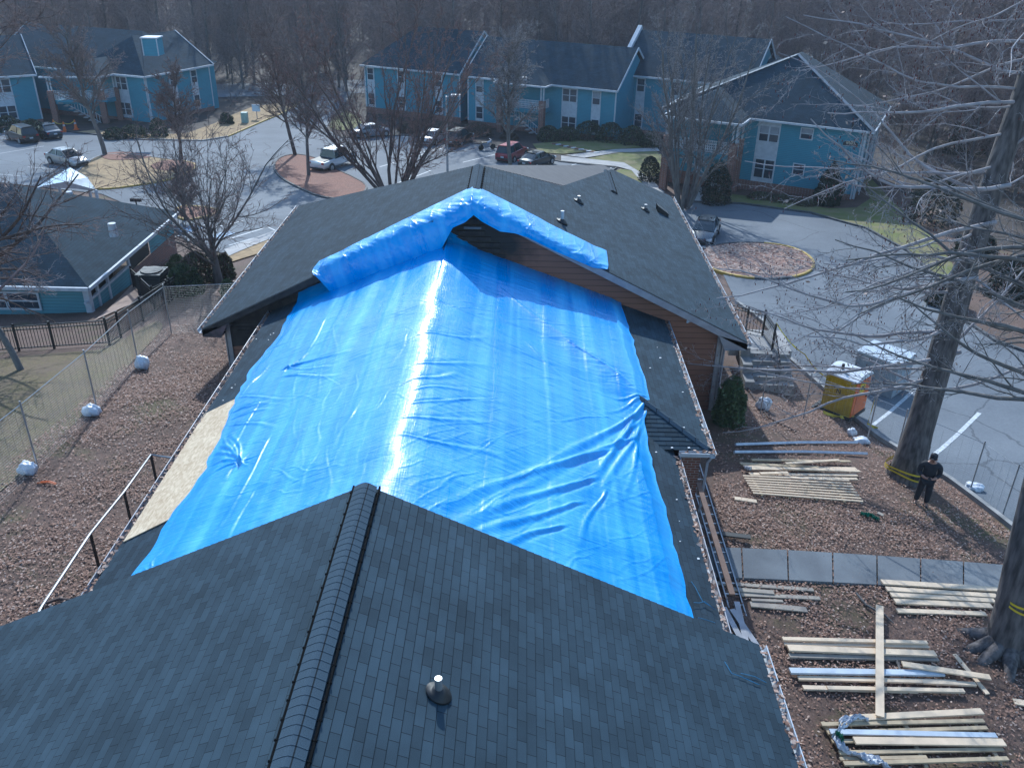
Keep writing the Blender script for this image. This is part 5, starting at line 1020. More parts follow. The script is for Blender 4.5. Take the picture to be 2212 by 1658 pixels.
# the trunk rises and leans; depth drifts slowly towards the right rear
tr_pts = []
for i, (u, v) in enumerate(axis_px): tr_pts.append(np.array(aty(u, v, base.y+.1+.25*i)))
T = Tree(77, dict(BIG)); rads = [.56, .42, .38, .35, .32, .28, .24]
for i in range(len(tr_pts)-1):
    for k in range(4):
        a = tr_pts[i]+(tr_pts[i+1]-tr_pts[i])*k/4; b = tr_pts[i]+(tr_pts[i+1]-tr_pts[i])*(k+1)/4; ra = rads[i]+(rads[i+1]-rads[i])*k/4; rb = rads[i]+(rads[i+1]-rads[i])*(k+1)/4; T.seg[0].append((a-b0, b-b0, ra, rb))
T.seg[0].insert(0, (np.array([0, 0, -.4]), np.array([0, 0, .35]), .8, .56))
LC = dict(n=[1, 12, 8, 5, 4], k=[0, 12, 9, 6], start=[0, .12, .1, .1], ang=[0, 34, 36, 42], len=[0, .42, .42, .42], rad=[0, .5, .55, .6], wob=[0, .09, .13, .17, .22], trop=[0, .010, .01, .03, .06], minr=.0055, tip=.22)
T.c = LC; rr = T.r
for i in range(34):
    f = rr.uniform(.24, 1.0)*(len(tr_pts)-1); j = min(int(f), len(tr_pts)-2); st = tr_pts[j]+(tr_pts[j+1]-tr_pts[j])*(f-j)-b0
    if i % 4 < 3: d = np.array([-1, rr.uniform(-.75, .35), rr.uniform(-.25, .22)-.10])
    else: d = np.array([rr.uniform(.2, 1), rr.uniform(-.8, .6), rr.uniform(-.1, .3)])
    T.grow(st, unit(d), rr.uniform(4.0, 7.5), rr.uniform(.03, .06), 1)
for (u, v), (u2, v2), ln in (((2074,760),(1557,929),8.2),((2067,710),(1680,791),7.2),((2110,600),(1530,640),8.5),((2150,480),(1700,520),8),((2180,400),(1640,400),8),((2100,560),(1900,560),5)):
    s_ = aty(u, v, base.y+.5); e_ = aty(u2, v2, base.y-1.2); T.grow(s_-b0, unit(e_-s_), ln, .065, 1)
oak = tree_obj('tree', T, base, 'big leaning oak beside the person, its pale branches reaching over the road', 'tree', (Mt['barkbig'], Mt['twigpale'], Mt['twigpale']), sides=(16, 6, 4, 3, 3, 3), leaves=260, lf=Mt['leaf2'])
v, f = tubes([(T.tips[i]-np.array([0, 0, .01]), T.tips[i]+np.array([0, 0, .045]), .010, .013) for i in range(0, len(T.tips), 5)], 3); npmesh('buds', v, f, mat('red_bud', (.13, .03, .03), rough=.8), oak)['kind'] = 'stuff'
# big trunk at the lower right
base = at_px(2175, 1400); b0 = np.array(base); pts = [(2175,1400),(2192,1310),(2212,1200),(2250,1040),(2300,830),(2380,500)]; tr = [np.array(aty(u, v, base.y+.1*i)) for i, (u, v) in enumerate(pts)]; rd = [.50, .41, .36, .34, .32, .28]
T = Tree(81, LC)
for i in range(len(tr)-1):
    for k in range(4): T.seg[0].append((tr[i]+(tr[i+1]-tr[i])*k/4-b0, tr[i]+(tr[i+1]-tr[i])*(k+1)/4-b0, rd[i]+(rd[i+1]-rd[i])*k/4, rd[i]+(rd[i+1]-rd[i])*(k+1)/4))
T.seg[0].insert(0, (np.array([0, 0, -.35]), np.array([0, 0, .3]), .8, .5))
for a_ in (190, 215, 250, 285, 330, 150): a = R(a_); T.seg[0].append((np.array([0, 0, .35]), np.array([math.cos(a)*1.5, math.sin(a)*1.3, -.12]), .26, .06))
for i in range(12):
    f = rr.uniform(.72, 1.0)*(len(tr)-1); j = min(int(f), len(tr)-2); st = tr[j]+(tr[j+1]-tr[j])*(f-j)-b0; T.grow(st, unit(np.array([-1, rr.uniform(-.1, 1.2), rr.uniform(-.2, .35)])), rr.uniform(3.5, 5.5), rr.uniform(.04, .07), 1)
tree_obj('tree', T, base, 'thick dark oak trunk with flaring roots at the lower right edge, ringed by yellow tape', 'tree', (Mt['barkbig'], Mt['barkgrey'], Mt['twigpale']), sides=(18, 6, 4, 3, 3, 3))
def tape_ring(c, r_, z, label, slack=0, strips=2):
    mb = MB()
    for k in range(strips):
        rg = []
        for i in range(25):
            a = 2*math.pi*i/24; rr_ = r_*(1+.03*math.sin(3*a+k)); zz = z+k*.13+.05*math.sin(a+k*1.7)+slack*.1*math.sin(2*a); x, y = c[0]+rr_*math.cos(a), c[1]+rr_*math.sin(a); rg.append([(x, y, zz), (x, y, zz+.055)])
        mb.loft(rg, close=False, caps=False)
    o = mb.build('caution_tape', Mt['yellow']); return tag(o, label, 'tape')
q = aty(2212, 1297, at_px(2175, 1400).y); tape_ring((q[0]-.02, q[1]), .42, q[2]-.05, 'yellow caution tape in two loops round the thick trunk at the lower right')
q = aty(1962, 1005, at_px(1955, 1035).y); o = tape_ring((q[0], q[1]), .66, q[2]-.12, 'yellow caution tape looped round the foot of the leaning oak beside the person', 1)
# woods --------------------------------------------------------------------
TW = dict(n=[11, 5, 4, 3], k=[46, 12, 7], start=[.15, .15, .1], ang=[46, 40, 38], len=[.36, .5, .5], rad=[.4, .5, .55], wob=[.03, .10, .14, .2], trop=[.015, .08, .05, .03], minr=.022, tip=.2)
protos = []
for k in range(7):
    H = 17+k % 3*2; T = shaped(100+k, H, .14+.05*(k % 3), cfg=TW); protos.append(tree_obj('woodland_tree', T, (0, 0, 0), '', '', (Mt['barkgrey'], Mt['twigfar'], Mt['twigfar']), sides=(6, 4, 3, 3)))
WL_ = ['bare grey-brown tree in the woods behind the buildings, one of many alike', 'bare grey-brown tree in the woods at the right edge, one of many alike']; WG = ['trees of the woods behind the buildings', 'trees of the woods at the right edge']
rr = np.random.RandomState(8); placed = []; k = 0; used = [False]*7
def plant(x, y, grp, s=None):
    global k
    i = rr.randint(0, 7); src = protos[i]
    if used[i]: o = copy_tree(src)
    else: o = src; used[i] = True
    o.location = (x, y, G(x, y)-.1); o.rotation_euler = (rr.normal(0, .03), rr.normal(0, .03), rr.uniform(0, 6.28)); s = s or rr.uniform(.8, 1.2); o.scale = (s, s, s*rr.uniform(.9, 1.15))
    o['label'] = WL_[grp]; o['category'] = 'tree'; o['group'] = WG[grp]; k += 1
def inside(x, y):                                 # keep trees off the buildings and roads
    d = y*cp-G(x, y)*sp
    return False
n = 0; tries = 0
while n < 165 and tries < 9000:
    tries += 1; x = rr.uniform(-95, 105); y = rr.uniform(121, 172)
    if abs(x) > y*.66+8: continue
    if x < -20 and y < 134+(-x-20)*.05: continue
    if any((x-a)**2+(y-b)**2 < 9 for a, b in placed): continue
    u_ = CX+F*x/(y*cp+24*sp)
    yr = 147-.0*x
    if x > 45 and 148 < y < 160: continue
    placed.append((x, y)); plant(x, y, 0); n += 1
n = 0
while n < 85:
    x = rr.uniform(34, 90); y = rr.uniform(50, 121)
    if x < 36+(y-50)*.09 or x > y*.72+14: continue
    if any((x-a)**2+(y-b)**2 < 7 for a, b in placed): continue
    placed.append((x, y)); plant(x, y, 1, rr.uniform(.6, 1.05)); n += 1
# the rest of the woods, farther off, as one mass
TD = dict(n=[8, 4, 3], k=[40, 11], start=[.12, .1], ang=[46, 40], len=[.38, .5], rad=[.42, .5], wob=[.03, .12, .2], trop=[.015, .09, .05], minr=.04, tip=.2)
dp = []
for j in range(5):
    T = shaped(200+j, 20, .13, cfg=TD); dp.append(merge([tubes(T.seg[l], 3) for l in range(3) if T.seg[l]]))
V = []; Fq = []; o = 0
for i in range(520):
    y = 172+rr.rand()**1.2*170; x = rr.uniform(-.72, .72)*y+rr.uniform(-8, 8)
    a = rr.uniform(0, 6.28); s_ = rr.uniform(.8, 1.25); v, f = dp[i % 5]; c, s2 = math.cos(a)*s_, math.sin(a)*s_
    V.append(np.column_stack([v[:, 0]*c-v[:, 1]*s2+x, v[:, 0]*s2+v[:, 1]*c+y, v[:, 2]*s_+G(x, y)])); Fq.append(f+o); o += len(v)
tag(npmesh('far_woods', np.concatenate(V), np.concatenate(Fq), Mt['twigfar']), kind='stuff', label='distant bare woods filling the top of the picture', cat='woods')
# undergrowth twigs and brush on the wooded slope at the right and behind
V = []; Fq = []; o = 0
TB = dict(n=[4, 3, 3], k=[6, 4], start=[.1, .1], ang=[35, 40], len=[.6, .6], rad=[.6, .6], wob=[.15, .2, .25], trop=[.05, .03, 0], minr=.008, tip=.3); bp_ = []
for j in range(6):
    T = shaped(300+j, 1.4, .03, cfg=TB, stems=4, spread=40); bp_.append(merge([tubes(T.seg[l], 3) for l in range(3) if T.seg[l]]))
for i in range(900):
    if i < 500: x = rr.uniform(32, 80); y = rr.uniform(45, 122)
    else: x = rr.uniform(-85, 95); y = rr.uniform(122, 170)
    if i < 500 and x < 34+(y-50)*.09: continue
    a = rr.uniform(0, 6.28); s_ = rr.uniform(.7, 1.8); v, f = bp_[i % 6]; c, s2 = math.cos(a)*s_, math.sin(a)*s_
    V.append(np.column_stack([v[:, 0]*c-v[:, 1]*s2+x, v[:, 0]*s2+v[:, 1]*c+y, v[:, 2]*s_+G(x, y)])); Fq.append(f+o); o += len(v)
tag(npmesh('undergrowth', np.concatenate(V), np.concatenate(Fq), Mt['twigfar']), kind='stuff', label='tangled brown undergrowth between the woodland trees', cat='undergrowth')
# shrubs and evergreens -----------------------------------------------------
def foliage(name, loc, rx, ry, rz, label, m='evergreen', n=2600, leaf=.07, seed=1, cat='shrub', group=None, shape='round', mix=None, lean=0):
    r = np.random.RandomState(seed); root = empty(name, loc, label, cat, group)
    th = r.uniform(0, 2*np.pi, n); cz_ = r.uniform(-.1 if shape == 'round' else 0, 1, n); f = r.uniform(.55, 1.03, n)**.5
    lump = 1+.13*np.sin(3*th+seed)*np.sin(4*cz_*3+seed)+.08*np.sin(7*th+2*seed+5*cz_)
    if shape == 'round': prof = np.sqrt(np.clip(1-np.clip(cz_, 0, 1)**2.6, 0, 1))
    elif shape == 'cone': prof = np.clip(np.minimum(1, (1-cz_)*1.55)**.75*(.82+.18*np.minimum(1, cz_*5)), .02, 1)
    else: prof = np.sqrt(np.clip(1-(2*cz_-1)**4, 0, 1))
    c = np.column_stack([np.cos(th)*rx*prof*f*lump, np.sin(th)*ry*prof*f*lump, cz_*rz*(.9+.1*lump)]); c[:, 2] = np.maximum(c[:, 2], .02)
    out = c/np.array([rx, ry, rz*.9]); out[:, 2] -= .3; u = r.normal(0, 1, (n, 3))+out*.4; u /= np.linalg.norm(u, axis=1)[:, None]; w2 = np.cross(u, r.normal(0, 1, (n, 3))); w2 /= np.linalg.norm(w2, axis=1)[:, None]; s = r.uniform(.6, 1.3, (n, 1))*leaf
    V = np.stack([c-u*s, c-w2*s*.55, c+u*s, c+w2*s*.55], 1).reshape(-1, 3); ms = [Mt[m], Mt[mix]] if mix else [Mt[m]]
    npmesh('foliage', V, np.arange(4*n).reshape(n, 4), ms, root, mi=(r.rand(n) < .3).astype(np.int32) if mix else None)
    mb = MB(); [mb.tube([(0, 0, -.1), (math.cos(a)*rx*.45, math.sin(a)*ry*.45, rz*.62)], [.035, .01], 4) for a in np.linspace(0, 5.5, 6)]; mb.tube([(0,0,-.1),(0,0,rz*.8)], [.06,.015], 5); mb.build('stems', Mt['bark'], root, world=False)
    return root
def sh(u, v, vtp, wpx, label, **kw):
    p = gp(u, v); d = Vector(p).dot(fw); rx = wpx/2*d/F; kw.setdefault('ry', rx*.9); ry = kw.pop('ry'); H = max(.3, vt(p, vtp)); return foliage('shrub', p, rx, ry, H, label, **kw)
sh(403, 634, 572, 76, 'large round clipped green bush beside the air conditioner', n=6500, leaf=.06, seed=2, mix='evergreen2')
sh(374, 592, 566, 36, 'small dark bush against the clubhouse foundation, nearer of two', n=2200, leaf=.05, seed=3); sh(384, 575, 550, 34, 'small green bush at the clubhouse corner, farther of two', n=2200, leaf=.05, seed=4)
sh(430, 612, 545, 70, 'loose brown-green dormant bush behind the large round bush', m='shrubbrown', n=3500, seed=5, mix='evergreen'); sh(488, 600, 548, 40, 'thin dormant bush just right of the crape tree', m='shrubbrown', n=2200, seed=6, mix='evergreen')
sh(495, 640, 602, 34, 'low green bush by the left eave of the tall roof', n=1800, seed=7, leaf=.05, mix='evergreen')
sh(1572, 915, 815, 66, 'dark glossy holly against the corner of the tall gabled wall', n=6000, leaf=.06, seed=8, mix='evergreen')
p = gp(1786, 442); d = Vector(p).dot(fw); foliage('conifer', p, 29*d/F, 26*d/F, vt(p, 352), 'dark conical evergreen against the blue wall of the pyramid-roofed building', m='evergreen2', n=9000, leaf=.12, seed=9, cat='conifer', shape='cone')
sh(1402, 392, 338, 46, 'dark round evergreen at the foot of the porch pier', m='evergreen2', n=3500, leaf=.08, seed=10)
sh(1545, 440, 352, 62, 'tall dark shrub under the porch stairs of the pyramid-roofed building', m='evergreen2', n=5000, leaf=.09, seed=11, mix='shrubbrown')
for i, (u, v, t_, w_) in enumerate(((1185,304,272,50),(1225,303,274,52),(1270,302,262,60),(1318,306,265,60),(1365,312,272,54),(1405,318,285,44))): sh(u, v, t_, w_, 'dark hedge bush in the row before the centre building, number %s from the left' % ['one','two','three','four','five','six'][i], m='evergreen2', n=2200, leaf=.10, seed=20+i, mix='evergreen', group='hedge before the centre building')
for i, (u, v, t_, w_) in enumerate(((1640,430,415,50),(1690,436,421,52),(1740,444,428,48))): sh(u, v, t_, w_, ['low dry groundcover mound under the white-trimmed windows','low dry groundcover mound between the windows and the conifer','low dry groundcover mound at the foot of the conifer'][i], m='shrubbrown', n=2600, leaf=.06, seed=30+i, mix='evergreen', group='low mounds before the pyramid-roofed building')
for i, (u, v, t_, w_) in enumerate(((75,300,258,60),(22,285,250,50),(290,297,270,60),(345,295,255,36),(250,300,276,50),(490,268,244,30))): sh(u, v, t_, w_, ['dark round shrub before the stair pier of the far left building','dark shrub at the left edge behind the parked cars','low dark hedge below the far left building windows','tall narrow dark shrub at the inner corner of the far left building','low hedge left of the far left windows','small evergreen by the right end of the far left building'][i], m='evergreen2', n=2400, leaf=.10, seed=40+i, mix='evergreen')
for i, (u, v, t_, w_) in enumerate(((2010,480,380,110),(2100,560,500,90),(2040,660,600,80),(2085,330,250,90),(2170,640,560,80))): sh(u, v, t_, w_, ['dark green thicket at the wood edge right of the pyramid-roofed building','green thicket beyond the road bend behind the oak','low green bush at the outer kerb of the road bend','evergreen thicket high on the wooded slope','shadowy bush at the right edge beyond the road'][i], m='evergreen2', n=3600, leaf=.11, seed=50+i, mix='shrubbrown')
for i, (u, v, t_, w_) in enumerate(((960,290,262,80),(1030,292,265,70),(885,285,262,50),(1100,300,285,40))): sh(u, v, t_, w_, ['brown dormant shrubs along the centre building, widest clump','brown dormant clump left of the brick porch pier','brown dormant clump near the left end of the centre building','small dry shrub by the red car'][i], m='shrubbrown', n=2400, leaf=.08, seed=60+i)
# ------------------------------------------------------------------ vehicles
def car(kind, pt, label, loc, heading, group='cars parked in the lots', zoff=.06):
    """x forward, y left, origin on the ground between the wheels"""
    root = empty('car' if kind != 'pickup' else 'pickup_truck', loc, label, 'car' if kind != 'pickup' else 'pickup truck', group if kind != 'pickup' else None, heading)
    if kind == 'sedan': L, Wd, H = 4.6, 1.8, 1.43; prof = [(-2.3,.42,.80,.80),(-2.22,.30,.93,.86),(-1.7,.24,1.0,.93),(-.9,.22,1.0,.97),(.6,.22,.97,.98),(1.3,.22,.90,.96),(1.95,.26,.78,.90),(2.24,.30,.66,.80),(2.3,.38,.55,.72)]; gh = [(-1.75,.99,.76,.75),(-.95,1.38,.76,.60),(-.4,1.43,.78,.60),(.25,1.42,.78,.60),(.7,1.22,.78,.66),(1.25,.93,.78,.74)]; wb = (-1.35, 1.38)
    elif kind == 'suv': L, Wd, H = 4.6, 1.85, 1.72; prof = [(-2.28,.45,.9,.84),(-2.22,.32,1.02,.9),(-1.6,.28,1.08,.96),(.5,.26,1.08,.98),(1.2,.26,1.04,.96),(1.9,.3,.95,.9),(2.22,.34,.8,.84),(2.28,.42,.66,.76)]; gh = [(-2.2,1.04,.80,.78),(-1.85,1.62,.8,.64),(-.6,1.72,.8,.64),(.2,1.7,.8,.64),(.65,1.4,.8,.7),(1.05,1.06,.8,.76)]; wb = (-1.35, 1.38)
    else: L, Wd, H = 5.7, 1.95, 1.85; prof = [(-2.85,.55,1.0,.94),(-2.8,.5,1.12,.95),(-1.1,.42,1.12,.97),(.0,.38,1.12,.98),(1.6,.38,1.12,.97),(2.5,.4,1.08,.93),(2.8,.45,.9,.86),(2.85,.5,.7,.8)]; gh = [(-.95,1.1,.85,.85),(-.8,1.78,.85,.72),(.2,1.85,.85,.72),(.85,1.78,.85,.74),(1.5,1.12,.85,.82)]; wb = (-1.75, 1.95)
    hw = Wd/2; mb = MB(); rg = []
    for x, zb, zt, k in prof: w_ = hw*k; rg.append([(x, -w_*.9, zb), (x, -w_, zb+.12), (x, -w_*1.0, (zb+zt)/2+.05), (x, -w_*.94, zt-.06), (x, -w_*.8, zt), (x, 0, zt+.03), (x, w_*.8, zt), (x, w_*.94, zt-.06), (x, w_*1.0, (zb+zt)/2+.05), (x, w_, zb+.12), (x, w_*.9, zb)])
    mb.loft(rg); body = mb.build('body', pt, root, smooth=True, world=False)
    mod = body.modifiers.new('e', 'EDGE_SPLIT'); mod.split_angle = R(38)
    # cabin: glass with body-coloured roof and pillars
    mb = MB(); rg = [[(x, -hw*k0*1.08, prof[0][2]*0+zb0), (x, -hw*k1*1.06, z), (x, -hw*k1*.7, z+.03), (x, hw*k1*.7, z+.03), (x, hw*k1*1.06, z), (x, hw*k0*1.08, zb0)] for (x, z, k0, k1), zb0 in zip(gh, [min(g_[1]-.02, .93 if kind == 'sedan' else 1.03) for g_ in gh])]
    mb.loft(rg); mb.build('windows', Mt['carglass'], root, world=False)
    mb = MB(); mid_ = gh[1:-1] if kind != 'sedan' else gh[1:-2]+[gh[-2]]
    top = [g_ for g_ in gh if g_[1] > (H-.12)] ; x0_, x1_ = top[0][0]-.08, top[-1][0]+.12
    rg = [[(x, -hw*.66, H-.035), (x, -hw*.55, H+.02), (x, 0, H+.035), (x, hw*.55, H+.02), (x, hw*.66, H-.035)] for x in (x0_, (x0_+x1_)/2, x1_)]; mb.loft(rg)
    zl = .93 if kind == 'sedan' else 1.05
    for sd in (-1, 1):
        mb.beam((x0_+.04, sd*hw*.655, H-.03), (gh[0][0]+.1, sd*hw*.83, zl), .07, .05); mb.beam((x1_-.05, sd*hw*.655, H-.03), (gh[-1][0]-.05, sd*hw*.83, zl+.0), .06, .05); xm_ = (x0_+x1_)/2-.1; mb.beam((xm_, sd*hw*.67, H-.03), (xm_+.03, sd*hw*.87, zl), .06, .05)
    mb.build('roof', pt, root, world=False, smooth=False)
    if kind == 'pickup': mb = MB(); mb.box((-1.9, 0, 1.145), (1.55, 1.5, .03)); mb.build('truck_bed', Mt['dark'], root, world=False)
    for wx in wb:
        for sd in (-1, 1):
            r_ = .33 if kind != 'pickup' else .39; y = sd*(hw-.10); w1 = MB(); w1.tube([(wx, y-.1, r_), (wx, y+.1, r_)], r_*.62, 14); wo_ = w1.build('wheel', Mt['rim'], root, world=False)
            w2 = MB(); w2.tube([(wx, y-.115*1, r_), (wx, y-.1, r_), (wx, y+.09, r_), (wx, y+.105, r_)], [r_*.92, r_, r_, r_*.92], 20); b_ = len(w2.v); ty = w2.build('tyre', Mt['tyre'], wo_, world=False)
            w3 = MB(); w3.tube([(wx, y+sd*.105, r_), (wx, y+sd*.13, r_)], [r_*.66, r_*.6], 14); w3.build('hub', Mt['rim'], wo_, world=False)
            wa = MB(); wa.tube([(wx, sd*(hw-.02), r_+.03), (wx, sd*(hw+.006), r_+.03)], r_*1.17, 18); wa.build('wheel_arch', Mt['dark'], root, world=False)
    fx = prof[-2][0]; zf_ = prof[-2][2]
    for sd in (-1, 1):
        h_ = MB(); h_.box((fx-.05, sd*hw*.66, zf_-.05), (.22, .34, .13)); h_.build('headlight', Mt['lamp'], root, world=False)
        h_ = MB(); h_.box((prof[1][0]-.0, sd*hw*.72, prof[1][2]-.14), (.14, .26, .16)); h_.build('tail_light', Mt['tail'], root, world=False)
        h_ = MB(); h_.box((gh[-1][0]-.28, sd*(hw+.07), zl+.06), (.1, .16, .11)); h_.build('mirror', pt, root, world=False)
    mb = MB(); mb.box((prof[0][0]-.01, 0, .52), (.06, Wd*.72, .16)); mb.build('bumper', Mt['dark'], root, world=False); mb = MB(); mb.box((prof[-1][0]+.0, 0, .45), (.06, Wd*.66, .18)); mb.build('bumper', Mt['dark'], root, world=False)
    mb = MB(); mb.box((prof[0][0]-.03, 0, .68), (.03, .34, .14)); mb.build('number_plate', Mt['white'], root, world=False)
    return root
def place(kind, pt, label, u, v, u2, v2, **kw):
    """(u,v) image position of the ground point under the car, (u2,v2) where its nose points"""
    p = gp(u, v, .055); q = gp(u2, v2, .055); h = math.atan2(q.y-p.y, q.x-p.x); return car(kind, pt, label, p, h, **kw)
place('sedan', paint('silver', (.40, .38, .36)), 'silver-beige sedan parked beside the left grass island', 148, 357, 185, 364)
place('sedan', paint('navy', (.03, .05, .08)), 'dark blue sedan at the far left beside the orange cones', 103, 297, 70, 287)
place('suv', paint('black', (.012, .013, .016)), 'black wagon at the left edge, left of the dark blue sedan', 50, 306, 15, 296)
place('pickup', paint('white', (.62, .64, .68)), 'white pickup truck with an open bed behind the mulch island', 722, 362, 765, 350)
place('sedan', paint('grey', (.25, .27, .31)), 'pale grey car half hidden behind the broad bare tree', 803, 296, 850, 292)
place('sedan', paint('whitish', (.5, .52, .57)), 'white car parked left of the black hatchback', 937, 309, 968, 296)
place('suv', paint('black2', (.015, .015, .018)), 'black hatchback between the white car and the motorcycle', 992, 312, 1022, 300)
place('suv', paint('maroon', (.22, .012, .03)), 'dark red hatchback left of the black sedan', 1106, 345, 1140, 332)
place('sedan', paint('charcoal', (.025, .035, .045)), 'black sedan nosed to the kerb near the lawn', 1160, 359, 1205, 347)
place('sedan', paint('slate', (.06, .075, .09)), 'dark grey sedan on the cul-de-sac by the oval island', 1521, 516, 1500, 545)
# motorcycle
p = gp(1052, 325, .05); mc = empty('motorcycle', p, 'small motorcycle parked between the black hatchback and the red car', 'motorcycle', rz=.5)
for x in (-.7, .7): mb = MB(); mb.tube([(x, -.05, .3), (x, .05, .3)], .3, 16); mb.build('wheel', Mt['tyre'], mc, world=False)
mb = MB(); mb.tube([(-.5, 0, .62), (0, 0, .72), (.45, 0, .85)], [.14, .17, .14], 8); mb.box((0, 0, .45), (.5, .3, .35)); mb.build('body', paint('moto', (.3, .32, .36)), mc, world=False)
mb = MB(); mb.tube([(.7, 0, .3), (.5, 0, 1.0)], .04, 6); mb.tube([(.45, -.38, 1.08), (.5, 0, 1.0), (.45, .38, 1.08)], .025, 6); mb.build('handlebar', Mt['rim'], mc, world=False); mb = MB(); mb.box((-.35, 0, .8), (.6, .3, .12)); mb.build('saddle', Mt['dark'], mc, world=False)
# ------------------------------------------------------------------ street things
def cone(u, v, label):
    p = gp(u, v, .05); c = empty('traffic_cone', p, label, 'traffic cone', 'orange cones at the far left'); mb = MB(); mb.box((0, 0, .03), (.5, .5, .06)); mb.build('base', Mt['orange'], c, world=False); mb = MB(); mb.tube([(0, 0, .05), (0, 0, 1.1)], [.2, .045], 12); mb.build('body', Mt['orange'], c, world=False); mb = MB(); mb.tube([(0, 0, .62), (0, 0, .8)], [.122, .095], 12); mb.build('reflective_band', Mt['white'], c, world=False); return p
c1 = cone(119, 281, 'orange traffic cone at the left end of the yellow chain'); c2 = cone(141, 286, 'orange traffic cone nearest the dark blue sedan, middle of three'); c3 = cone(165, 281, 'orange traffic cone at the right end of the yellow chain')
def chainp(a, b, z, sag): return [(a.x+(b.x-a.x)*i/10, a.y+(b.y-a.y)*i/10, a.z+(b.z-a.z)*i/10+z-sag*4*(i/10)*(1-i/10)) for i in range(11)]
mb = MB(); mb.tube(chainp(c1, c2, 1.0, .25), .03, 5); mb.tube(chainp(c2, c3, 1.0, .25), .03, 5); tag(mb.build('barrier_chain', Mt['yellow']), 'yellow plastic chain sagging between the orange cones', 'chain')
p = gp(530, 266); mb = MB(); mb.box((p.x, p.y, p.z+.6), (.7, .6, 1.3)); tag(mb.build('utility_box', mat('pale_green_box', (.30, .45, .42), rough=.5)), 'pale green utility box on the tan lawn beside the drive', 'utility box')
p = gp(556, 258); sg = empty('road_sign', p, 'small blue-and-white round-cornered sign on the tan lawn by the drive', 'sign'); mb = MB(); mb.box((0, 0, .7), (.08, .08, 1.4)); mb.build('post', Mt['offwhite'], sg, world=False); mb = MB(); mb.box((0, -.06, 1.35), (.95, .05, .8)); mb.build('sign_board', mat('pale_blue_sign', (.42, .55, .68), (.5, .6, .7), .5), sg, world=False)
# street lamp
p = gp(967, 385, .05); lp = empty('street_lamp', p, 'tall grey street lamp with a white head amid the broad bare tree', 'street lamp'); Hl = vt(p, 208); mb = MB(); mb.tube([(0, 0, 0), (0, 0, Hl)], [.11, .07], 8); mb.tube([(0, 0, Hl-.1), (.5, -.1, Hl+.1)], .05, 6); mb.build('pole', Mt['galv'], lp, world=False); mb = MB(); mb.box((.85, -.1, Hl+.1), (.8, .38, .16)); mb.build('lamp_head', Mt['ivory'], lp, world=False)
# accessible-parking sign posts by the clubhouse corner
for i, (u, v, vt_) in enumerate(((362, 546, 500), (302, 480, 440))):
    p = gp(u, v); o = empty('sign_post', p, ['dark sign post at the clubhouse corner beside the handicap bays', 'sign post behind the clubhouse roof near the grass island'][i], 'sign'); H = max(1.6, vt(p, vt_)); mb = MB(); mb.box((0, 0, H/2), (.07, .07, H)); mb.build('post', Mt['dark'], o, world=False); mb = MB(); mb.box((0, 0, H-.1), (.75 if i else .35, .05, .22 if i else .45)); mb.build('sign_board', Mt['dark'], o, world=False)
# ------------------------------------------------------------------ air conditioner and iron fences
p = gp(336, 632); ac = empty('air_conditioner', p, 'dark square air-conditioning unit beside the clubhouse behind the iron fence', 'air conditioner'); mb = MB(); mb.box((0, 0, .55), (1.15, 1.15, 1.1)); mb.build('housing', mat('dark_green_grey_metal', (.035, .05, .055), rough=.5), ac, world=False)
mb = MB(); mb.tube([(0, 0, 1.1), (0, 0, 1.16)], [.5, .48], 20); mb.build('fan_guard', Mt['black'], ac, world=False); mb = MB(); [mb.box((sx*.58, 0, .15+k*.12), (.03, 1.05, .03)) for sx in (-1, 1) for k in range(8)]; [mb.box((0, sx*.58, .15+k*.12), (1.05, .03, .03)) for sx in (-1, 1) for k in range(8)]; mb.build('coil_grille', Mt['dark'], ac, world=False)
def iron_fence(pts, h, label, st=.115, sp_=2.3, name='iron_fence'):
    P = [Vector(p) for p in pts]; root = empty(name, P[0], label, 'fence'); rails = MB(); bars = MB(); posts = []
    for a, b in zip(P[:-1], P[1:]):
        L = (b-a).length; 
        for hh in (.12, h-.14, h): rails.beam(a+Vector((0,0,hh)), b+Vector((0,0,hh)), .035, .035)
        n = max(2, int(L/st)); 
        for i in range(n): q = a.lerp(b, i/n); bars.box(q+Vector((0,0,h/2+.03)), (.018, .018, h-.1))
        n = max(1, round(L/sp_)); posts += [a.lerp(b, i/n) for i in range(n)]
    posts.append(P[-1])
    for q in posts: mb = MB(); mb.box(q+Vector((0,0,h/2+.05)), (.07, .07, h+.15)); mb.build('post', Mt['black'], root)
    rails.build('rails', Mt['black'], root); bars.build('bars', Mt['black'], root)
    return root
fp = [gp(u, v) for u, v in ((-60, 765), (42, 758), (118, 753), (237, 745), (262, 730), (310, 694), (366, 654), (385, 640))]
iron_fence(fp, 1.0, 'black iron fence running round the clubhouse terrace at the left')
iron_fence([gp(u, v) for u, v in ((290, 622), (335, 668), (372, 650))], 1.0, 'short black iron gate section enclosing the air conditioner', sp_=3)
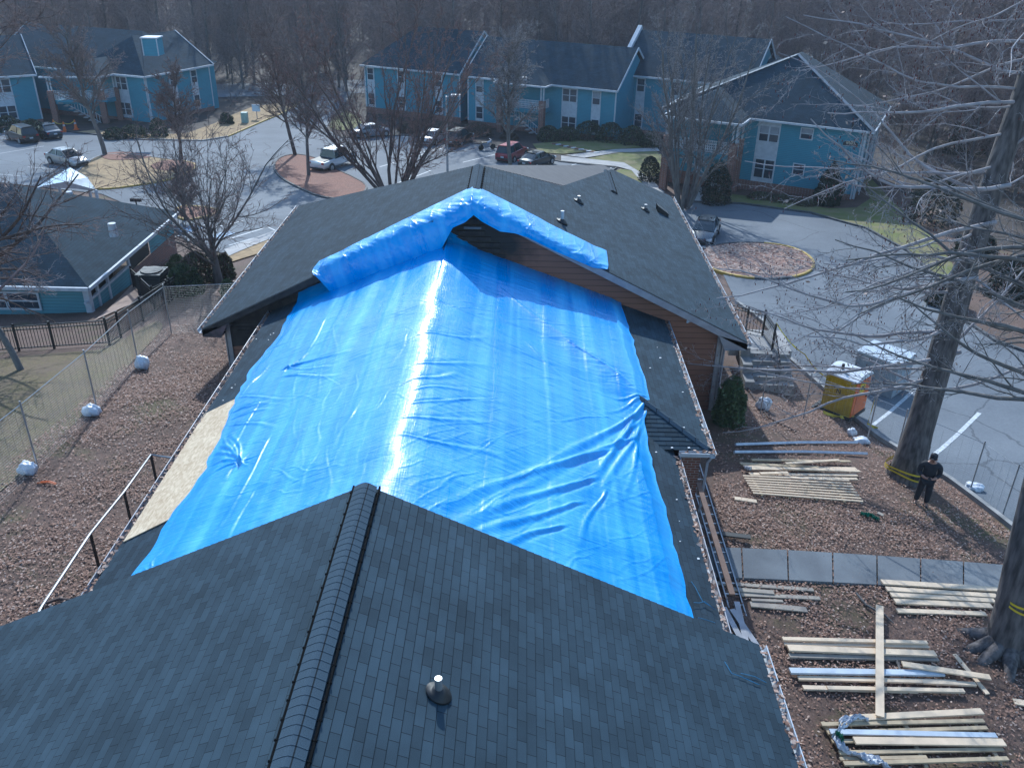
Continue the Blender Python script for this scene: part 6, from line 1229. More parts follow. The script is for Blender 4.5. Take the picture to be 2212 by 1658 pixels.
# temporary fence panels at the left: galvanised posts, wire mesh, weighted with white bags
def wire_fence(pts, h, label, hs=.07, vs=.30, rw=.0022, name='wire_fence', postr=.024):
    P = [Vector(p) for p in pts]; root = empty(name, P[0], label, 'fence'); seg = []; rail = MB()
    for a, b in zip(P[:-1], P[1:]):
        L = (b-a).length; n = int(h/hs)
        for i in range(n+1): z = Vector((0, 0, .05+i*hs)); seg.append((np.array(a+z), np.array(b+z), rw*.8, rw*.8))
        n = int(L/vs)
        for i in range(n): q = a.lerp(b, i/n); seg.append((np.array(q), np.array(q+Vector((0, 0, h))), rw, rw))
        rail.tube([a+Vector((0,0,h+.02)), b+Vector((0,0,h+.02))], .010, 5)
    for i, q in enumerate(P): mb = MB(); mb.tube([q, q+Vector((0, 0, h+.12))], postr, 7); mb.build('post', Mt['galv'], root)
    v, f = tubes(seg, 3); v = v-np.array(P[0]); npmesh('wire_mesh', v, f, Mt['wire'], root); rail.build('top_rail', Mt['galv'], root); return root
wp = [gp(u, v) for u, v in ((-120, 1190), (-20, 1108), (83, 1012), (211, 888), (300, 788), (371, 722), (520, 712))]
wire_fence(wp, 1.95, 'long temporary wire-mesh fence sagging across the left yard')
wr = [gp(u, v) for u, v in ((1642, 893), (1735, 905), (1872, 955), (1935, 985), (2095, 1060), (2165, 1115), (2290, 1200))]
wire_fence(wr, 1.75, 'temporary wire-mesh fence along the kerb at the right, past the portable toilet', rw=.0022)
def bag(u, v, w_, h_, label, seed=1, m='plastic'):
    p = gp(u, v, .0); d = Vector(p).dot(fw); rx = w_/2*d/F; hz = h_*d/F*.9; bm = bmesh.new(); bmesh.ops.create_icosphere(bm, subdivisions=4, radius=1); r = random.Random(seed); ph = [r.uniform(0, 6) for _ in range(8)]
    for q in bm.verts:
        c = q.co; n = .10*math.sin(5*c.x+ph[0]+3*c.z)+.08*math.sin(8*c.y+ph[1])+.05*math.sin(13*c.x+7*c.y+ph[2])+.04*math.sin(17*c.z+9*c.x+ph[3]); k = 1+n; c.x *= rx*k; c.y *= rx*.8*k; c.z = (c.z*k*.55+.45)*hz
        if c.z < .01: c.z = .01
    me = bpy.data.meshes.new('sandbag'); bm.to_mesh(me); bm.free(); me.materials.append(Mt[m])
    for q in me.polygons: q.use_smooth = True
    o = bpy.data.objects.new('sandbag', me); col.objects.link(o); o.location = p; return tag(o, label, 'bag')
bag(63, 1022, 40, 32, 'flattened white plastic ballast bag at the near post of the left wire fence', 1); bag(200, 895, 38, 26, 'white plastic ballast bag at the middle post of the left wire fence', 2); bag(310, 796, 30, 34, 'round white ballast bag at the far post of the left wire fence', 3)
bag(1648, 884, 32, 32, 'white plastic bag at the foot of the concrete steps', 4); bag(1838, 942, 20, 22, 'crumpled white bag on the leaves, left half of the pair before the portable toilet', 5); bag(1860, 957, 34, 16, 'torn white bag on the leaves, right half of the pair before the portable toilet', 6); bag(2102, 1058, 40, 18, 'white bag lying by the kerb right of the person', 7)
p = gp(106, 1042, .03); mb = MB(); [mb.tube([(p.x-.25+k*.06, p.y-.1+.06*k, p.z+.02), (p.x+.05, p.y-.1+.06*k, p.z+.05), (p.x+.25, p.y-.15+.05*k, p.z+.02)], .016, 5) for k in range(2)]; tag(mb.build('fence_clamp', Mt['orange']), 'orange plastic strip on the leaves by the near white bag', 'strip')
# galvanised pipe rail close to the left eave
q = [Vector(atz(u, v, -12.0)) for u, v in ((60, 1368), (90, 1310), (195, 1152), (268, 1062), (326, 982), (395, 992))]
rt = empty('pipe_rail', q[0], 'galvanised pipe rail with black posts beside the left eave', 'rail'); mb = MB(); mb.tube(q, .028, 8); mb.build('rail', Mt['galv'], rt)
for a in (q[1], q[2], q[3], q[4]): mb = MB(); z = G(a.x, a.y); mb.box((a.x, a.y, (a.z+z)/2), (.05, .05, a.z-z)); mb.build('post', Mt['black'], rt)
# ------------------------------------------------------------------ concrete steps with railing
s0 = gp(1655, 852); zb = s0.z; n = 5
stp = empty('steps', s0, 'weathered concrete steps climbing to the road beside the gabled end', 'steps')
lf = Vector(atz(1626, 842, zb)); rg_ = Vector(atz(1716, 846, zb)); wS = (rg_-lf).length; d = (rg_-lf).normalized(); bk = Vector((-d.y, d.x, 0))
mb = MB(); rise = .175; tread = .33
for i in range(n): mb.box((lf+d*wS/2+bk*(i*tread+1.2+.2)).to_tuple()[:2]+(zb-.3+(i+1)*rise/2,), (wS, 2.4-.0*i, .6+(i+1)*rise-.0), rz=math.atan2(d.y, d.x)) if False else mb.box((*(lf+d*wS/2+bk*(i*tread+.17+.15)).xy, zb+(i+1)*rise/2-.15), (wS, .34, (i+1)*rise+.3), rz=math.atan2(d.y, d.x))
mb.build('treads', Mt['stone'], stp)
mb = MB(); c_ = lf+d*wS/2+bk*(n*tread+.15+1.0); mb.box((c_.x-.3, c_.y, zb+n*rise-.14), (wS+.9, 2.0, .3), rz=math.atan2(d.y, d.x)); mb.build('landing', Mt['concrete'], stp)
mb = MB()
for i in range(3): a = lf-d*.18+bk*(i*.75-.1); mb.box((*(a+bk*.35).xy, zb+(i+.6)*.36-.2), (.36, .78, .8), rz=math.atan2(d.y, d.x))
mb.build('cheek_wall', Mt['stone'], stp)
hr = lf+d*(wS-.65); mb = MB(); a = hr+Vector((0,0,.95)); b = hr+bk*(n*tread+.2)+Vector((0,0,.95+n*rise)); mb.tube([a, b], .025, 6); [mb.box((*(hr+bk*(n*tread*k/9+.1)).xy, zb+n*rise*k/9+.5), (.02, .02, .95)) for k in range(10)]; mb.build('handrail', Mt['black'], stp)
zt = zb+n*rise; top = Vector(atz(1667, 757, zt))
iron_fence([Vector(atz(u, v, zt)) for u, v in ((1667,757),(1646,725),(1610,717),(1570,708))], 1.05, 'black iron railing round the landing above the steps', st=.13, sp_=1.9, name='iron_railing')
mb = MB(); pp = [top+Vector((0,0,1.2+zt-top.z)), Vector(gp(1730, 812, 1.0)), Vector(gp(1782, 872, 1.1)), Vector(gp(1800, 893, 1.0))]
def strip(mb, pts, w_=.07, sag=.15, tw=.6):
    for a, b in zip(pts[:-1], pts[1:]):
        rgs = []
        for i in range(11): t = i/10; c = a.lerp(b, t)-Vector((0,0,sag*4*t*(1-t))); an = tw*math.sin(t*5); rgs.append([c-Vector((0, math.sin(an)*w_/2, math.cos(an)*w_/2)), c+Vector((0, math.sin(an)*w_/2, math.cos(an)*w_/2))])
        mb.loft(rgs, close=False, caps=False)
strip(mb, pp); tag(mb.build('caution_tape', Mt['yellow']), 'yellow caution tape stretched from the stair railing to the portable toilet', 'tape')
p = gp(1812, 905, .1); mb = MB(); strip(mb, [p+Vector((-.6,.1,.15)), p+Vector((0,-.05,.05)), p+Vector((.5,-.1,.1))], .12, .05); tag(mb.build('caution_tape', Mt['yellow']), 'loose yellow tape bunched on the ground before the portable toilet', 'tape')
p = gp(1870, 925, .1); mb = MB(); strip(mb, [p+Vector((.08,0,1.2)), p+Vector((0,-.05,.1)), p+Vector((.35,-.2,.05))], .12, .02); tag(mb.build('caution_tape', Mt['yellow']), 'yellow tape hanging down the fence post right of the portable toilet', 'tape')
# black slatted piece on the ground left of the toilet
p = gp(1760, 868, .05); mb = MB(); [mb.box((p.x+.0+k*.13, p.y-.35+.16*k*.4, p.z+.12+.05*k), (.1, 1.5, .04), rz=-.75) for k in range(6)]; tag(mb.build('grating', Mt['dark']), 'dark slatted panel leaning on the slope between the steps and the portable toilet', 'panel')
# ------------------------------------------------------------------ portable toilet and grey box
c0 = gp(1832, 912, .05); cL = atz(1781, 889, c0.z); cR = atz(1868, 893, c0.z); vL = Vector((cL[0]-c0.x, cL[1]-c0.y, 0)); vR = Vector((cR[0]-c0.x, cR[1]-c0.y, 0)); vL.normalize(); vR = Vector((-vL.y, vL.x, 0)); 
if vR.y < 0: vR = -vR
Wp = 1.17; H = vt(c0, 828)*.985; M = Matrix(((-vL.x, vR.x, 0, c0.x), (-vL.y, vR.y, 0, c0.y), (0, 0, 1, c0.z), (0, 0, 0, 1)))
if M.to_3x3().determinant() < 0: pass
pt_ = empty('portable_toilet', c0, 'portable toilet with mustard side, orange door and white domed roof at the kerb', 'portable toilet')
def bxM(name, c, sz, m, par=pt_): mb = MB(); mb.box(c, sz, M); return mb.build(name, Mt[m] if isinstance(m, str) else m, par)
bxM('base', (-Wp/2, Wp/2, .07), (Wp+.1, Wp+.1, .14), 'dark'); bxM('side_wall', (-Wp/2, Wp/2, .14+(H-.14)/2), (Wp, Wp, H-.14), 'pyellow')
mb = MB(); [mb.box((-Wp*(k+.5)/8, -.012, H*.53), (.035, .03, H*.78), M) for k in range(8)]; mb.build('side_ribs', Mt['pyellow'], pt_)
dr_ = bxM('door', (.012, Wp/2, .14+(H-.14)/2), (.035, Wp*.98, H-.16), 'orange'); mb = MB(); mb.box((.034, Wp*.5, .2+(H-.2)/2), (.02, Wp*.72, H*.86), M); mb.build('door_panel', mat('orange_panel', (.62, .13, .02), (.5, .1, .02), .5), dr_); mb = MB(); mb.box((.055, Wp*.84, H*.5), (.03, .08, .14), M); mb.build('handle', Mt['dark'], dr_)
mb = MB(); mb.box((.052, Wp*.42, H*.80), (.012, .42, .40), M); stk = mb.build('door_sticker', mat('yellow_sticker', (.7, .5, .03), rough=.5), dr_)
nX = (M.to_3x3() @ Vector((1, 0, 0))).normalized(); nY = (M.to_3x3() @ Vector((0, -1, 0))).normalized()
text_mesh('sticker_mark', 'M', .30, face_matrix(M @ Vector((.062, Wp*.42, H*.80))-Vector(parent_origin(stk)), nX), Mt['dark'], stk); text_mesh('wall_mark', 'N', .26, face_matrix(M @ Vector((-Wp*.5, -.032, H*.66))-Vector(parent_origin(pt_)), nY), Mt['dark'], pt_)
mb = MB(); rgs = []
for k in range(9): t = k/8; rgs.append([M @ Vector((-Wp-.05, -.05+(Wp+.1)*t, H+.02)), M @ Vector((-Wp-.05, -.05+(Wp+.1)*t, H+.08+.16*math.sin(math.pi*t))), M @ Vector((.05, -.05+(Wp+.1)*t, H+.08+.16*math.sin(math.pi*t))), M @ Vector((.05, -.05+(Wp+.1)*t, H+.02))])
mb.loft(rgs); mb.build('roof', Mt['ivory'], pt_); mb = MB(); mb.tube([M @ Vector((-Wp*.66, Wp*.3, H+.1)), M @ Vector((-Wp*.66, Wp*.3, H+.42))], .055, 10); mb.build('vent_pipe', Mt['dark'], pt_)
c1 = gp(1920, 862, .05); gb = empty('storage_box', c1, 'grey boxy container with a pale lid just behind the portable toilet', 'container')
M2 = M.copy(); M2.translation = Vector((*c1.xy, c1.z)); Hb = vt(c1, 790)
for nm, c, sz, m in (('housing', (-.8, .75, Hb/2), (1.75, 1.5, Hb), 'greybox'), ('lid', (-.8, .75, Hb+.04), (1.82, 1.57, .08), 'whitebox'), ('base', (-.8, .75, .04), (1.6, 1.35, .08), 'dark')): mb = MB(); mb.box(c, sz, M2); mb.build(nm, Mt[m], gb)
# ------------------------------------------------------------------ boards and other things on the leaves
ORD = ['first','second','third','fourth','fifth','sixth','seventh','eighth','ninth','tenth','eleventh','twelfth','thirteenth']
def board(a, b, w_, label, m='lumber', z=.03, th=.035, name='board', group=None, z2=None, cat='board'):
    p = gp(*a, z+.02); q = gp(*b, (z if z2 is None else z2)+.02); o = empty_mesh = MB(); o.beam(p, q, w_, th); return tag(o.build(name, Mt[m]), label, cat, group)
g1 = 'boards stacked in front of the slatted rack'
for i, (a, b, w_, z, m) in enumerate([((1622,1000),(1835,1003),.10,.10,'lumber2'),((1598,1006),(1768,1014),.12,.06,'lumber2'),((1606,1012),(1848,1016),.13,.05,'lumber'),((1612,1018),(1846,1022),.13,.09,'lumber'),((1695,1012),(1810,1004),.09,.17,'lumber'),((1618,1028),(1850,1030),.13,.05,'lumber'),((1638,1036),(1850,1040),.10,.08,'lumber'),((1640,1032),(1700,1030),.1,.14,'lumber'),((1690,1020),(1855,1026),.1,.13,'lumber')]):
    board(a, b, w_, 'cream board, %s from the back in the loose stack below the two white gutters' % ORD[i], m, z, group=g1)
for i in range(8):
    t = i/7; a = (1603+22*t, 1036+37*t); b = (1832+30*t, 1046+45*t); board(a, b, .052, 'cream slat, %s from the back of the open slatted rack' % ORD[i], 'lumber', .12, .03, group='slats of the open rack')
for i in range(4):
    t = (i+.35)/4; board((1603+t*229, 1036+10*t), (1625+t*237, 1073+18*t), .07, 'short sticker under the open slatted rack, %s from the left' % ORD[i], 'lumber2', .05, .045, group='stickers under the open rack')
board((1586,1079),(1634,1086), .15, 'short cream offcut at the lower left of the slatted rack'); board((1955-60,1110),(1925-18,1116), .11, 'small pale offcut on the leaves below the slatted rack', 'lumber3')
def pipe(a, b, r_, label, m='plastic'): p = gp(*a, r_+.05); q = gp(*b, r_+.05); mid = (p+q)/2+Vector((0,0,.04)); mb = MB(); mb.tube([p, mid, q], r_, 4); return tag(mb.build('gutter_length', Mt[m]), label, 'gutter')
pipe((1588,966),(1850,961), .055, 'white gutter length on the leaves, farther of two'); pipe((1585,982),(1871,985), .055, 'white gutter length on the leaves, nearer of two')
for i, (a, b, w_, m) in enumerate([((1545,1262),(1756,1277),.11,'lumber3'),((1582,1277),(1670,1284),.13,'lumber3'),((1600,1287),(1770,1295),.12,'lumber3'),((1622,1300),(1690,1303),.08,'lumber3'),((1620,1308),(1742,1320),.17,'lumber3')]):
    board(a, b, w_, 'weathered tan board, %s from the pavement in the short pile by the ladder' % ORD[i], m, .03+.02*(i % 2), group='short pile by the ladder')
for i, (a, b, w_, z) in enumerate([((1902,1266),(2154,1282),.17,.12),((1912,1279),(2150,1294),.15,.09),((1922,1290),(2146,1303),.15,.07),((1931,1303),(2140,1313),.17,.05),((1936,1322),(2128,1329),.14,.03)]):
    board(a, b, w_, 'clean cream plank, %s from the pavement in the stack by the thick trunk' % ORD[i], 'lumber', z, .045, group='plank stack by the thick trunk')
mid = [((1688,1388),(2000,1396),.10,.10,'lumber'),((1692,1396),(2004,1402),.08,.05,'lumber'),((1700,1408),(2018,1420),.17,.10,'lumber'),((1703,1420),(2025,1428),.12,.04,'lumber3'),((1704,1457),(2035,1462),.15,.10,'whitebox'),((1722,1469),(2065,1478),.11,.05,'lumber'),((1990,1478),(2105,1483),.10,.06,'lumber'),((1733,1489),(1980,1496),.11,.04,'lumber'),((1785,1492),(2080,1498),.10,.07,'lumber')]
for i, (a, b, w_, z, m) in enumerate(mid): board(a, b, w_, 'cream plank, %s from the pavement among those the upright plank crosses' % ORD[i], m, z, .05, group='planks under the crossing plank')
board((1896,1322),(1896,1562), .17, 'long cream plank laid straight across the middle pile', z=.19, th=.03); board((1945,1446),(2134,1475), .15, 'cream plank slanting over the right end of the middle pile', z=.16); board((2060,1416),(2132,1502), .10, 'short cream plank poking diagonally out right of the middle pile', z=.03); board((2188,1518),(2240,1526), .16, 'cut cream plank at the right edge below the thick trunk')
low = [((1835,1560),(2118,1545),.15,.11,'lumber'),((1772,1572),(2122,1564),.09,.09,'lumber2'),((1785,1588),(2130,1577),.09,.06,'lumber2'),((1790,1590),(2148,1598),.12,.12,'whitebox'),((1795,1606),(2060,1600),.08,.05,'lumber2'),((1842,1610),(2165,1614),.17,.13,'lumber'),((1810,1632),(2164,1624),.09,.07,'lumber2'),((1812,1644),(2000,1640),.08,.05,'lumber2'),((1820,1656),(2174,1645),.09,.08,'lumber2')]
for i, (a, b, w_, z, m) in enumerate(low): board(a, b, w_, '%s plank, %s from the back in the lowest slatted pile' % ('white' if m == 'whitebox' else 'cream' if m == 'lumber' else 'raw wood', ORD[i]), m, z, .04, group='planks of the lowest slatted pile')
for i, (a, b) in enumerate([((1775,1562),(1840,1660)),((1950,1560),(2000,1660)),((2098,1555),(2160,1650))]): board(a, b, .08, 'crosspiece under the lowest slatted pile, %s from the left' % ORD[i], 'lumber2', .02, .05, group='crosspieces of the lowest pile')
# white channel lengths by the eave
for i, (a, b) in enumerate([((1562,1318),(1602,1392)),((1580,1322),(1640,1410)),((1590,1306),(1612,1400))]): board(a, b, .13, 'white metal channel on the ground under the right eave, %s from the building' % ORD[i], 'gutter', .05, .08, name='channel', cat='channel')
# ladder on its side under the right eave
la = Vector(atx(1478, 1003, 4.75)); lb = Vector(atx(1590, 1368, 5.15)); la.z = max(la.z, G(la.x, la.y)+.9); ld = empty('ladder', lb, 'long aluminium ladder leaning low along the right wall over the pavement', 'ladder'); up_ = Vector((.35, 0, .0))
mb = MB(); mb.beam(la, lb, .03, .09); mb.build('side_rail', Mt['galv'], ld); mb = MB(); mb.beam(la+up_, lb+up_, .03, .09); mb.build('side_rail', Mt['galv'], ld); n = int((la-lb).length/.305)
mb = MB(); [mb.beam(la.lerp(lb, (i+.5)/n), la.lerp(lb, (i+.5)/n)+up_, .035, .035) for i in range(n)]; mb.build('rungs', Mt['galv'], ld)
la2 = Vector(atx(1490, 1000, 4.5)); mb = MB(); bw = brd_ = None; mb.beam(Vector((MXR+.55, M2Y-.6, MR-.45)), Vector((MXR+.58, 14.2, MR-.55)), .12, .05); tag(mb.build('plank', mat('brown_plank', (.20,.12,.085), (.14,.085,.065), .8)), 'long brown plank lying beside the leaf-filled right gutter', 'plank')
# crumpled plastic wrap over the lowest pile
def wrap(path_px, w_, label, m='plastic', seed=3, z=.16):
    P = [gp(u, v, z+.05*math.sin(i*2)) for i, (u, v) in enumerate(path_px)]; r = random.Random(seed); N_ = 60; K_ = 12; V_ = []
    acc = [0]; [acc.append(acc[-1]+(b-a).length) for a, b in zip(P[:-1], P[1:])]
    for i in range(N_):
        s_ = acc[-1]*i/(N_-1); j = max(k for k in range(len(acc)-1) if acc[k] <= s_+1e-9); c = P[j].lerp(P[j+1], (s_-acc[j])/(acc[j+1]-acc[j])); d_3 = (P[j+1]-P[j]).normalized(); sd = Vector((-d_3.y, d_3.x, 0)); ww = w_*(.6+.4*math.sin(i*.37+seed))*(1 if 3 < i < N_-4 else .4)
        V_.append([c+sd*ww*(k/(K_-1)-.5)+Vector((0, 0, .05*math.sin(k*1.9+i*.5)+.03*math.sin(i*1.7+k))) for k in range(K_)])
    mb = MB(); mb.loft(V_, close=False, caps=False); o = mb.build('plastic_wrap', Mt[m], smooth=True); return tag(o, label, 'plastic wrap')
wrap([(1872,1568),(1850,1560),(1822,1566),(1806,1590),(1803,1612),(1830,1635),(1870,1645),(1900,1662),(1930,1680)], .22, 'torn white plastic wrap curling over the lowest slatted pile'); wrap([(1800,1598),(1812,1612),(1818,1618)], .12, 'green scrap caught in the torn white wrap', 'green_p', z=.24)
wrap([(1858,1112),(1880,1118),(1900,1124)], .14, 'green and white plastic scrap on the leaves below the slatted rack', 'green_p', 7, .05); wrap([(1606,1016),(1622,1022)], .16, 'green and white scrap at the left end of the loose stack', 'plastic', 9, .12)
for i, pts in enumerate([[(1848,1284),(1870,1310),(1910,1332),(1930,1350)],[(1925,1410),(1940,1440),(1950,1480)],[(2010,1436),(2035,1450),(2060,1462)]]):
    P = [gp(u, v, .06) for u, v in pts]; mb = MB(); mb.tube(P, [.03]*(len(P)-1)+[.012], 6); tag(mb.build('fallen_branch', Mt['barkgrey']), ['fallen grey branch between the short pile and the plank stack','thin fallen stick across the middle pile','short fallen stick right of the middle pile'][i], 'branch')
for i, pts in enumerate([[(100,1306),(130,1296),(160,1300)],[(20,1390),(70,1360),(90,1345)],[(110,1385),(170,1382)],[(1610,835),(1660,905),(1720,935)]]):
    P = [gp(u, v, .05) for u, v in pts]; mb = MB(); mb.tube(P, .035, 6); tag(mb.build('fallen_branch', Mt['bark']), ['dark fallen branch in the lower left leaves, rightmost of three'.replace('rightmost','upper'),'dark fallen branch at the lower left edge','short dark branch nearest the near roof at lower left','thin fallen limb on the slope below the steps'][i], 'branch')
# blue cords on the roofs
def cordline(pts, label, f):
    mb = MB(); P = [Vector(f(u, v)) for u, v in pts]; mb.tube([p+Vector((0,0,.02)) for p in P], .006, 5); return tag(mb.build('cord', Mt['cord']), label, 'cord')
fM = lambda u, v: rf(u, v); fF = lambda u, v: plane(u, v, np.array([FX, 0, FZ+.02]), np.array([FS, 0, 1]))
cordline([(1493,1257),(1502,1270),(1515,1295),(1518,1300),(1535,1310)], 'upper thin blue cord on the strip of roof right of the tarpaulin', fM); cordline([(1498,1302),(1510,1303),(1522,1300),(1545,1318)], 'middle blue cord on the strip of roof right of the tarpaulin', fM); cordline([(1508,1335),(1520,1338),(1545,1346)], 'lowest blue cord beside the near corner of the tarpaulin', fM)
cordline([(1638,1490),(1610,1478),(1600,1490),(1640,1508)], 'upper blue cord loop on the near roof by the right gutter', fF) if False else None
cordline([(1565,1430),(1580,1455),(1600,1462),(1640,1480)], 'pale blue cord squiggle on the near roof by the right gutter', fF); cordline([(1600,1455),(1630,1462),(1655,1475)], 'short blue cord beside the squiggle on the near roof', fF)
# ------------------------------------------------------------------ fallen leaves as real pieces
r = np.random.RandomState(12)
def leaves(n, polys, m, size, seed):
    r = np.random.RandomState(seed); P = []
    for poly, cnt in polys:
        xy = K(poly); xs = [p[0] for p in xy]; ys = [p[1] for p in xy]; got = 0
        while got < cnt:
            q = np.column_stack([r.uniform(min(xs), max(xs), 4000), r.uniform(min(ys), max(ys), 4000)]); ins = np.zeros(len(q), bool); j = len(xy)-1
            for i in range(len(xy)):
                xi, yi = xy[i]; xj, yj = xy[j]; c = ((yi > q[:, 1]) != (yj > q[:, 1])) & (q[:, 0] < (xj-xi)*(q[:, 1]-yi)/(yj-yi+1e-12)+xi); ins ^= c; j = i
            q = q[ins]; dens = .5+.5*np.sin(q[:, 0]*1.1+2*np.sin(q[:, 1]*.7))*np.sin(q[:, 1]*1.4+1.7*np.sin(q[:, 0]*.9)); dens = dens*(.55+.45*np.sin(q[:, 0]*.43+1.1)*np.cos(q[:, 1]*.51+.4))+.06*np.sin(q[:, 0]*5+3*np.sin(q[:, 1]*4)); q = q[r.rand(len(q)) < .04+.96*np.clip(dens, 0, 1)**1.2]; P.append(q); got += len(q)
    q = np.concatenate(P); n = len(q); z = Gv(q)+r.uniform(.01, .07, n); c = np.column_stack([q, z]); a = r.uniform(0, 6.28, n); t = r.normal(0, .2, n); u = np.column_stack([np.cos(a), np.sin(a), t]); w2 = np.column_stack([-np.sin(a), np.cos(a), r.normal(0, .22, n)]); s = r.uniform(.4, 1.5, (n, 1))*size
    V = np.stack([c-u*s, c-w2*s*.55, c+u*s, c+w2*s*.55], 1).reshape(-1, 3); return V, np.arange(4*n).reshape(n, 4)
right_yard = [(1540,1190),(1540,960),(1600,860),(1650,872),(1790,862),(1895,955),(2050,1048),(2205,1170),(2320,1235),(2320,1700),(1740,1700),(1580,1380)]
left_yard = [(-120,1130),(40,985),(180,870),(285,775),(365,705),(490,700),(520,830),(460,900),(290,1180),(80,1400),(-100,1480)]
for cnt, m, seed, nm in ((60000, 'leaf1', 1, 'brown'), (15000, 'leaf2', 2, 'pale')):
    V, f = leaves(0, [(right_yard, int(cnt*.6)), (left_yard, int(cnt*.4))], m, .031, seed); tag(npmesh('fallen_leaves', V, f, Mt[m]), 'scattered %s oak leaves on both yards' % nm, 'leaves', kind='stuff')
V, f = leaves(0, [([(1505,560),(1530,538),(1600,530),(1680,534),(1735,548),(1755,575),(1690,600),(1550,590)], 2500)], 'leaf2', .09, 3); V[:, 2] += .15; tag(npmesh('fallen_leaves', V, f, Mt['leaf2']), 'pale leaves littering the oval island', 'leaves', kind='stuff')
# white rocks in a row beside the lawn path, small flat stones
for i in range(12):
    p = gp(1198+i*8.2, 313+i*1.75, .1); mb = MB(); mb.box((p.x, p.y, p.z), (.55, .28, .14), rz=.3); tag(mb.build('edging_block', Mt['white'] if i % 2 else Mt['brick']), '%s edging block in the row across the lawn beyond the black sedan' % ('pale' if i % 2 else 'red'), 'block', 'row of edging blocks on the lawn')
# ------------------------------------------------------------------ person
def skinned(name, verts, edges, radii, m, parent=None, loc=(0, 0, 0), sub=2):
    me = bpy.data.meshes.new(name); me.from_pydata(verts, edges, []); o = bpy.data.objects.new(name, me); col.objects.link(o); o.location = loc
    o.modifiers.new('s', 'SKIN'); sm = o.modifiers.new('ss', 'SUBSURF'); sm.levels = sub; sm.render_levels = sub
    for i, r_ in enumerate(radii): sv = me.skin_vertices[0].data[i]; sv.radius = r_ if isinstance(r_, tuple) else (r_, r_); sv.use_root = (i == 0)
    o.data.materials.append(m); dg = bpy.context.evaluated_depsgraph_get(); m2 = bpy.data.meshes.new_from_object(o.evaluated_get(dg)); o.modifiers.clear(); o.data = m2; m2.materials.clear(); m2.materials.append(m)
    for q in m2.polygons: q.use_smooth = True
    if parent: o.parent = parent
    return o
pp = gp(1988, 1090); ang = R(-22)
per = empty('person', pp, 'person in dark cap, jacket and trousers standing by the oak, looking down at both hands', 'person', rz=ang)
v = [(0,0,.95),(0,0,1.12),(0,.01,1.32),(0,.01,1.46),(0,-.02,1.54),(0,-.05,1.64),(0,-.06,1.72),
 (.10,0,.90),(.12,-.02,.50),(.13,0,.09),(.14,-.14,.05), (-.10,0,.90),(-.13,.03,.50),(-.15,.04,.09),(-.17,-.10,.05),
 (.17,.01,1.42),(.25,.0,1.38),(.28,.02,1.12),(.14,-.24,1.10),(.07,-.32,1.13), (-.17,.01,1.42),(-.25,0,1.38),(-.28,.02,1.12),(-.14,-.24,1.10),(-.07,-.32,1.13)]
e = [(0,1),(1,2),(2,3),(3,4),(4,5),(5,6),(0,7),(7,8),(8,9),(9,10),(0,11),(11,12),(12,13),(13,14),(3,15),(15,16),(16,17),(17,18),(18,19),(3,20),(20,21),(21,22),(22,23),(23,24)]
rd = [(.17,.13),(.17,.125),(.20,.135),(.15,.10),.06,(.085,.10),(.07,.085),(.105,.11),.078,.052,.045,(.105,.11),.078,.052,.045,.085,.075,.058,.042,.03,.085,.075,.058,.042,.03]
skinned('body', v, e, rd, Mt['skin'], per)
def off(r_, k): return tuple((x if isinstance(x, tuple) else (x, x))[0] + k for _ in (0, 1) for x in (r_,))
jv = [v[i] for i in (0,1,2,3,15,16,17,18,20,21,22,23)]; jr = [(.195,.15),(.19,.145),(.22,.155),(.165,.115),.10,.092,.075,.055,.10,.092,.075,.055]; jv[7] = (.155,-.20,1.10); jv[11] = (-.155,-.20,1.10)
jv.append((0,.0,1.515)); jr.append(.078)
skinned('jacket', jv, [(3,12),(0,1),(1,2),(2,3),(3,4),(4,5),(5,6),(6,7),(3,8),(8,9),(9,10),(10,11)], jr, Mt['navy'], per)
tv = [(0,0,.97),(.10,0,.90),(.12,-.02,.50),(.13,0,.12),(-.10,0,.90),(-.13,.03,.50),(-.15,.04,.12)]; skinned('trousers', tv, [(0,1),(1,2),(2,3),(0,4),(4,5),(5,6)], [(.18,.14),.125,.098,.082,.125,.098,.082], Mt['navy'], per)
for a, b in (((.13,.03,.06),(.14,-.16,.045)), ((-.15,.07,.06),(-.17,-.13,.045))): skinned('boot', [a, ((a[0]+b[0])/2, (a[1]+b[1])/2, .06), b, (a[0], a[1], .16)], [(0,1),(1,2),(0,3)], [(.06,.06),(.055,.05),(.045,.04),(.06,.06)], Mt['black'], per)
for sd in (1, -1):
    w0 = Vector((sd*.07, -.32, 1.13)); pv = [w0, w0+Vector((-sd*.03,-.05,.01))]; skinned('hand', [tuple(x) for x in [w0+Vector((sd*.03,.04,-.01)), w0, w0+Vector((-sd*.035,-.04,.01))]], [(0,1),(1,2)], [(.024,.02),(.035,.018),(.034,.015)], Mt['skin'], per)
    for k in range(4): b_ = w0+Vector((-sd*(.035), -.025-.016*k, .008)); L_ = [.07,.075,.07,.055][k]; skinned('finger', [tuple(b_), tuple(b_+Vector((-sd*L_*.5, -.01, .012))), tuple(b_+Vector((-sd*L_*.75, -.005, -.012)))], [(0,1),(1,2)], [.0095,.0085,.0075], Mt['skin'], per, sub=1)
    skinned('thumb', [tuple(w0+Vector((sd*.0,.0,.02))), tuple(w0+Vector((-sd*.035,.012,.035))), tuple(w0+Vector((-sd*.06,.005,.03)))], [(0,1),(1,2)], [.012,.010,.009], Mt['skin'], per, sub=1)
mb = MB(); mb.box((0, -.375, 1.15), (.08, .15, .012)); tag(mb.build('phone', Mt['dark'], None), 'small dark device held in both hands of the person', 'phone'); ph = bpy.data.objects['phone']; ph.rotation_euler = (0, 0, ang); ph.location = pp
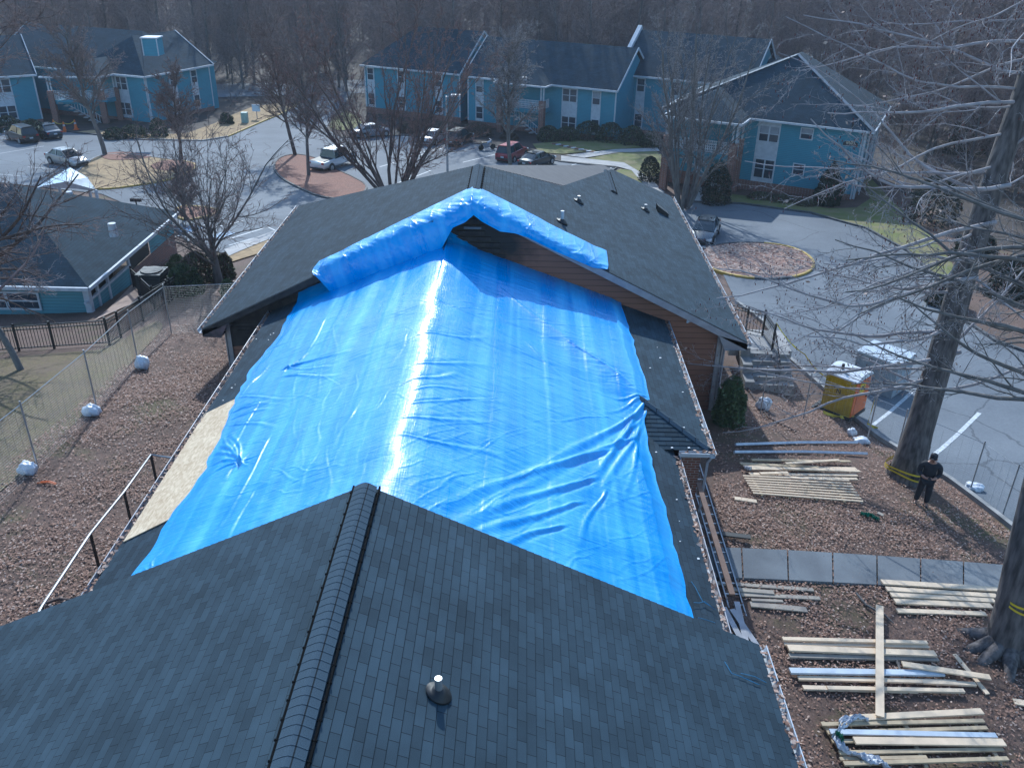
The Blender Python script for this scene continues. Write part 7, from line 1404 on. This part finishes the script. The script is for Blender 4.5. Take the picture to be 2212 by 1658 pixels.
mb = MB(); mb.tube([(0,-.045,1.70),(0,-.035,1.745),(0,-.025,1.80),(0,-.02,1.83)], [.098,.104,.09,.03], 16); mb.box((0, -.15, 1.705), (.14, .12, .012)); mb.build('cap', Mt['navy'], per, world=False)
mb = MB(); mb.box((0, -.135, 1.625), (.022, .035, .035)); [mb.box((sx*.032, -.128, 1.655), (.022, .012, .010)) for sx in (-1, 1)]; mb.box((0, -.128, 1.585), (.045, .012, .010)); mb.build('face_features', mat('face_dark', (.12, .06, .05), rough=.6), per, world=False)
for sx in (-1, 1): mb = MB(); mb.tube([(sx*.088, -.045, 1.60), (sx*.098, -.035, 1.64), (sx*.09, -.04, 1.67)], [.012, .018, .012], 6); mb.build('ear', Mt['skin'], per, world=False)
mb = MB(); mb.tube([(0,-.02,1.60),(0,-.01,1.66),(0,-.02,1.71)], [.075,.098,.098], 14); mb.build('hair', mat('dark_hair', (.02, .015, .012), rough=.8), per, world=False)

# white paint flecks and nail heads on the bare roof strips
mb = MB(); rq = random.Random(9)
for i in range(90):
    if i < 45: u_, v_ = rq.uniform(420, 640), rq.uniform(700, 900)
    else: u_, v_ = rq.uniform(1380, 1560), rq.uniform(740, 1340)
    p = rf(u_, v_); x, y = p[0], p[1]
    if np.interp(y, ly, lx)-.05 < x < np.interp(y, ry, rx)+.1 or x < MXL+.1 or x > (MXW if y > M2Y else MXR)-.1 or y > WALLY-.1: continue
    z = roofM(x, y)+.018; s_ = rq.uniform(.012, .035); mb.face([(x-s_, y-s_, z), (x+s_, y-s_*.6, z), (x+s_*.7, y+s_, z), (x-s_*.8, y+s_*.8, z)])
fl = mb.build('paint_flecks', Mt['white'], bld); fl['kind'] = 'stuff'
# ------------------------------------------------------------------ haze
mb = MB(); mb.box((0, 170, -12), (900, 460, 48)); hz = mb.build('haze', []); m = bpy.data.materials.new('haze'); m.use_nodes = True; n = m.node_tree; n.nodes.remove(n.nodes['Principled BSDF']); v = n.nodes.new('ShaderNodeVolumePrincipled'); v.inputs['Density'].default_value = .00032; v.inputs['Color'].default_value = (.72, .80, .92, 1); v.inputs['Anisotropy'].default_value = .2
n.links.new(v.outputs[0], n.nodes['Material Output'].inputs['Volume']); hz.data.materials.append(m); tag(hz, 'thin blue air haze over the whole place', 'haze', kind='stuff')
